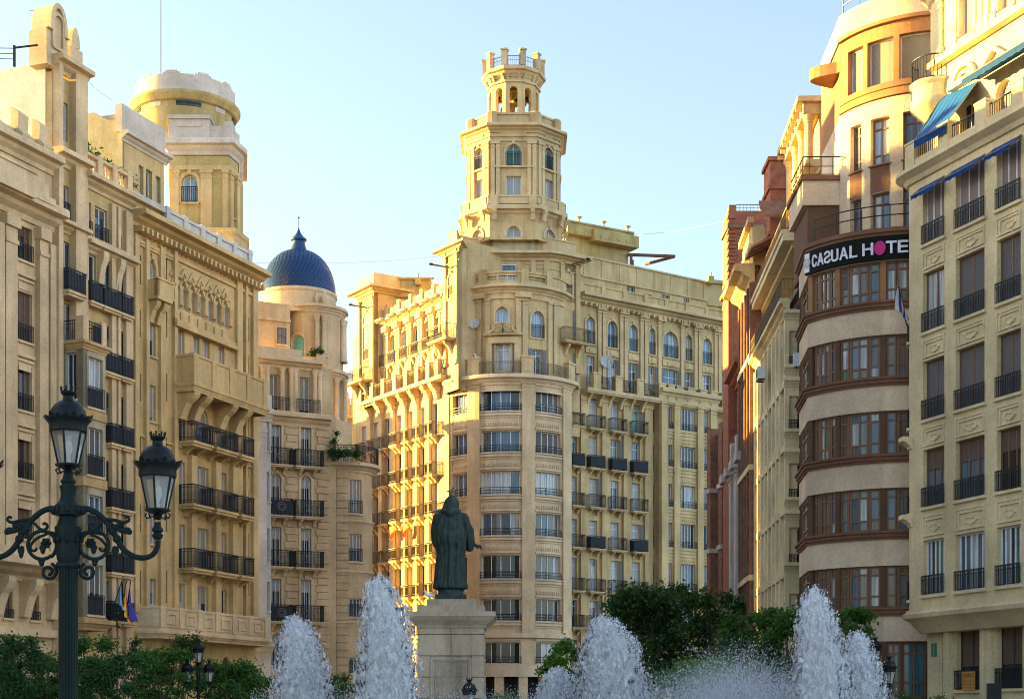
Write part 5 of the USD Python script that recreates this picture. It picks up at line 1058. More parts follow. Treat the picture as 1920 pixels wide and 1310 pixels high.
# ribbon windows: brown piers, then timber frames with panes
groups = [(1517, 1562), (1577, 1649), (1661, 1722)]
edges = [(hb.u(1521), hb.u(1565)), (hb.u(1573), hb.u(1650)), (hb.u(1661), hb.u(1722)), (hb.u(1722) + .5, hb.u(1722) + 3.2)]
for k, (t, b) in enumerate(wz):
    z0, z1 = hz(b) + .24, hz(t)
    for g, (u0, u1) in enumerate(edges):
        m = u0 + .1 if g == 0 else u0; W = u1 - m
        for (a, e, nh, nv) in ((m, m + W * .24, (.28, .78), 1), (m + W * .25, m + W * .72, (.25, .80), 2), (m + W * .73, u1, (.28, .78), 1)) if g != 2 else ((m, m + W * .33, (.3, .8), 1), (m + W * .35, u1, (.3, .8), 2)):
            window(H, hb, dict(u0=a, u1=e, z0=z0, z1=z1), frame='brown_wood', panes='hotel', nv=nv, nh=nh, depth=.22, sill=False, fw=.085, blind='blind_grey', bp=.08)
        mb = MB(); mb.box(hb, u1, (edges[g + 1][0] if g < 3 else h1), -.3, -.06, z0, z1)
        if g == 0: mb.box(hb, u0 - .25, u0 + .0, -.3, -.05, z0, z1)
        H.part('brick_pier', mb, 'hotel_orange' if k < 1 else 'hotel_brown')
    window(H, hf, dict(u0=.3, u1=hfl - .1, z0=z0, z1=z1), frame='brown_wood', panes='hotel', nv=2, nh=(.3, .78), depth=.22, sill=False, fw=.09)
mb = MB(); mb.prism(np.vstack([bp_[:1] + (.4, 0), hb.path(h0 + .2, h1, -.32), [[24, 74], [13.2, 74]]]), 0, hz(440)); H.part('body', mb, 'hotel_brown')
# band behind the sign, roof rail, upper set-back drum
z0, z1 = hz(486), hz(440); mb = MB(); mb.sweep(bp_, [(-.5, z0), (0, z0), (0, z1), (-.5, z1)]); H.part('band', mb, 'hotel_cream', smooth=40)
mb = MB(); mb.sweep(bp_, [(-.4, z1), (.1, z1), (.1, z1 + .1), (.18, z1 + .13), (.18, z1 + .3), (-.4, z1 + .3)]); H.part('sill_moulding', mb, 'terracotta', smooth=40)
mb = MB(); mb.prism(np.vstack([bp_[:1] + (.2, 0), hb.path(h0 + .05, h1, -.1), [[24, 74], [13, 74]]]), z1 - .1, z1 + .05); H.part('roof_terrace', mb, 'roof_grey')
r = MB(); rp = hb.path(hb.u(1522), h1, -.1)
for zz in (.55, .95): r.sweep(rp, [(-.02, z1 + .3 + zz), (.02, z1 + .3 + zz), (.02, z1 + .34 + zz), (-.02, z1 + .34 + zz)])
q = hb.xy(np.arange(hb.u(1524), h1, 1.15), -.1); r.bars(q[:, 0], q[:, 1], z1 + .3, z1 + 1.26, .02); H.part('railing', r, 'iron')
ud = Arc((17.9, 67.2), 4.2, 200, .3); uz = lambda py: ud.z(1690, py); d0, d1 = 0.0, 4.2 * math.radians(140)
hh = []
for a, e in ((1594, 1615), (1632, 1668), (1693, 1738)): hh += [dict(u0=ud.u(a), u1=ud.u(e), z0=uz(299), z1=uz(211), nh=(.22, .78), nv=2), dict(u0=ud.u(a), u1=ud.u(e), z0=uz(440), z1=uz(353), nh=(.78,), nv=2)]
k = hh[-1]['u1'] + .6
while k < d1 - 1.5: hh += [dict(u0=k, u1=k + 1.2, z0=uz(299), z1=uz(211), nv=2), dict(u0=k, u1=k + 1.2, z0=uz(440), z1=uz(353), nv=2)]; k += 1.9
wall(H, ud, (d0, d1, z1, uz(178)), hh, 'hotel_cream', .3)
for h in hh: window(H, ud, h, frame='brown_wood', panes='sky' if h['z0'] > uz(310) else 'hotel', depth=.3, sill=False, fw=.08)
for a, e in ((1594, 1615), (1632, 1668), (1693, 1738)): mb = MB(); mb.box(ud, ud.u(a), ud.u(e), -.02, .012, uz(352), uz(303)); H.part('spandrel', mb, 'terracotta'); mb = MB(); mb.box(ud, ud.u(a) - .05, ud.u(e) + .05, -.02, .1, uz(303), uz(300)); H.part('sill_moulding', mb, 'hotel_orange')
mb = MB(); mb.prism(np.vstack([ud.path(d0, d1, -.33), [[23, 73], [14.6, 73]]]), z1, uz(30)); H.part('body', mb, 'hotel_brown')
ht = []
for a, e, t, b in ((1590, 1618, 87, 166), (1626, 1675, 72, 154), (1686, 1749, 62, 141)): ht.append(dict(u0=ud.u(a), u1=ud.u(e), z0=uz(148) , z1=uz(64)))
k = ht[-1]['u1'] + .4
while k < d1 - 2.2: ht.append(dict(u0=k, u1=k + 1.9, z0=uz(148), z1=uz(64))); k += 2.3
wall(H, ud, (d0, d1, uz(178), uz(36)), ht, 'hotel_orange', .3)
for h in ht: window(H, ud, h, frame='white_paint', panes='dark', nv=1, depth=.3, sill=False, blind='blind_beige', bp=1, bfix=.99)
mb = MB(); mb.sweep(ud.path(d0, d1), [(-.2, uz(176)), (.09, uz(176)), (.09, uz(171)), (-.2, uz(171))]); mb.sweep(ud.path(d0, d1), [(-.2, uz(160)), (.05, uz(160)), (.05, uz(150)), (-.2, uz(150))]); mb.sweep(ud.path(d0, d1), [(-.2, uz(38)), (.16, uz(38)), (.16, uz(31)), (-.2, uz(31))]); H.part('cornice', mb, 'hotel_orange', smooth=40)
mb = MB(); mb.sweep(ud.path(d0, d1), [(-.3, uz(31)), (.08, uz(31)), (.08, uz(-14)), (-.3, uz(-14))]); mb.prism(ud.path(d0, d1, -.2), uz(28), uz(-8)); H.part('parapet', mb, 'hotel_cream', smooth=40)
cz = uz(72); mb = MB(); cp_ = [ud.xy(-.6, 0)] + [ud.xy(-.4, 0) + np.array([-.95 - .25 * math.sin(t), .8 - .9 * math.cos(t) - .1]) for t in np.linspace(.2, math.pi - .3, 9)] + [ud.xy(-1.2, -.2)]
ey = Plane(ud.xy(.2), (-.92, .4)); g = np.array([ud.xy(.6, -.2), *[ud.xy(.1) + np.array([-1.15 * math.sin(t), .1 + 1.1 * (t / math.pi) * 1.6]) for t in np.linspace(.15, math.pi - .1, 10)], ud.xy(0) + (.5, 1.9)])
mb.prism(g, uz(92), uz(70)); H.part('canopy_fin', mb, 'hotel_orange')
r = MB(); rp = ud.path(d0, d1, -.15)
for zz in (.5, .9, 1.25): r.sweep(rp, [(-.02, uz(-14) + zz), (.02, uz(-14) + zz), (.02, uz(-14) + .04 + zz), (-.02, uz(-14) + .04 + zz)])
q = ud.xy(np.arange(d0, d1, 1.1), -.15); r.bars(q[:, 0], q[:, 1], uz(-14), uz(-14) + 1.28, .02); H.part('railing', r, 'iron_light')
uf = Plane(ud.xy(0) + (.12, 4.5), (-.12, -4.5)); mb = MB(); mb.box(uf, 0, 4.5, -3, 0, z1, uz(150)); H.part('flank_wall', mb, 'hotel_cream'); mb = MB(); mb.box(uf, 0, 4.5, -3, .01, uz(178), uz(36)); H.part('flank_wall', mb, 'hotel_orange'); mb = MB(); mb.box(uf, 0, 4.5, -3, .05, uz(31), uz(-14)); H.part('flank_wall', mb, 'hotel_cream')
# low block beside the drum
lb = Plane((PX(1514, 66.0), 66.0), (1, -.02)); lw = PX(1581, 66.0) - PX(1514, 66.0); zlb = PZ(340, 66.0); mb = MB(); mb.box(lb, 0, lw, -3.5, 0, z1, PZ(386, 66.0)); H.part('side_block', mb, 'hotel_brown')
mb = MB(); mb.box(lb, -.22, lw, -3.6, .1, PZ(386, 66.0), zlb); H.part('band', mb, 'hotel_cream'); mb = MB(); mb.box(lb, -.32, lw, -3.7, .2, zlb, zlb + .2); H.part('sill_moulding', mb, 'terracotta')
r = MB(); r.rail(np.array([lb.xy(-.2, -3), lb.xy(-.2, .1), lb.xy(lw, .1)]), zlb + .2, .8, sp=.45, mid=(.4,)); H.part('railing', r, 'iron')
# ground floor of the hotel
gh = [dict(u0=hb.u(a), u1=hb.u(e), z0=hz(1308), z1=hz(1203), nv=2, nh=(.28, .8)) for a, e in ((1662, 1688), (1691, 1738))] + [dict(u0=hb.u(1590) , u1=hb.u(1640), z0=.5, z1=hz(1203), nv=3)]
wall(H, hb, (h0, h1, 0, hz(1201)), gh, 'hotel_brown', .2)
for h in gh: window(H, hb, h, frame='brown_wood', panes='teal', depth=.2, sill=False, fw=.1)
# curved hotel sign
S = Thing('hotel_sign', 'curved black hotel sign with white letters and magenta O on the round hotel', 'sign', (*hb.xy(hb.u(1600), .3), hz(460))); zs0, zs1 = hz(485), hz(441)
us0, us1 = hb.u(1514), hb.u(1752); mb = MB(); mb.sweep(hb.path(us0, us1, .0), [(.03, zs0), (.14, zs0), (.14, zs1), (.03, zs1)]); S.part('board', mb, 'sign_black', smooth=40)
mb = MB(); mb.sweep(hb.path(us0 + .02, hb.u(1523), .15), [(0, zs0 + .08), (.02, zs0 + .08), (.02, zs1 - .08), (0, zs1 - .08)]); S.part('light_panel', mb, 'sign_white')
mb = MB(); q = hb.u(1519); mb.poly(hb, Point(q, (zs0 + zs1) / 2).buffer(.2, 4), .16, .19); S.part('emblem', mb, 'dish_grey')
lh = (zs1 - zs0) * .5; zb0 = zs0 + (zs1 - zs0) * .23
spots = [('C', 1528.5, 1537), ('A', 1538.5, 1549), ('S', 1550, 1562), ('U', 1563, 1576), ('A', 1578, 1593.5), ('L', 1596, 1610.5), ('H', 1619, 1639), ('O', 1640.5, 1661), ('T', 1661.5, 1681), ('E', 1683, 1702), ('L', 1705, 1722)]
for ch, a, e in spots:
    t = meshkit.text_mesh(ch, lh, .05, bold=True); v = np.array(t.vertices); v[:, 0] -= v[:, 0].min(); v[:, 0] /= v[:, 0].max()
    ua, ue = hb.u(a), hb.u(e); mb = MB()
    if ch == 'O':
        mb.poly(hb, affinity.scale(Point(0, 0).buffer(1, 12), (ue - ua) / 2, lh * .58).buffer(.0).__class__([(x + (ua + ue) / 2, y + zb0 + lh / 2) for x, y in affinity.scale(Point(0, 0).buffer(1, 12), (ue - ua) / 2, lh * .6).exterior.coords]), .13, .20)
        S.part('letter', mb, 'sign_magenta'); continue
    if ch == 'S': v[:, 0] = 1 - v[:, 0]
    tm = trimesh.Trimesh(v, t.faces, process=False)
    for _ in range(1): tm = tm.subdivide_to_size(.35) if len(tm.faces) < 400 else tm
    v = np.array(tm.vertices); w = np.zeros_like(v); w[:, :2] = hb.xy(ua + v[:, 0] * (ue - ua), .145 + v[:, 2]); w[:, 2] = zb0 + v[:, 1]; mb.add(w, tm.faces); S.part('letter', mb, 'sign_white')
# --- cream building at the right edge
R = Thing('right_edge_building', 'pale yellow apartment building at the right edge with blue awnings and relief panels', 'building', (15.6, 58, 0)); R.trim = 'right_trim'
Rf = Plane((PX(1740, 58), 58), (.35, -.94)); ru, rz = Rf.u, Rf.z
cA, cB, cD = (1730.5, 1770.5), (1792, 1846), (1869, 1914)
rR = [(340, 452), (505, 618), (672, 783), (839, 948), (1010, 1114)]
cols = [(ru(a), ru(e)) for a, e in (cA, cB, cD)]; sp3 = cols[2][0] - cols[1][0]
cols += [(cols[2][1] + .7 + k * 2.6, cols[2][1] + 2.4 + k * 2.6) for k in range(3)]
hR = []
for u0, u1 in cols:
    for k, (t, b) in enumerate(rR):
        kw = dict(frame='white_paint', nv=3, blind='blind_pink', bp=1, bfix=.97) if k == 0 else dict(frame='brown_wood', nv=2, blind='blind_grey', bp=.85, bfix=.95) if k in (1, 2) else dict(frame='brown_wood', nv=3, blind='blind_brown', bp=.7, bfix=.35) if k == 3 else dict(frame='white_paint', nv=5, panes='cool')
        hR.append(dict(u0=u0, u1=u1, z0=rz(1750, b), z1=rz(1750, t), rail=.72, row=k, **kw))
r0, r1 = ru(1711), cols[-1][1] + .8; zc0, zc1 = rz(1750, 1140), rz(1730, 322)
for h in hR: h.pop('row')
wall(R, Rf, (r0, r1, zc0, zc1), hR, 'right_cream', .26)
for h in hR: window(R, Rf, h, panes='mix', depth=.26, sp=.09, surmat='right_trim')
for u0, u1 in cols:
    for k in range(4):
        zt, zb_ = rz(1750, rR[k][1]) - .12, rz(1750, rR[k + 1][0]); mb = MB(); a, e = u0 - .02, u1 + .02; h = zt - zb_
        o = sbox(a, zb_ + h * .12, e, zb_ + h * .84); mb.poly(Rf, o.difference(o.buffer(-.07, join_style=2)), -.01, .03); 
        q = sbox(a + .2, zb_ + h * .12, e - .02, zb_ + h * .7); mb.poly(Rf, q.difference(q.buffer(-.05, join_style=2)), -.01, .045)
        c = (a + e) / 2 + .08; zc = zb_ + h * .4; x = (e - a) * .24; g = [(c + x * s, zc + y) for s, y in ((-1, 0), (-.72, -.05), (-.6, -.1), (-.3, -.12), (0, -.17), (.3, -.12), (.6, -.1), (.72, -.05), (1, 0), (.72, .05), (.55, .13), (0, .1), (-.55, .13), (-.72, .05))]
        mb.poly(Rf, Polygon(g).difference(Polygon(g).buffer(-.035)), -.01, .05); mb.poly(Rf, Polygon(g).buffer(-.035), -.01, .02); R.part('relief_panel', mb, 'right_trim')
# rounded corner on the left and underside
cr = Arc(Rf.xy(r0, -.75), .75, math.degrees(math.atan2(Rf.n[1], Rf.n[0])) - 95, .2); ce = .75 * math.radians(95)
hr = [dict(u0=ce * .25, u1=ce * .72, z0=rz(1750, b) - .1, z1=rz(1750, t) - .1, nv=1, rail=.7) for t, b in rR[1:]]
wall(R, cr, (0, ce, zc0, zc1), hr, 'right_cream', .15)
for h in hr: window(R, cr, h, panes='dark', depth=.15)
for y in (838, 985): mb = MB(); corn(mb, cr, 0, ce, rz(1720, y), .45, .4); R.part('round_balcony', mb, 'right_trim', smooth=40)
mb = MB(); rp = np.vstack([cr.path(0, ce - .001), Rf.path(r0, r1)[1:]]); z = rz(1730, 1160)
mb.sweep(rp, [(-1.4, z - .5), (-.4, z - .5), (0, z - .05), (.22, z + .05), (.28, z + .2), (.12, z + .28), (.12, z + .36), (-1.4, z + .36)]); R.part('cornice', mb, 'right_trim', smooth=40)
mb = MB(); zt_ = rz(1730, 331); mb.sweep(rp, [(-.4, zt_ - .1), (.1, zt_ - .1), (.2, zt_ + .05), (.5, zt_ + .2), (.5, zt_ + .34), (-.4, zt_ + .34)]); R.part('cornice', mb, 'right_trim')
mb = MB(); mb.prism(np.vstack([cr.path(0, ce, -.3), Rf.xy(r1, -.45), Rf.xy(r1, -9), Rf.xy(r0 - 1, -9)]), zc0 - .4, zc1 + .35); R.part('body', mb, 'right_cream')
# terrace with posts and rails, upper storeys set back
zt0 = zt_ + .34; posts = [1722, 1785, 1855, 1925]
for i, px in enumerate(posts):
    u = ru(px); mb = MB(); mb.box(Rf, u - .3, u + .3, -.1, .4, zt0, zt0 + .9); mb.box(Rf, u - .33, u + .33, -.13, .43, zt0 + .9, zt0 + .98); R.part('stone_post', mb, 'right_cream')
    if i: 
        v = ru(posts[i - 1]); r = MB(); r.rail(Rf.path(v + .3, u - .3, .2), zt0, .8, sp=.12); R.part('railing', r, 'iron'); mb = MB(); mb.box(Rf, v + .3, u - .3, .0, .38, zt0, zt0 + .25); R.part('parapet', mb, 'right_cream')
Ru = Rf.off(-1.3); zu0 = zt0 - .2; zu1 = Ru.z(1800, 205); uu = Ru.u
hu = [Wd(Ru, 1867, 1897, 150, 235, arch=True, nv=2, blind='blind_pink', bp=1, bfix=1), Wd(Ru, 1800, 1826, 190, 262, nv=2), dict(u0=uu(1935), u1=uu(1965), z0=Ru.z(1882, 235), z1=Ru.z(1882, 150), arch=True, nv=2)]
wall(R, Ru, (uu(1752), uu(1752) + 12, zu0, Ru.z(1800, 95)), hu, 'right_cream', .3)
for h in hu: window(R, Ru, h, panes='dark', depth=.3)
mb = MB()
for fr, px, t, b, rr in ((Ru, 1806, 122, 165, .7),):
    u = fr.u(px + 4); zc = fr.z(px, 155)
    for k in range(2): q = Polygon([(u + (rr - k * .25) * math.cos(t), zc + (rr - k * .25) * .95 * math.sin(t)) for t in np.linspace(0, math.pi, 14)]); mb.poly(fr, q.difference(q.buffer(-.14)), -.02, .16 - k * .06)
    mb.box(fr, u - .85, u + .85, -.01, .22, zc - .12, zc)
u = Ru.u(1868); zc = Ru.z(1868, 125); g = Polygon([(u - 1.0, zc), (u + 1.0, zc), (u, zc + .75)]); mb.poly(Ru, g.difference(g.buffer(-.14)), -.02, .2); R.part('relief', mb, 'right_trim')
zb1 = Ru.z(1800, 98); mb = MB(); strip(mb, Ru, uu(1752), uu(1752) + 12, zb1 - .1, .22, .35); strip(mb, Ru, uu(1752), uu(1752) + 12, zb1 + .12, .14, .22); R.part('cornice', mb, 'right_trim')
hu2 = [Wd(Ru, 1800, 1826, 22, 98), Wd(Ru, 1873, 1899, -22, 62), dict(u0=uu(1925), u1=uu(1945), z0=Ru.z(1813, 98), z1=Ru.z(1813, 22))]; zb2 = Ru.z(1800, -120)
for h in hu2: h['z0'], h['z1'] = zb1 + .45, zb1 + 2.15
wall(R, Ru, (uu(1752), uu(1752) + 12, zb1, zb2), hu2, 'right_cream', .25)
for h in hu2: window(R, Ru, h, panes='mix', depth=.25, blind='blind_beige', bp=1, bfix=1, sur=.14, nv=1, surmat='right_trim')
mb = MB()
for px in (1762, 1782, 1790, 1836, 1848, 1862): pilaster(mb, Ru, uu(px), uu(px) + .22, zb1 + .3, zb1 + 2.6, .1)
R.part('pilaster', mb, 'right_trim')
tc_ = Ru.xy(uu(1755), -1.1); tr = Arc(tc_, 1.15, math.degrees(math.atan2(Rf.n[1], Rf.n[0])) - 100, .2); mb = MB(); mb.lathe((*tc_, 0), [(1.1, zu0), (1.1, zb1 + 2.6), (1.2, zb1 + 2.65), (1.3, zb1 + 2.9), (1.5, zb1 + 3.0), (1.55, zb1 + 3.25), (1.75, zb1 + 3.35), (1.75, zb1 + 3.6), (1.3, zb1 + 3.65), (1.3, zb1 + 4.4), (0, zb1 + 4.4)], 32); R.part('corner_turret', mb, 'right_cream', smooth=30)
pp = np.vstack([Ru.path(uu(1775), uu(1752) + 12)]); mb = MB(); mb.sweep(pp, [(-.1, zb1 + 2.65), (.12, zb1 + 2.65), (.2, zb1 + 2.95), (.5, zb1 + 3.05), (.55, zb1 + 3.3), (.75, zb1 + 3.4), (.75, zb1 + 3.62), (-.1, zb1 + 3.62)]); R.part('cornice', mb, 'right_trim')
bc = Rf.xy(r0, .1) + np.array([.15, .4]); zbk_ = PZ(152, 59.3); mb = MB(); bq = (PX(1752, 60), 60.0); mb.lathe((*bq, 0), [(.25, zbk_ - 1.5), (.5, zbk_ - 1.25), (.9, zbk_ - .85), (.95, zbk_ - .6), (.85, zbk_ - .55), (.85, zbk_ - .1), (.95, zbk_), (.95, zbk_ + .1), (.7, zbk_ + .1), (0, zbk_ - .05)], 20); b = R.part('round_balcony', mb, 'right_cream', smooth=30)
t = np.linspace(math.radians(120), math.radians(330), 16); r = MB(); r.rail(np.c_[bq[0] + .85 * np.cos(t), bq[1] + .85 * np.sin(t)], zbk_ + .1, .9, sp=.14); R.part('railing', r, 'iron', b)
mb = MB(); mb.prism(np.array([Ru.xy(uu(1765), -.35), Ru.xy(uu(1752) + 12, -.35), Ru.xy(uu(1752) + 12, -7), Ru.xy(uu(1752), -7)]), zu0, zb2); R.part('body', mb, 'right_cream')
# entresol under the bulging cornice
Re = Rf.off(-.85); ze0, ze1 = 0, zc0 - .3; he = [Wd(Re, 1793, 1840, 1172, 1293, nv=2), Wd(Re, 1869, 1917, 1166, 1290, nv=2)]; he.append(dict(u0=he[1]['u1'] + .6, u1=he[1]['u1'] + 2.0, z0=he[1]['z0'], z1=he[1]['z1'], nv=2)); he += [dict(u0=h['u0'], u1=h['u1'], z0=.3, z1=h['z0'] - .55, nv=1) for h in he]
wall(R, Re, (Re.u(1741), r1, ze0, ze1), he, 'right_cream', .3)
for i, h in enumerate(he): window(R, Re, h, frame='black_metal', panes='dark', depth=.3, blind='blind_brown' if i < 3 else None, bp=1, bfix=.62, rail=.72 if i < 3 else None, sill=i < 3, sp=.08)
mb = MB()
for px in (1778, 1846, 1857): pilaster(mb, Re, Re.u(px), Re.u(px) + .3, .3, ze1, .22, cap=False)
R.part('pilaster', mb, 'right_trim')
mb = MB(); ec = Plane(Re.xy(Re.u(1741)), Re.d); mb.box(Re, Re.u(1741), Re.u(1768), -.5, .05, 0, ze1 - .1); mb.box(Re, Re.u(1744), Re.u(1764), .04, .07, Re.z(1755, 1300), Re.z(1755, 1185)); R.part('corner_pier', mb, 'right_trim')
mb = MB(); mb.box(Re, Re.u(1750), Re.u(1760), .08, .1, Re.z(1755, 1230), Re.z(1755, 1205)); R.part('window_light', mb, 'glass_green')
mb = MB(); mb.box(Re, Re.u(1744), r1, -6, -.35, 0, ze1); R.part('body', mb, 'dark_stone')
# --- street row beyond the hotel
st = Plane((13.75, 101), (-.038, -1))
def sv(y0, y1): return 101 - y1, 101 - y0
E1 = Thing('overhang_cream_building', 'cream building with narrow vertical window strips and deep overhanging slab left of hotel', 'building', (13, 76, 0)); E1.trim = 'right_trim'
e0, e1 = sv(70.4, 82.5); zE = 20.2
hE = []
ys = np.arange(e0 + .5, e1 - .9, 1.42)
for y in ys:
    for k in range(6): hE.append(dict(u0=float(y) - .04, u1=float(y) + .9, z0=3.0 + k * 2.9, z1=5.0 + k * 2.9))
wall(E1, st, (e0, e1, 0, zE), hE, 'right_cream', .16)
for h in hE: window(E1, st, h, frame='grey_wood', panes='dark', depth=.16, sill=False, nv=1)
mb = MB()
for y in ys: mb.box(st, float(y) - .42, float(y) - .12, -.01, .16, 1.4, zE - .3)
E1.part('pilaster', mb, 'right_trim')
for k in range(6): mb = MB(); strip(mb, st, e0, e1, 2.2 + k * 2.9, .3, .16); E1.part('band', mb, 'right_trim')
fc = Plane((PX(1478, 70.3), 70.3), (1, -.05)); fw_ = PX(1530, 70.3) - PX(1478, 70.3)
hF = [Wd(fc, 1480, 1503, t, b, nv=2, blind=bl, bp=1) for t, b, bl in ((620, 690, 'blind_pink'), (742, 808, 'blind_brown'), (868, 938, None), (988, 1060, None), (1112, 1180, 'blind_brown'))]
wall(E1, fc, (-.15, fw_, 0, fc.z(1490, 590)), hF, 'right_cream', .25)
for h in hF: window(E1, fc, h, frame='white_paint', panes='dark', depth=.25, rail=.5, surmat='right_trim')
for t in (590, 692, 716, 812, 850, 940, 965, 1062): mb = MB(); corn(mb, fc, -.2, fw_, fc.z(1490, t + 9), .4, .25); E1.part('moulding', mb, 'right_trim')
mb = MB(); corn(mb, st, e0, e1 + .3, zE - .2, .6, .45); mb.box(st, e0, e1, -4, -.5, 0, zE + .3); E1.part('body', mb, 'right_cream')
r = MB(); r.rail(np.array([st.xy(e0, .3), st.xy(e1, .3), st.xy(e1, -1.2)]), zE + .4, .95, sp=.2, mid=(.5,)); E1.part('railing', r, 'iron_brown')
# recessed storey, roof slab, upper storey, columned pavilion
q1 = st.off(-1.3); hq = [dict(u0=e0 + y, u1=e0 + y + 1.0, z0=zE + .5, z1=zE + 2.6) for y in (1, 3.2, 5.4, 7.6, 9.8)]
wall(E1, q1, (e0, e1 - .4, zE, 23.2), hq, 'right_cream', .25)
for h in hq: window(E1, q1, h, frame='brown_wood', panes='dark', depth=.25, sill=False)
zo = 23.3; mb = MB(); mb.prism(np.array([st.xy(e0, .25), st.xy(e1, .25), st.xy(e1, -5), st.xy(e0, -5)]), zo, zo + .3); mb.prism(np.array([st.xy(e0 + .3, -.2), st.xy(e1 - .3, -.2), st.xy(e1 - .3, -5), st.xy(e0 + .3, -5)]), zo - .25, zo + .01); mb.box(st, e0, e1, -.2, .32, zo + .3, zo + .5); E1.part('roof_slab', mb, 'right_trim')
r = MB(); r.rail(np.array([st.xy(e0 + .5, .1), st.xy(e1, .1), st.xy(e1, -1.5)]), zo + .5, .9, sp=.25, mid=(.5,)); E1.part('railing', r, 'iron_brown')
q2 = st.off(-1.5); hq = [dict(u0=e0 + y, u1=e0 + y + 1.0, z0=zo + .9, z1=zo + 2.7) for y in (2.2, 4.4, 6.6, 8.8)]; wall(E1, q2, (e0 + 1, e1, zo, 26.6), hq, 'cream', .25)
for h in hq: window(E1, q2, h, frame='white_paint', panes='mix', depth=.25)
mb = MB(); mb.box(st, e0, e1, -6, -2.0, zE, 26.5); E1.part('body', mb, 'cream')
mb = MB(); corn(mb, q2, e0 + 1, e1, 26.5, .5, .7); E1.part('cornice', mb, 'cream_trim')
pg = sv(72.3, 79.0); zT = 30.3; q3 = st.off(-.95); mb = MB()
for k, y in enumerate(np.linspace(pg[0] + .3, pg[1] - .3, 4)): x, yy = q3.xy(y, -.3); column(mb, x, yy, 26.9, zT - .5, .22); x, yy = q3.xy(y, -2.6); column(mb, x, yy, 26.9, zT - .5, .22)
E1.part('loggia_columns', mb, 'cream_trim', smooth=40)
mb = MB(); mb.box(q3, pg[0], pg[1], -3, 0, zT - .5, zT); mb.box(q3, pg[0] - .2, pg[1] + .2, -3.1, .3, zT, zT + .25); mb.box(q3, pg[0] - .3, pg[1], -4, -.8, 26.9, zT - .45); E1.part('roof_pavilion', mb, 'cream')
mb = MB()
for y in np.arange(pg[0], pg[1], .9): mb.box(q3, y, y + .12, -.1, .3, zT - .3, zT - .1)
E1.part('pergola', mb, 'cream_trim')
# golden stepped building behind, brick strip building
E2 = Thing('brick_strip_building', 'narrow dark brick building with pale bands and a sunlit stucco gable', 'building', (13.2, 86, 0)); E2.trim = 'right_trim'
e0, e1 = sv(82.6, 88.5); zE2 = PZ(560, 86); hE = []
for k in range(8):
    for y in (.5, 2.0, 3.5, 4.8): hE.append(dict(u0=e0 + y, u1=e0 + y + .75, z0=3.6 + k * 2.95, z1=5.6 + k * 2.95))
s2 = st.off(.1); wall(E2, s2, (e0, e1, 0, zE2), hE, 'brick_dark', .3)
for h in hE: window(E2, s2, h, frame='brown_wood', panes='dark', depth=.3, sill=False, nv=1, rail=.8)
for k in range(0, 9, 2): mb = MB(); strip(mb, s2, e0, e1, 3.0 + k * 2.95, .3, .3); E2.part('band', mb, 'right_trim')
mb = MB(); 
for y in (.05, 1.5, 3.0, 4.4, 5.6): mb.box(s2, e0 + y, e0 + y + .25, -.01, .25, 0, zE2)
E2.part('pilaster', mb, 'brick_dark')
mb = MB(); corn(mb, s2, e0, e1, zE2, 1.0, 1.1); mb.box(s2, e0, e1, -4, -.35, 0, zE2 + .9); g = Polygon([(e0, zE2 + .9), (e1, zE2 + .9), (e1 - .6, zE2 + 3.0), (e1 - 1.2, zE2 + 3.4), (e0 + 1.2, zE2 + 3.4), (e0 + .6, zE2 + 3.0)]); mb.poly(s2, g, -2.4, .05); strip(mb, s2, e0 + .6, e1 - .4, zE2 + 3.3, .3, .3); E2.part('gable', mb, 'cream')
bt = Plane((PX(1444, 81.6), 81.6), (1, 0)); zb_ = PZ(298, 81.6); mb = MB(); mb.box(bt, 0, 2.6, -2, 0, zE2 - 4, zb_); mb.box(bt, -.12, 2.7, -2.1, .12, zb_ - .1, zb_ + .1); mb.box(bt, -.1, 2.7, -2.1, .1, zb_ - 1.6, zb_ - 1.4); mb.box(bt, -.1, 2.7, -2.1, .1, zb_ - 4.0, zb_ - 3.8); E2.part('brick_tower', mb, 'brick_red')
E2.part('tile_hood', MB().prof(bt, -.6, .9, [(0, zb_ - 2.2), (1.2, zb_ - 3.3), (1.2, zb_ - 3.45), (0, zb_ - 2.4)]), 'brick_dark')
for k in range(3): E2.part('tile_hood', MB().prof(Plane((PX(1440, 82), 82 - .0), (0, -1)), -.8 + k * .8, -.15 + k * .8, [(0, PZ(455, 82)), (1.1, PZ(470, 82) - .2), (1.1, PZ(470, 82) - .3), (0, PZ(455, 82) - .15)]), 'brick_dark')
# grey pilaster building
E3 = Thing('grey_pilaster_building', 'grey-white stone building with giant capped pilasters beside the brick tower', 'building', (13, 92, 0)); E3.trim = 'grey_stone'
e0, e1 = sv(88.6, 98.0); zE3 = PZ(905, 93); s3 = st.off(-.45); hE = []
for k in range(4):
    for y in (1.6, 4.4, 7.2): hE.append(dict(u0=e0 + y, u1=e0 + y + 1.0, z0=2.6 + k * 3.1, z1=4.9 + k * 3.1))
wall(E3, s3, (e0, e1, 0, zE3), hE, 'grey_stone', .3)
for h in hE: window(E3, s3, h, frame='white_paint', panes='cool', depth=.3)
mb = MB()
for k, y in enumerate((.1, 2.9, 5.8, 8.6)): pilaster(mb, s3, e0 + y, e0 + y + 1.1, .3, zE3 + .6 - k * .0, .65); mb.box(s3, e0 + y - .15, e0 + y + 1.25, -.3, .95, zE3 + .6, zE3 + 1.1); mb.box(s3, e0 + y + .1, e0 + y + 1.0, -.3, .6, zE3 + 1.1, zE3 + 2.6)
E3.part('pilaster', mb, 'grey_stone')
mb = MB(); mb.box(s3, e0, e1, -4, -.35, 0, zE3 + .2); E3.part('body', mb, 'grey_stone')
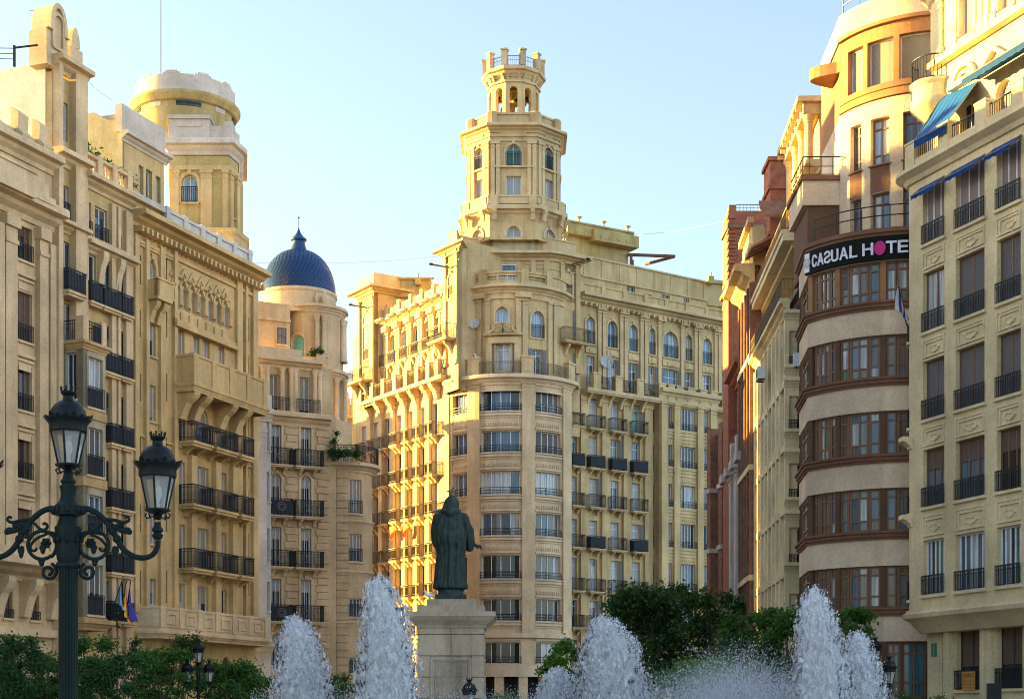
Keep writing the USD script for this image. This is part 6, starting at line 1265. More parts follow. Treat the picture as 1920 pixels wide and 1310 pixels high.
# brick building with the tower
E4 = Thing('brick_tower_building', 'red brick building with a tall square tower and grey stone bands on the right street', 'building', (14, 97, 0)); E4.trim = 'grey_stone'
tw = Plane((PX(1367, 95.2), 95.2), (1, .02)); tz = lambda py: PZ(py, 95.2); W = PX(1441, 95.2) - PX(1367, 95.2)
ho = [dict(u0=W * .47, u1=W * .8, z0=tz(502), z1=tz(445))]
wall(E4, tw, (0, W, 0, tz(395)), ho, 'brick_red', .5)
for a, h, z in ((-.12, .25, 445 - 22), (-.2, .3, 541), (-.05, .2, 560), (-.05, .2, 520)): mb = MB(); mb.box(tw, a, W + .1, -W, -a, tz(z + 5), tz(z - 3)); E4.part('band', mb, 'brick_dark')
for y in range(405, 540, 7):
    mb = MB(); mb.box(tw, -.05 - .06 * (y // 7 % 2), .4, -.4, .05 + .05 * (y // 7 % 2), tz(y + 5), tz(y)); E4.part('brick_quoin', mb, 'brick_red')
mb = MB(); sd_ = Plane(tw.xy(0, -W) + (-.001, 0), (0, -1)); mb.box(sd_, 0, W, -.4, 0, 0, tz(395)); mb.box(tw, 0, W, -W, -W + .4, 0, tz(395)); mb.box(tw, W - .4, W, -W, -.5, 0, tz(395)); mb.box(tw, .41, W, -W, -.55, 0, tz(505)); mb.box(tw, .3, W, -W, -.51, tz(440), tz(400)); E4.part('tower_walls', mb, 'brick_red')
mb = MB(); mb.box(tw, 0, .45, -.45, 0, tz(395), tz(384)); mb.box(tw, W - .45, W, -.45, 0, tz(395), tz(388)); mb.box(tw, 0, W, -.3, -.02, tz(412), tz(404)); E4.part('parapet', mb, 'brick_red')
r = MB(); r.rail(tw.path(.45, W - .45, -.1), tz(404), .7, sp=.2, mid=(.25, .5)); E4.part('railing', r, 'iron_light')
mb = MB(); mb.box(tw, W * .47, W * .8, -.02, .06, tz(447), tz(438)); E4.part('tile_panel', mb, 'turquoise')
e0, e1 = sv(89, 95); s4 = st.off(-.3); zE4 = PZ(700, 92); hE = [dict(u0=e0 + y, u1=e0 + y + .9, z0=14 + k * 3, z1=16 + k * 3) for k in range(2) for y in (.6, 2.4, 4.2)]
wall(E4, s4, (e0, e1, 10, zE4), hE, 'brick_red', .3)
for h in hE: window(E4, s4, h, frame='brown_wood', panes='dark', depth=.3, rail=.8)
mb = MB(); corn(mb, s4, e0, e1, zE4 - .4, .7, .8); mb.box(s4, e0, e1, -4, -.35, 0, zE4); E4.part('body', mb, 'brick_red')
s5 = Plane((PX(1339, 104), 104), (.16, -1)); zE5 = PZ(830, 104); mb = MB()
mb.box(s5, -1, 8, -4, 0, 0, zE5 + .4)
for y in (0, 2.6, 5.2, 7.6): mb.box(s5, y, y + .8, -.1, .5, 0, zE5 + .8 + (1.6 if y > 5 else 0)); 
E4.part('brick_pier', mb, 'brick_dark')
for k in range(4):
    for y in (0, 2.6, 5.2, 7.6): mb = MB(); mb.box(s5, y - .08, y + .88, -.1, .6, 4.5 + k * 4, 4.8 + k * 4); E4.part('band', mb, 'grey_stone')
# ------------------------------------------------------------------ statue on its pedestal
YS = 45.0; ps = YS / F
def manif(parts, ref=0.0, taubin=0):
    m = parts[0]
    for q in parts[1:]: m = m + q
    if ref: m = m.refine_to_length(ref)
    a = m.to_mesh(); t = trimesh.Trimesh(a.vert_properties[:, :3], a.tri_verts, process=True)
    if taubin: trimesh.smoothing.filter_taubin(t, iterations=taubin)
    return t
def ball(p, r, n=16): return manifold3d.Manifold.sphere(r, n).translate([float(x) for x in p])
def limb(pts, rs, n=16):
    o = None
    for i in range(len(pts) - 1):
        h = manifold3d.Manifold.batch_hull([ball(pts[i], rs[i], n), ball(pts[i + 1], rs[i + 1], n)]); o = h if o is None else o + h
    return o
pc = np.array([PX(845.5, YS), YS + .97]); hwid = 62.5 * ps; z_ = lambda y: PZ(y, YS)
Pd = Thing('statue_pedestal', 'tall weathered stone pedestal with stepped cornice carrying the bronze statue', 'pedestal', (*pc, 0)); Pd.trim = 'travertine'
def ring4(h): return pc + np.array([(-h, -h), (h, -h), (h, h), (-h, h)])
mb = MB(); mb.prism(ring4(hwid - .05), 0, z_(1150)); Pd.part('core', mb, 'travertine_rough')
zc_ = [(z_(1188), z_(1175.5), 2), (z_(1228), z_(1188.6), 2), (z_(1268), z_(1228.6), 3), (z_(1308), z_(1268.6), 3), (z_(1348), z_(1308.6), 3), (.55, z_(1348.6), 3)]
for k, (b, t, n) in enumerate(zc_):
    for s in range(4):
        a, e = ring4(hwid)[s], ring4(hwid)[(s + 1) % 4]; fr = Plane(a, e - a); L = 2 * hwid
        cuts = {2: (0, .5, 1), 3: (0, .19, .81, 1)}[n]
        for i in range(n):
            u0, u1 = cuts[i] * L + .009, cuts[i + 1] * L - .009; mid = n == 3 and i == 1
            mb = MB(); mb.prof(fr, u0, u1, [(-.12, b), ((0 if not mid else -.035) - .008, b), ((0 if not mid else -.035), b + .008), ((0 if not mid else -.035), t - .02), ((0 if not mid else -.035) - .008, t - .012), (-.12, t - .012)]); Pd.part('stone_block', mb, 'travertine_rough' if mid else 'travertine')
for s in range(4):
    a, e = ring4(hwid)[s], ring4(hwid)[(s + 1) % 4]; fr = Plane(a, e - a); L = 2 * hwid; mb = MB(); o = sbox(L * .19, .6, L * .81, z_(1232)); mb.poly(fr, o.difference(o.buffer(-.06)), -.04, .02); i2 = o.buffer(-.06); mb.poly(fr, i2.difference(i2.buffer(-.05)), -.04, -.008); Pd.part('panel_moulding', mb, 'travertine')
pk = 84 * ps; mb = MB(); rg = ring4(hwid)
mb.sweep(rg, [(-.3, z_(1176)), (.03, z_(1176)), (.05, z_(1172)), (.12, z_(1168)), (.24, z_(1162)), (.30, z_(1158)), (.30, z_(1156.3)), (-.3, z_(1156.3))], True); Pd.part('cornice_moulding', mb, 'travertine')
for s in range(4):
    for i in range(3):
        a, e = ring4(pk)[s], ring4(pk)[(s + 1) % 4]; fr = Plane(a, e - a); L = 2 * pk; mb = MB(); c = (0, .36, .66, 1)
        p = np.array([fr.xy(L * c[i] + .003), fr.xy(L * c[i + 1] - .003), fr.xy(min(L * c[i + 1], L - .5) - .003, -.5), fr.xy(max(L * c[i], .5) + .003, -.5)]); mb.prism(p, z_(1156), z_(1146.4)); Pd.part('cornice_stone', mb, 'travertine')
for h, a, b in ((63 * ps, 1146.4, 1134.2), (47 * ps, 1134.2, 1121)):
    for i in (-1, 1):
        mb = MB(); x0, x1 = (pc[0] - h, pc[0] - .002 + .14 * i) if i < 0 else (pc[0] + .002 - .14 + .0, pc[0] + h)
        if i > 0: x0 = pc[0] - .136
        mb.bx(x0, x1, pc[1] - h, pc[1] + h, z_(a), z_(b)); Pd.part('step_stone', mb, 'travertine')
mb = MB(); mb.prism(ring4(1.5), 0, .28); mb.prism(ring4(1.25), .28, .6); Pd.part('plinth', mb, 'travertine')
sc = .00497; zb0 = z_(1121); S0 = np.array([PX(842.5, YS), pc[1], zb0])
St = Thing('bronze_statue', 'dark green bronze statue of a hooded robed figure seen from behind with one arm out', 'statue', tuple(S0))
lv = [(668, 245, 395), (650, 238, 402), (645, 212, 424), (632, 207, 427), (600, 215, 420), (550, 221, 416), (500, 226, 413), (460, 231, 412), (430, 235, 415), (395, 226, 419), (370, 214, 421), (330, 211, 424), (290, 214, 424), (250, 224, 417), (225, 232, 411), (207, 242, 405), (196, 256, 396), (190, 272, 380), (186, 284, 366)]
n = 72; th = np.arange(n) / n * 2 * math.pi; rings = []
for i, (zy, a, b) in enumerate(lv):
    cx, rx = ((a + b) / 2 - 320) * sc, (b - a) / 2 * sc * .9; z = (715 - zy) * sc; t = i / len(lv)
    ry = rx * (.78 if zy > 300 else .66); amp = .085 * min(1, max(0, (zy - 205) / 160))
    f = 1 + amp * (np.cos(13 * th + .5 * math.sin(z * 1.3)) * .55 + np.cos(9 * th + 1.3 + z * .25) * .4 + .4 * np.cos(23 * th - .3 * z))
    rings.append(np.c_[cx + rx * np.cos(th) * f, -.02 + ry * np.sin(th) * f, np.full(n, z)])
k = len(rings); V = np.vstack(rings + [rings[0].mean(0)[None], rings[-1].mean(0)[None]]); Fq = [[i * n + j, i * n + (j + 1) % n, (i + 1) * n + (j + 1) % n, (i + 1) * n + j] for i in range(k - 1) for j in range(n)]
Ft = [t for q in Fq for t in ([q[0], q[1], q[2]], [q[0], q[2], q[3]])] + [[k * n, (j + 1) % n, j] for j in range(n)] + [[k * n + 1, (k - 1) * n + j, (k - 1) * n + (j + 1) % n] for j in range(n)]
robe = manifold3d.Manifold(manifold3d.Mesh(V.astype(np.float32), np.array(Ft, np.uint32)))
P = lambda zx, zy, y=0.0: ((zx - 320) * sc, y, (715 - zy) * sc)
bits = [robe] if robe.num_tri() else []
hood = manifold3d.Manifold.batch_hull([ball(P(322, 178, -.02), .24), ball(P(322, 140, .0), .235), ball(P(326, 115, .03), .17), ball(P(328, 100, .05), .08)]) + limb([P(290, 188, -.12), P(322, 196, -.2), P(358, 188, -.12)], [.12, .16, .12])
face = ball(P(322, 145, .17), .15) + ball(P(322, 148, .33), .03) + limb([P(322, 160, .28), P(322, 175, .25)], [.06, .05])
bits += [hood, face, limb([P(392, 222), P(425, 300, .05), P(436, 372, .12)], [.18, .165, .14]), limb([P(430, 330, .1), P(430, 395, .12)], [.12, .13]),
         limb([P(248, 224), P(228, 300, .05), P(236, 372, .16)], [.165, .155, .13]), limb([P(236, 360, .16), P(262, 372, .45)], [.13, .08]), limb([P(440, 370, .12), P(466, 378, .17)], [.075, .05]), limb([P(466, 378, .17), P(480, 386, .2)], [.055, .05])]
for dx, dy, b in ((24, 12, 0), (27, 4, 1), (25, -3, 2), (20, -10, 3)): bits.append(limb([P(478, 384, .2), P(478 + dx * .6, 384 + dy * .6 + 1, .21 + .012 * b), P(478 + dx, 384 + dy + 4, .20 + .015 * b)], [.024, .02, .014], 10))
bits.append(limb([P(468, 382, .17), P(474, 396, .16), P(482, 400, .17)], [.026, .02, .014], 10))
for s in (-1, 1): bits.append(limb([(s * .16 - .0, .1, .2), (s * .2, .42, .16)], [.12, .09]))
t = manif(bits, .06, 6); v = np.array(t.vertices); nn = np.array(t.vertex_normals); m_ = np.clip((v[:, 2] - .25) / .2, 0, 1)
v += nn * ((meshkit.fbm(v * [15, 15, 1.4], 3, 3) - .5) * .075 * m_)[:, None]
mb = MB().add(v + S0, t.faces); St.part('robed_figure', mb, 'bronze', smooth=True)
mb = MB(); mb.lathe((S0[0], S0[1]), [(.44, zb0), (.44, zb0 + .14), (.40, zb0 + .16), (.36, zb0 + .3), (0, zb0 + .3)], 28); b = 94 * sc; mb.bx(S0[0] - .44, S0[0] + .47, S0[1] - .45, S0[1] + .45, zb0, zb0 + .155); St.part('bronze_base', mb, 'bronze')
def pigeon(name, label, x, y, z, rot, mat, sc=1.0):
    b = manifold3d.Manifold.batch_hull([ball((0, 0, .13), .055, 14), ball((.10, 0, .14), .05, 14), ball((-.09, 0, .11), .03, 14)]) + limb([(.10, 0, .15), (.135, 0, .23)], [.042, .034], 12) + limb([(.135, 0, .235), (.19, 0, .225)], [.02, .006], 8) + manifold3d.Manifold.batch_hull([ball((-.08, 0, .115), .028, 10), ball((-.21, .03, .085), .008, 8), ball((-.21, -.03, .085), .008, 8)])
    for s in (-1, 1): b = b + limb([(.0, s * .03, .1), (.015, s * .03, .0)], [.012, .008], 8)
    t = manif([b], .03, 3); a = math.radians(rot); v = np.array(t.vertices) * sc; v = np.c_[v[:, 0] * math.cos(a) - v[:, 1] * math.sin(a), v[:, 0] * math.sin(a) + v[:, 1] * math.cos(a), v[:, 2]] + np.array([x, y, z])
    single(name, MB().add(v, t.faces), mat, label, 'pigeon', base=(x, y, z), smooth=True, group='pigeons on the statue')
pigeon('pigeon', 'dark pigeon perched on the hood of the statue', S0[0] + P(318, 0)[0], S0[1] + .03, zb0 + P(0, 90)[2] + .02, 60, 'pigeon_grey', 1.05)
pigeon('pigeon', 'dark pigeon perched on the left shoulder of the statue', S0[0] + P(250, 0)[0], S0[1], zb0 + P(0, 207)[2], 20, 'pigeon_grey', 1.1)
pigeon('pigeon', 'pale pigeon standing on the top step beside the bronze base', PX(804, YS), pc[1] - .3, z_(1121), 200, 'pigeon_white', 1.1)
pigeon('pigeon', 'greyish pigeon at the left corner of the pedestal cornice', PX(763, YS), pc[1] - .8, z_(1146.4), 170, 'dish_grey', 1.0)

# ------------------------------------------------------------------ lamps
def lantern(T, c, s, mat='lamp_black', crown=True, parent=None, seg=6, paneglass='lamp_glass'):
    """c: centre of the lantern's bottom plate; s: scale, rim radius 0.28 s"""
    x, y, z = c; q = .00655 * s
    Lz = lambda h: z + h * q
    mb = MB(); ph = math.pi / 6
    mb.lathe((x, y), [(6 * q, Lz(-16)), (9 * q, Lz(-12)), (7 * q, Lz(-8)), (20 * q, Lz(-2)), (24 * q, Lz(0)), (24 * q, Lz(3)), (0, Lz(3))], 16)
    for i in range(seg):
        a = ph + i * 2 * math.pi / seg; mb.tube([(x + 19 * q * math.cos(a), y + 19 * q * math.sin(a), Lz(2)), (x + 33 * q * math.cos(a), y + 33 * q * math.sin(a), Lz(66))], 2.1 * q, 5)
        b = a + math.pi / seg; mb.tube([(x + 12 * q * math.cos(b), y + 12 * q * math.sin(b), Lz(-12)), (x + 20 * q * math.cos(b), y + 20 * q * math.sin(b), Lz(-14)), (x + 24 * q * math.cos(b), y + 24 * q * math.sin(b), Lz(-8)), (x + 20 * q * math.cos(b), y + 20 * q * math.sin(b), Lz(-5))], 1.7 * q, 5)
    mb.lathe((x, y), [(33 * q, Lz(62)), (35 * q, Lz(64)), (35 * q, Lz(76)), (39 * q, Lz(82)), (43 * q, Lz(86)), (42 * q, Lz(89)), (34 * q, Lz(90)), (0, Lz(90))], 24)
    f = T.part('lantern', mb, mat, parent, smooth=35)
    mb = MB(); aa = np.arange(18) * 2 * math.pi / 18
    for i, a in enumerate(aa):
        h = 12 if i % 3 == 0 else 7; d = np.array([math.cos(a), math.sin(a)]); tt = np.array([-d[1], d[0]]); r0, r1 = 40 * q, 45 * q
        pp = [(x + d[0] * r0 + tt[0] * w, y + d[1] * r0 + tt[1] * w, Lz(84)) for w in (-6 * q, 6 * q)] + [(x + d[0] * r1 + tt[0] * w, y + d[1] * r1 + tt[1] * w, Lz(84 + h * .7)) for w in (4 * q, -4 * q)] + [(x + d[0] * (r1 + 2 * q), y + d[1] * (r1 + 2 * q), Lz(84 + h))]
        mb.add(pp, [[0, 1, 2], [0, 2, 3], [3, 2, 4]]); p2 = [(a_ - d[0] * 2 * q, b_ - d[1] * 2 * q, c_) for a_, b_, c_ in pp]; mb.add(p2, [[0, 2, 1], [0, 3, 2], [3, 4, 2]])
    T.part('crest', mb, mat, f)
    mb = MB(); mb.lathe((x, y), [(34 * q, Lz(88)), (34 * q, Lz(95))] + [(33 * q * math.cos(t), Lz(95 + 29 * math.sin(t))) for t in np.linspace(.05, 1.22, 8)] + [(10 * q, Lz(124)), (10 * q, Lz(127)), (0, Lz(127))], 24); T.part('dome', mb, mat, f, smooth=40)
    if crown:
        mb = MB(); mb.lathe((x, y), [(10 * q, Lz(125)), (9 * q, Lz(130)), (14 * q, Lz(136)), (12 * q, Lz(139)), (0, Lz(138))], 12)
        for i in range(8): a = i * math.pi / 4; mb.tube([(x + 12 * q * math.cos(a), y + 12 * q * math.sin(a), Lz(136)), (x + 14 * q * math.cos(a), y + 14 * q * math.sin(a), Lz(143)), (x + 14 * q * math.cos(a), y + 14 * q * math.sin(a), Lz(147))], [2.2 * q, 1.6 * q, 2.4 * q], 5)
        T.part('crown', mb, mat, f)
    for i in range(seg):
        a, b = ph + i * 2 * math.pi / seg, ph + (i + 1) * 2 * math.pi / seg
        v = [(x + r * q * math.cos(t), y + r * q * math.sin(t), Lz(h)) for r, h, t in ((18.5, 3, a), (18.5, 3, b), (32.5, 64, b), (32.5, 64, a))]; T.part('pane', MB().add(v, [[0, 1, 2, 3]]), paneglass, f)
    mb = MB(); mb.lathe((x, y), [(5 * q, Lz(3)), (5 * q, Lz(12)), (3 * q, Lz(14)), (8 * q, Lz(30)), (7 * q, Lz(44)), (0, Lz(48))], 10); T.part('bulb', mb, 'plastic_white', f, smooth=50)
    return f
YL = 19.0; q = YL / F; LX, LY = PX(128, YL), YL; lz2 = lambda y: PZ(y, YL)
LP = Thing('ornate_street_lamp', 'large dark green street lamp with scrolled arms and crowned lanterns in the left foreground', 'street lamp', (LX, LY, 0))
mb = MB(); n = 20
for a in range(n):
    pass
r0 = 17.6 * q; t = np.arange(n * 4) / (n * 4) * 2 * math.pi; rr = r0 * (1 - .07 * (np.cos(n * t) > .2))
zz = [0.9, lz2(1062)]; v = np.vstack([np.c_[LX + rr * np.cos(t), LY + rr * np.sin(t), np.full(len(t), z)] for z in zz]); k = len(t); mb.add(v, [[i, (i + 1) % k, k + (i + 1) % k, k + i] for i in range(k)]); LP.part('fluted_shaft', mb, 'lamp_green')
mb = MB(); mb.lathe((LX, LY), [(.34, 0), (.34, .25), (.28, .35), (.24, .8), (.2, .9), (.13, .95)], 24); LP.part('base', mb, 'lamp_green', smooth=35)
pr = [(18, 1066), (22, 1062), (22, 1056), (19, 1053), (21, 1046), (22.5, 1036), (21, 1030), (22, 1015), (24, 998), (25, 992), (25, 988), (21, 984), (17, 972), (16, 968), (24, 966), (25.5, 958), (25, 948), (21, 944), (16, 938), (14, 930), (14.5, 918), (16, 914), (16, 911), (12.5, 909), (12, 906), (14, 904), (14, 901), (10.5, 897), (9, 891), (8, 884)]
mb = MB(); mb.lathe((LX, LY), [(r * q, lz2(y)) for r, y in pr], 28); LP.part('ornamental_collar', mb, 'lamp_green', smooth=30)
mb = MB()
for a in range(8):
    an = a * math.pi / 4 + .2
    for zy, rr_ in ((957, 25.5), (1012, 24)): c = (LX + rr_ * q * math.cos(an), LY + rr_ * q * math.sin(an), lz2(zy)); mb.ell(c, (4.5 * q, 4.5 * q, 6.5 * q), 1)
LP.part('boss_ornament', mb, 'lamp_green', smooth=True)
lantern(LP, (LX, LY, lz2(873)), 1.0)
def zpt(zx, zy, off=0.0): return (LX + (zx / 3.12 - 128) * q, LY + off, PZ(690 + zy / 3.12, YL))
def mir(p, s): return (LX + s * (p[0] - LX), p[1], p[2])
def spline(pts, n=40):
    pts = np.array(pts, float); tt = np.r_[0, np.cumsum(np.linalg.norm(np.diff(pts, axis=0), axis=1))]
    from scipy.interpolate import CubicSpline
    c = CubicSpline(tt, pts); return c(np.linspace(0, tt[-1], n))
def curl(cx, cy, r0, r1, a0, turns, n=30): return [zpt(cx + (r0 + (r1 - r0) * i / n) * math.cos(a0 + turns * 2 * math.pi * i / n), cy + (r0 + (r1 - r0) * i / n) * math.sin(a0 + turns * 2 * math.pi * i / n)) for i in range(n + 1)]
for s in (1, -1):
    def tub(pts, r, n=8): return MB().tube([mir(p, s) for p in pts], r, n)
    path = spline([zpt(*p) for p in ((468, 832), (510, 822), (560, 842), (610, 885), (655, 945), (690, 1010), (730, 1065), (780, 1098), (840, 1108), (890, 1092), (918, 1050), (924, 1005))], 48)
    rad = np.interp(np.linspace(0, 1, 48), [0, .08, .45, .55, 1], [7.5 * q, 5.6 * q, 5.2 * q, 5.6 * q, 5.0 * q]); arm = LP.part('arm', tub(path, rad, 10), 'lamp_green', smooth=60)
    for zx, zy, r in ((660, 955, 7.5), (685, 998, 8), (478, 832, 9)): LP.part('arm_ring', MB().ell(mir(zpt(zx, zy), s), (r * q,) * 3, 2), 'lamp_green', arm, smooth=True)
    LP.part('ring_scroll', tub(curl(553, 1035, 86, 80, 2.2, 1.02, 44), 3.6 * q), 'lamp_green', smooth=60)
    LP.part('ring_scroll', tub(curl(514, 1190, 50, 14, -1.9, -1.45, 40), 3.4 * q), 'lamp_green', smooth=60)
    LP.part('leaf_scroll', tub(spline([zpt(*p) for p in ((575, 862), (630, 884), (690, 893), (735, 900), (756, 882), (742, 868), (733, 880))], 26), np.linspace(4.2, 2.6, 26) * q), 'lamp_green', smooth=60)
    LP.part('leaf_scroll', tub(spline([zpt(*p) for p in ((640, 905), (690, 940), (740, 960), (765, 962), (752, 938), (735, 940))], 26), np.linspace(4.5, 2.6, 26) * q), 'lamp_green', smooth=60)
    LP.part('leaf_scroll', tub(spline([zpt(*p) for p in ((600, 905), (570, 935), (545, 945), (523, 930), (530, 908), (548, 915))], 22), 2.9 * q), 'lamp_green', smooth=60)
    LP.part('inner_scroll', tub(spline([zpt(*p) for p in ((470, 985), (500, 960), (540, 975), (575, 990), (600, 1010), (620, 1055), (600, 1068), (585, 1050))], 30), 2.8 * q), 'lamp_green', smooth=60)
    fl = MB(); fc_ = np.array(mir(zpt(530, 1022), s)); fl.ell(fc_, (4 * q, 5 * q, 4 * q), 2)
    for i in range(6): a = i * math.pi / 3; fl.ell(fc_ + np.array([math.cos(a), 0, math.sin(a)]) * 6.5 * q, (4.2 * q, 2.6 * q, 4.2 * q), 1)
    LP.part('flower', fl, 'lamp_green', smooth=True)
    for zx, zy, h in ((675, 1075, 24), (548, 1060, 18), (555, 1140, 12)): lf = MB(); lf.ell(mir(zpt(zx, zy), s), (5 * q, 4 * q, h * .5 * q), 2); lf.ell(mir(zpt(zx - 8, zy - 14), s), (4 * q, 3 * q, h * .32 * q), 1); lf.ell(mir(zpt(zx + 9, zy - 12), s), (4 * q, 3 * q, h * .32 * q), 1); LP.part('leaf_bud', lf, 'lamp_green', smooth=True)
    lf = MB(); lf.ell(mir(zpt(725, 948), s), (11 * q, 4 * q, 6 * q), 2); lf.ell(mir(zpt(700, 920), s), (9 * q, 4 * q, 5 * q), 2); lf.ell(mir(zpt(640, 930), s), (7 * q, 5 * q, 9 * q), 2); LP.part('acanthus_leaf', lf, 'lamp_green', smooth=True)
    c = mir(zpt(922, 1000), s); mb = MB(); mb.lathe((c[0], c[1]), [(6 * q, c[2]), (9 * q, c[2] + 3 * q), (10.5 * q, c[2] + 8 * q), (7 * q, c[2] + 12 * q), (11 * q, c[2] + 16 * q), (10 * q, c[2] + 20 * q), (7 * q, c[2] + 24 * q), (6 * q, c[2] + 32 * q)], 18); LP.part('lantern_socket', mb, 'lamp_green', smooth=35)
    lantern(LP, (c[0], c[1], lz2(957)), 1.0)
def small_post(name, label, px, Y, ytop, s, group=None, triple=False):
    """ytop: pixel row of the crown's tip"""
    zt = PZ(ytop, Y); hz_ = .00655 * s; zb = zt - 147 * hz_; x = PX(px, Y)
    T = Thing(name, label, 'street lamp', (x, Y, 0), group)
    mb = MB(); mb.lathe((x, Y), [(.2, 0), (.2, .2), (.13, .3), (.09, .5), (.06, .7), (.055, zb - .5), (.08, zb - .45), (.05, zb - .35), (.06, zb - .12), (.03, zb - .08)], 14); T.part('post', mb, 'lamp_black', smooth=40)
    lantern(T, (x, Y, zb), s)
    if triple:
        for sx in (-1, 1):
            zz = zb - 36 * 1.0 * Y / F; cx = x + sx * 20.5 * Y / F; T.part('arm', MB().tube(spline([(x, Y, zz - .35), (x + (cx - x) * .5, Y, zz - .5), (cx, Y, zz - .35), (cx, Y, zz - .08)], 16), .028, 7), 'lamp_black', smooth=60); lantern(T, (cx, Y, zz), s * .97)
    return T
small_post('park_lamp', 'three-lantern lamp rising above the hedge left of the fountain', 372, 50, 1198, .78, triple=True)
small_post('park_lamp', 'single crowned lantern lamp in front of the statue pedestal', 880, 42, 1270, .83)
small_post('park_lamp', 'tallest lantern lamp directly right of the right fountain jet', 1641, 52, 1193, .86)
small_post('park_lamp', 'lantern lamp in front of the teal hotel door', 1667, 44, 1228, .84)
small_post('park_lamp', 'small three-lantern lamp beside the entrance of the right edge building', 1763, 60, 1260, .80, triple=True)
small_post('park_lamp', 'small distant lamp low in the bottom left corner', 19, 62, 1285, .55)
# ------------------------------------------------------------------ fountain: basin, jets, spray
FC = np.array([1.7, 34.0]); mb = MB(); mb.lathe((*FC, 0), [(9.6, 0), (9.6, .45), (9.7, .5), (9.7, .6), (9.0, .6), (9.0, .2), (9.0, 0)], 72); Fb = Thing('fountain_basin', 'round stone fountain basin below the water jets', 'fountain', (*FC, 0)); Fb.part('rim', mb, 'travertine', smooth=30)
mb = MB(); mb.lathe((*FC, 0), [(0.001, .38), (9.0, .38)], 72); single('water', mb, 'water', kind='structure')
def jet(label, Y, left, right, ndrop, group='fountain jets'):
    left, right = np.array(left, float), np.array(right, float); ys = np.r_[np.linspace(left[0, 1], 1310, 46), np.linspace(1316, 1336 + 1.32 * F / Y, 22)[:]]
    xl = np.interp(ys, left[:, 1], left[:, 0]); xr = np.interp(ys, right[:, 1], right[:, 0]); e = np.clip((ys - 1310) / 200, 0, 1); xl -= e * 8; xr += e * 8
    cx, r = PX((xl + xr) / 2, Y), (xr - xl) / 2 / F * Y; z = PZ(ys, Y); top = np.sqrt(np.clip((ys - left[0, 1]) / 9, .02, 1)); r = r * top
    n = 64; th = np.arange(n) / n * 2 * math.pi; base = (float(cx[-1]), Y, 0)
    T = Thing('water_jet', label, 'water jet', base, group)
    v = np.stack([cx[:, None] + r[:, None] * np.cos(th), Y + r[:, None] * np.sin(th), np.repeat(z[:, None], n, 1)], -1)
    k = len(ys)
    for nm, mt, sc_, sd in (('foaming_column', 'foam_core', .80, 11), ('water_veil', 'foam_veil', .97, 23), ('water_veil', 'foam_lace', 1.12, 37), ('water_veil', 'foam_lace', 1.26, 51)):
        w = v.copy(); nz = meshkit.fbm(v * [5, 5, 2.2] + Y + sd, 4, sd) - .5; n2 = meshkit.fbm(v * [17, 17, 7] + Y, 3, sd + 5) - .5; f = sc_ * (1 + .85 * nz + .65 * n2)
        w[..., 0] = cx[:, None] + (v[..., 0] - cx[:, None]) * f; w[..., 1] = Y + (v[..., 1] - Y) * f; w[..., 2] += n2 * .25 - (1 - sc_) * .2
        mb = MB().add(w.reshape(-1, 3), [[i * n + j, i * n + (j + 1) % n, (i + 1) * n + (j + 1) % n, (i + 1) * n + j] for i in range(k - 1) for j in range(n)]); mb.add(np.vstack([w[0], w[0].mean(0) + (0, 0, .02)]), [[n, j, (j + 1) % n] for j in range(n)])
        T.part(nm, mb, mt, smooth=True)
    ndrop = ndrop * 3
    g = np.random.default_rng(int(Y * 10) + ndrop); i = (g.random(ndrop) ** .8 * (k - 1)).astype(int); a = g.random(ndrop) * 2 * math.pi; rad = r[i] * (1.0 + np.abs(g.normal(0, .16, ndrop)) * (1 + .8 * (g.random(ndrop) < .2))) + .01
    p = np.c_[cx[i] + rad * np.cos(a) + (g.random(ndrop) < .3) * g.random(ndrop) * .12, Y + rad * np.sin(a), z[i] + g.normal(0, .06, ndrop)]; s = .003 + g.random(ndrop) ** 3 * .012
    T.part('droplets', drops(p, s, g), 'droplet', kind='stuff'); return T
OCT = np.array([(1, 0, 0), (-1, 0, 0), (0, 1, 0), (0, -1, 0), (0, 0, 1), (0, 0, -1)], float); OCF = np.array([(0, 2, 4), (2, 1, 4), (1, 3, 4), (3, 0, 4), (2, 0, 5), (1, 2, 5), (3, 1, 5), (0, 3, 5)])
def drops(p, s, g):
    st = 1 + g.random((len(p), 3)) * [.3, .3, 1.6]; v = p[:, None] + OCT[None] * s[:, None, None] * st[:, None]; return MB().add(v.reshape(-1, 3), (np.arange(len(p))[:, None, None] * 6 + OCF).reshape(-1, 3))
jet('slanting white water jet in front of the domed building', 35.0, [(546, 1156), (536, 1166), (533, 1190), (531, 1220), (527, 1260), (524, 1310)], [(556, 1156), (574, 1170), (588, 1195), (597, 1230), (605, 1260), (613, 1310)], 2600)
jet('tallest left white water jet beside the statue pedestal', 33.0, [(704, 1082), (695, 1093), (689, 1115), (686, 1150), (684, 1200), (681, 1250), (675, 1310)], [(719, 1082), (729, 1095), (740, 1120), (752, 1150), (760, 1190), (768, 1240), (773, 1310)], 3400)
jet('ragged white water jet in front of the dark trees', 36.0, [(1117, 1156), (1112, 1172), (1106, 1200), (1100, 1225), (1094, 1250), (1094, 1310)], [(1140, 1156), (1152, 1165), (1163, 1185), (1178, 1196), (1186, 1220), (1192, 1258), (1202, 1310)], 4200)
jet('short low white water jet left of the ragged jet', 37.5, [(1038, 1254), (1030, 1263), (1018, 1286), (1012, 1310)], [(1056, 1254), (1066, 1268), (1078, 1283), (1086, 1310)], 1800)
jet('tallest right white water jet in front of the hotel', 34.0, [(1518, 1104), (1508, 1124), (1503, 1160), (1500, 1220), (1496, 1310)], [(1534, 1104), (1541, 1115), (1551, 1140), (1561, 1167), (1567, 1202), (1575, 1242), (1582, 1310)], 3400)
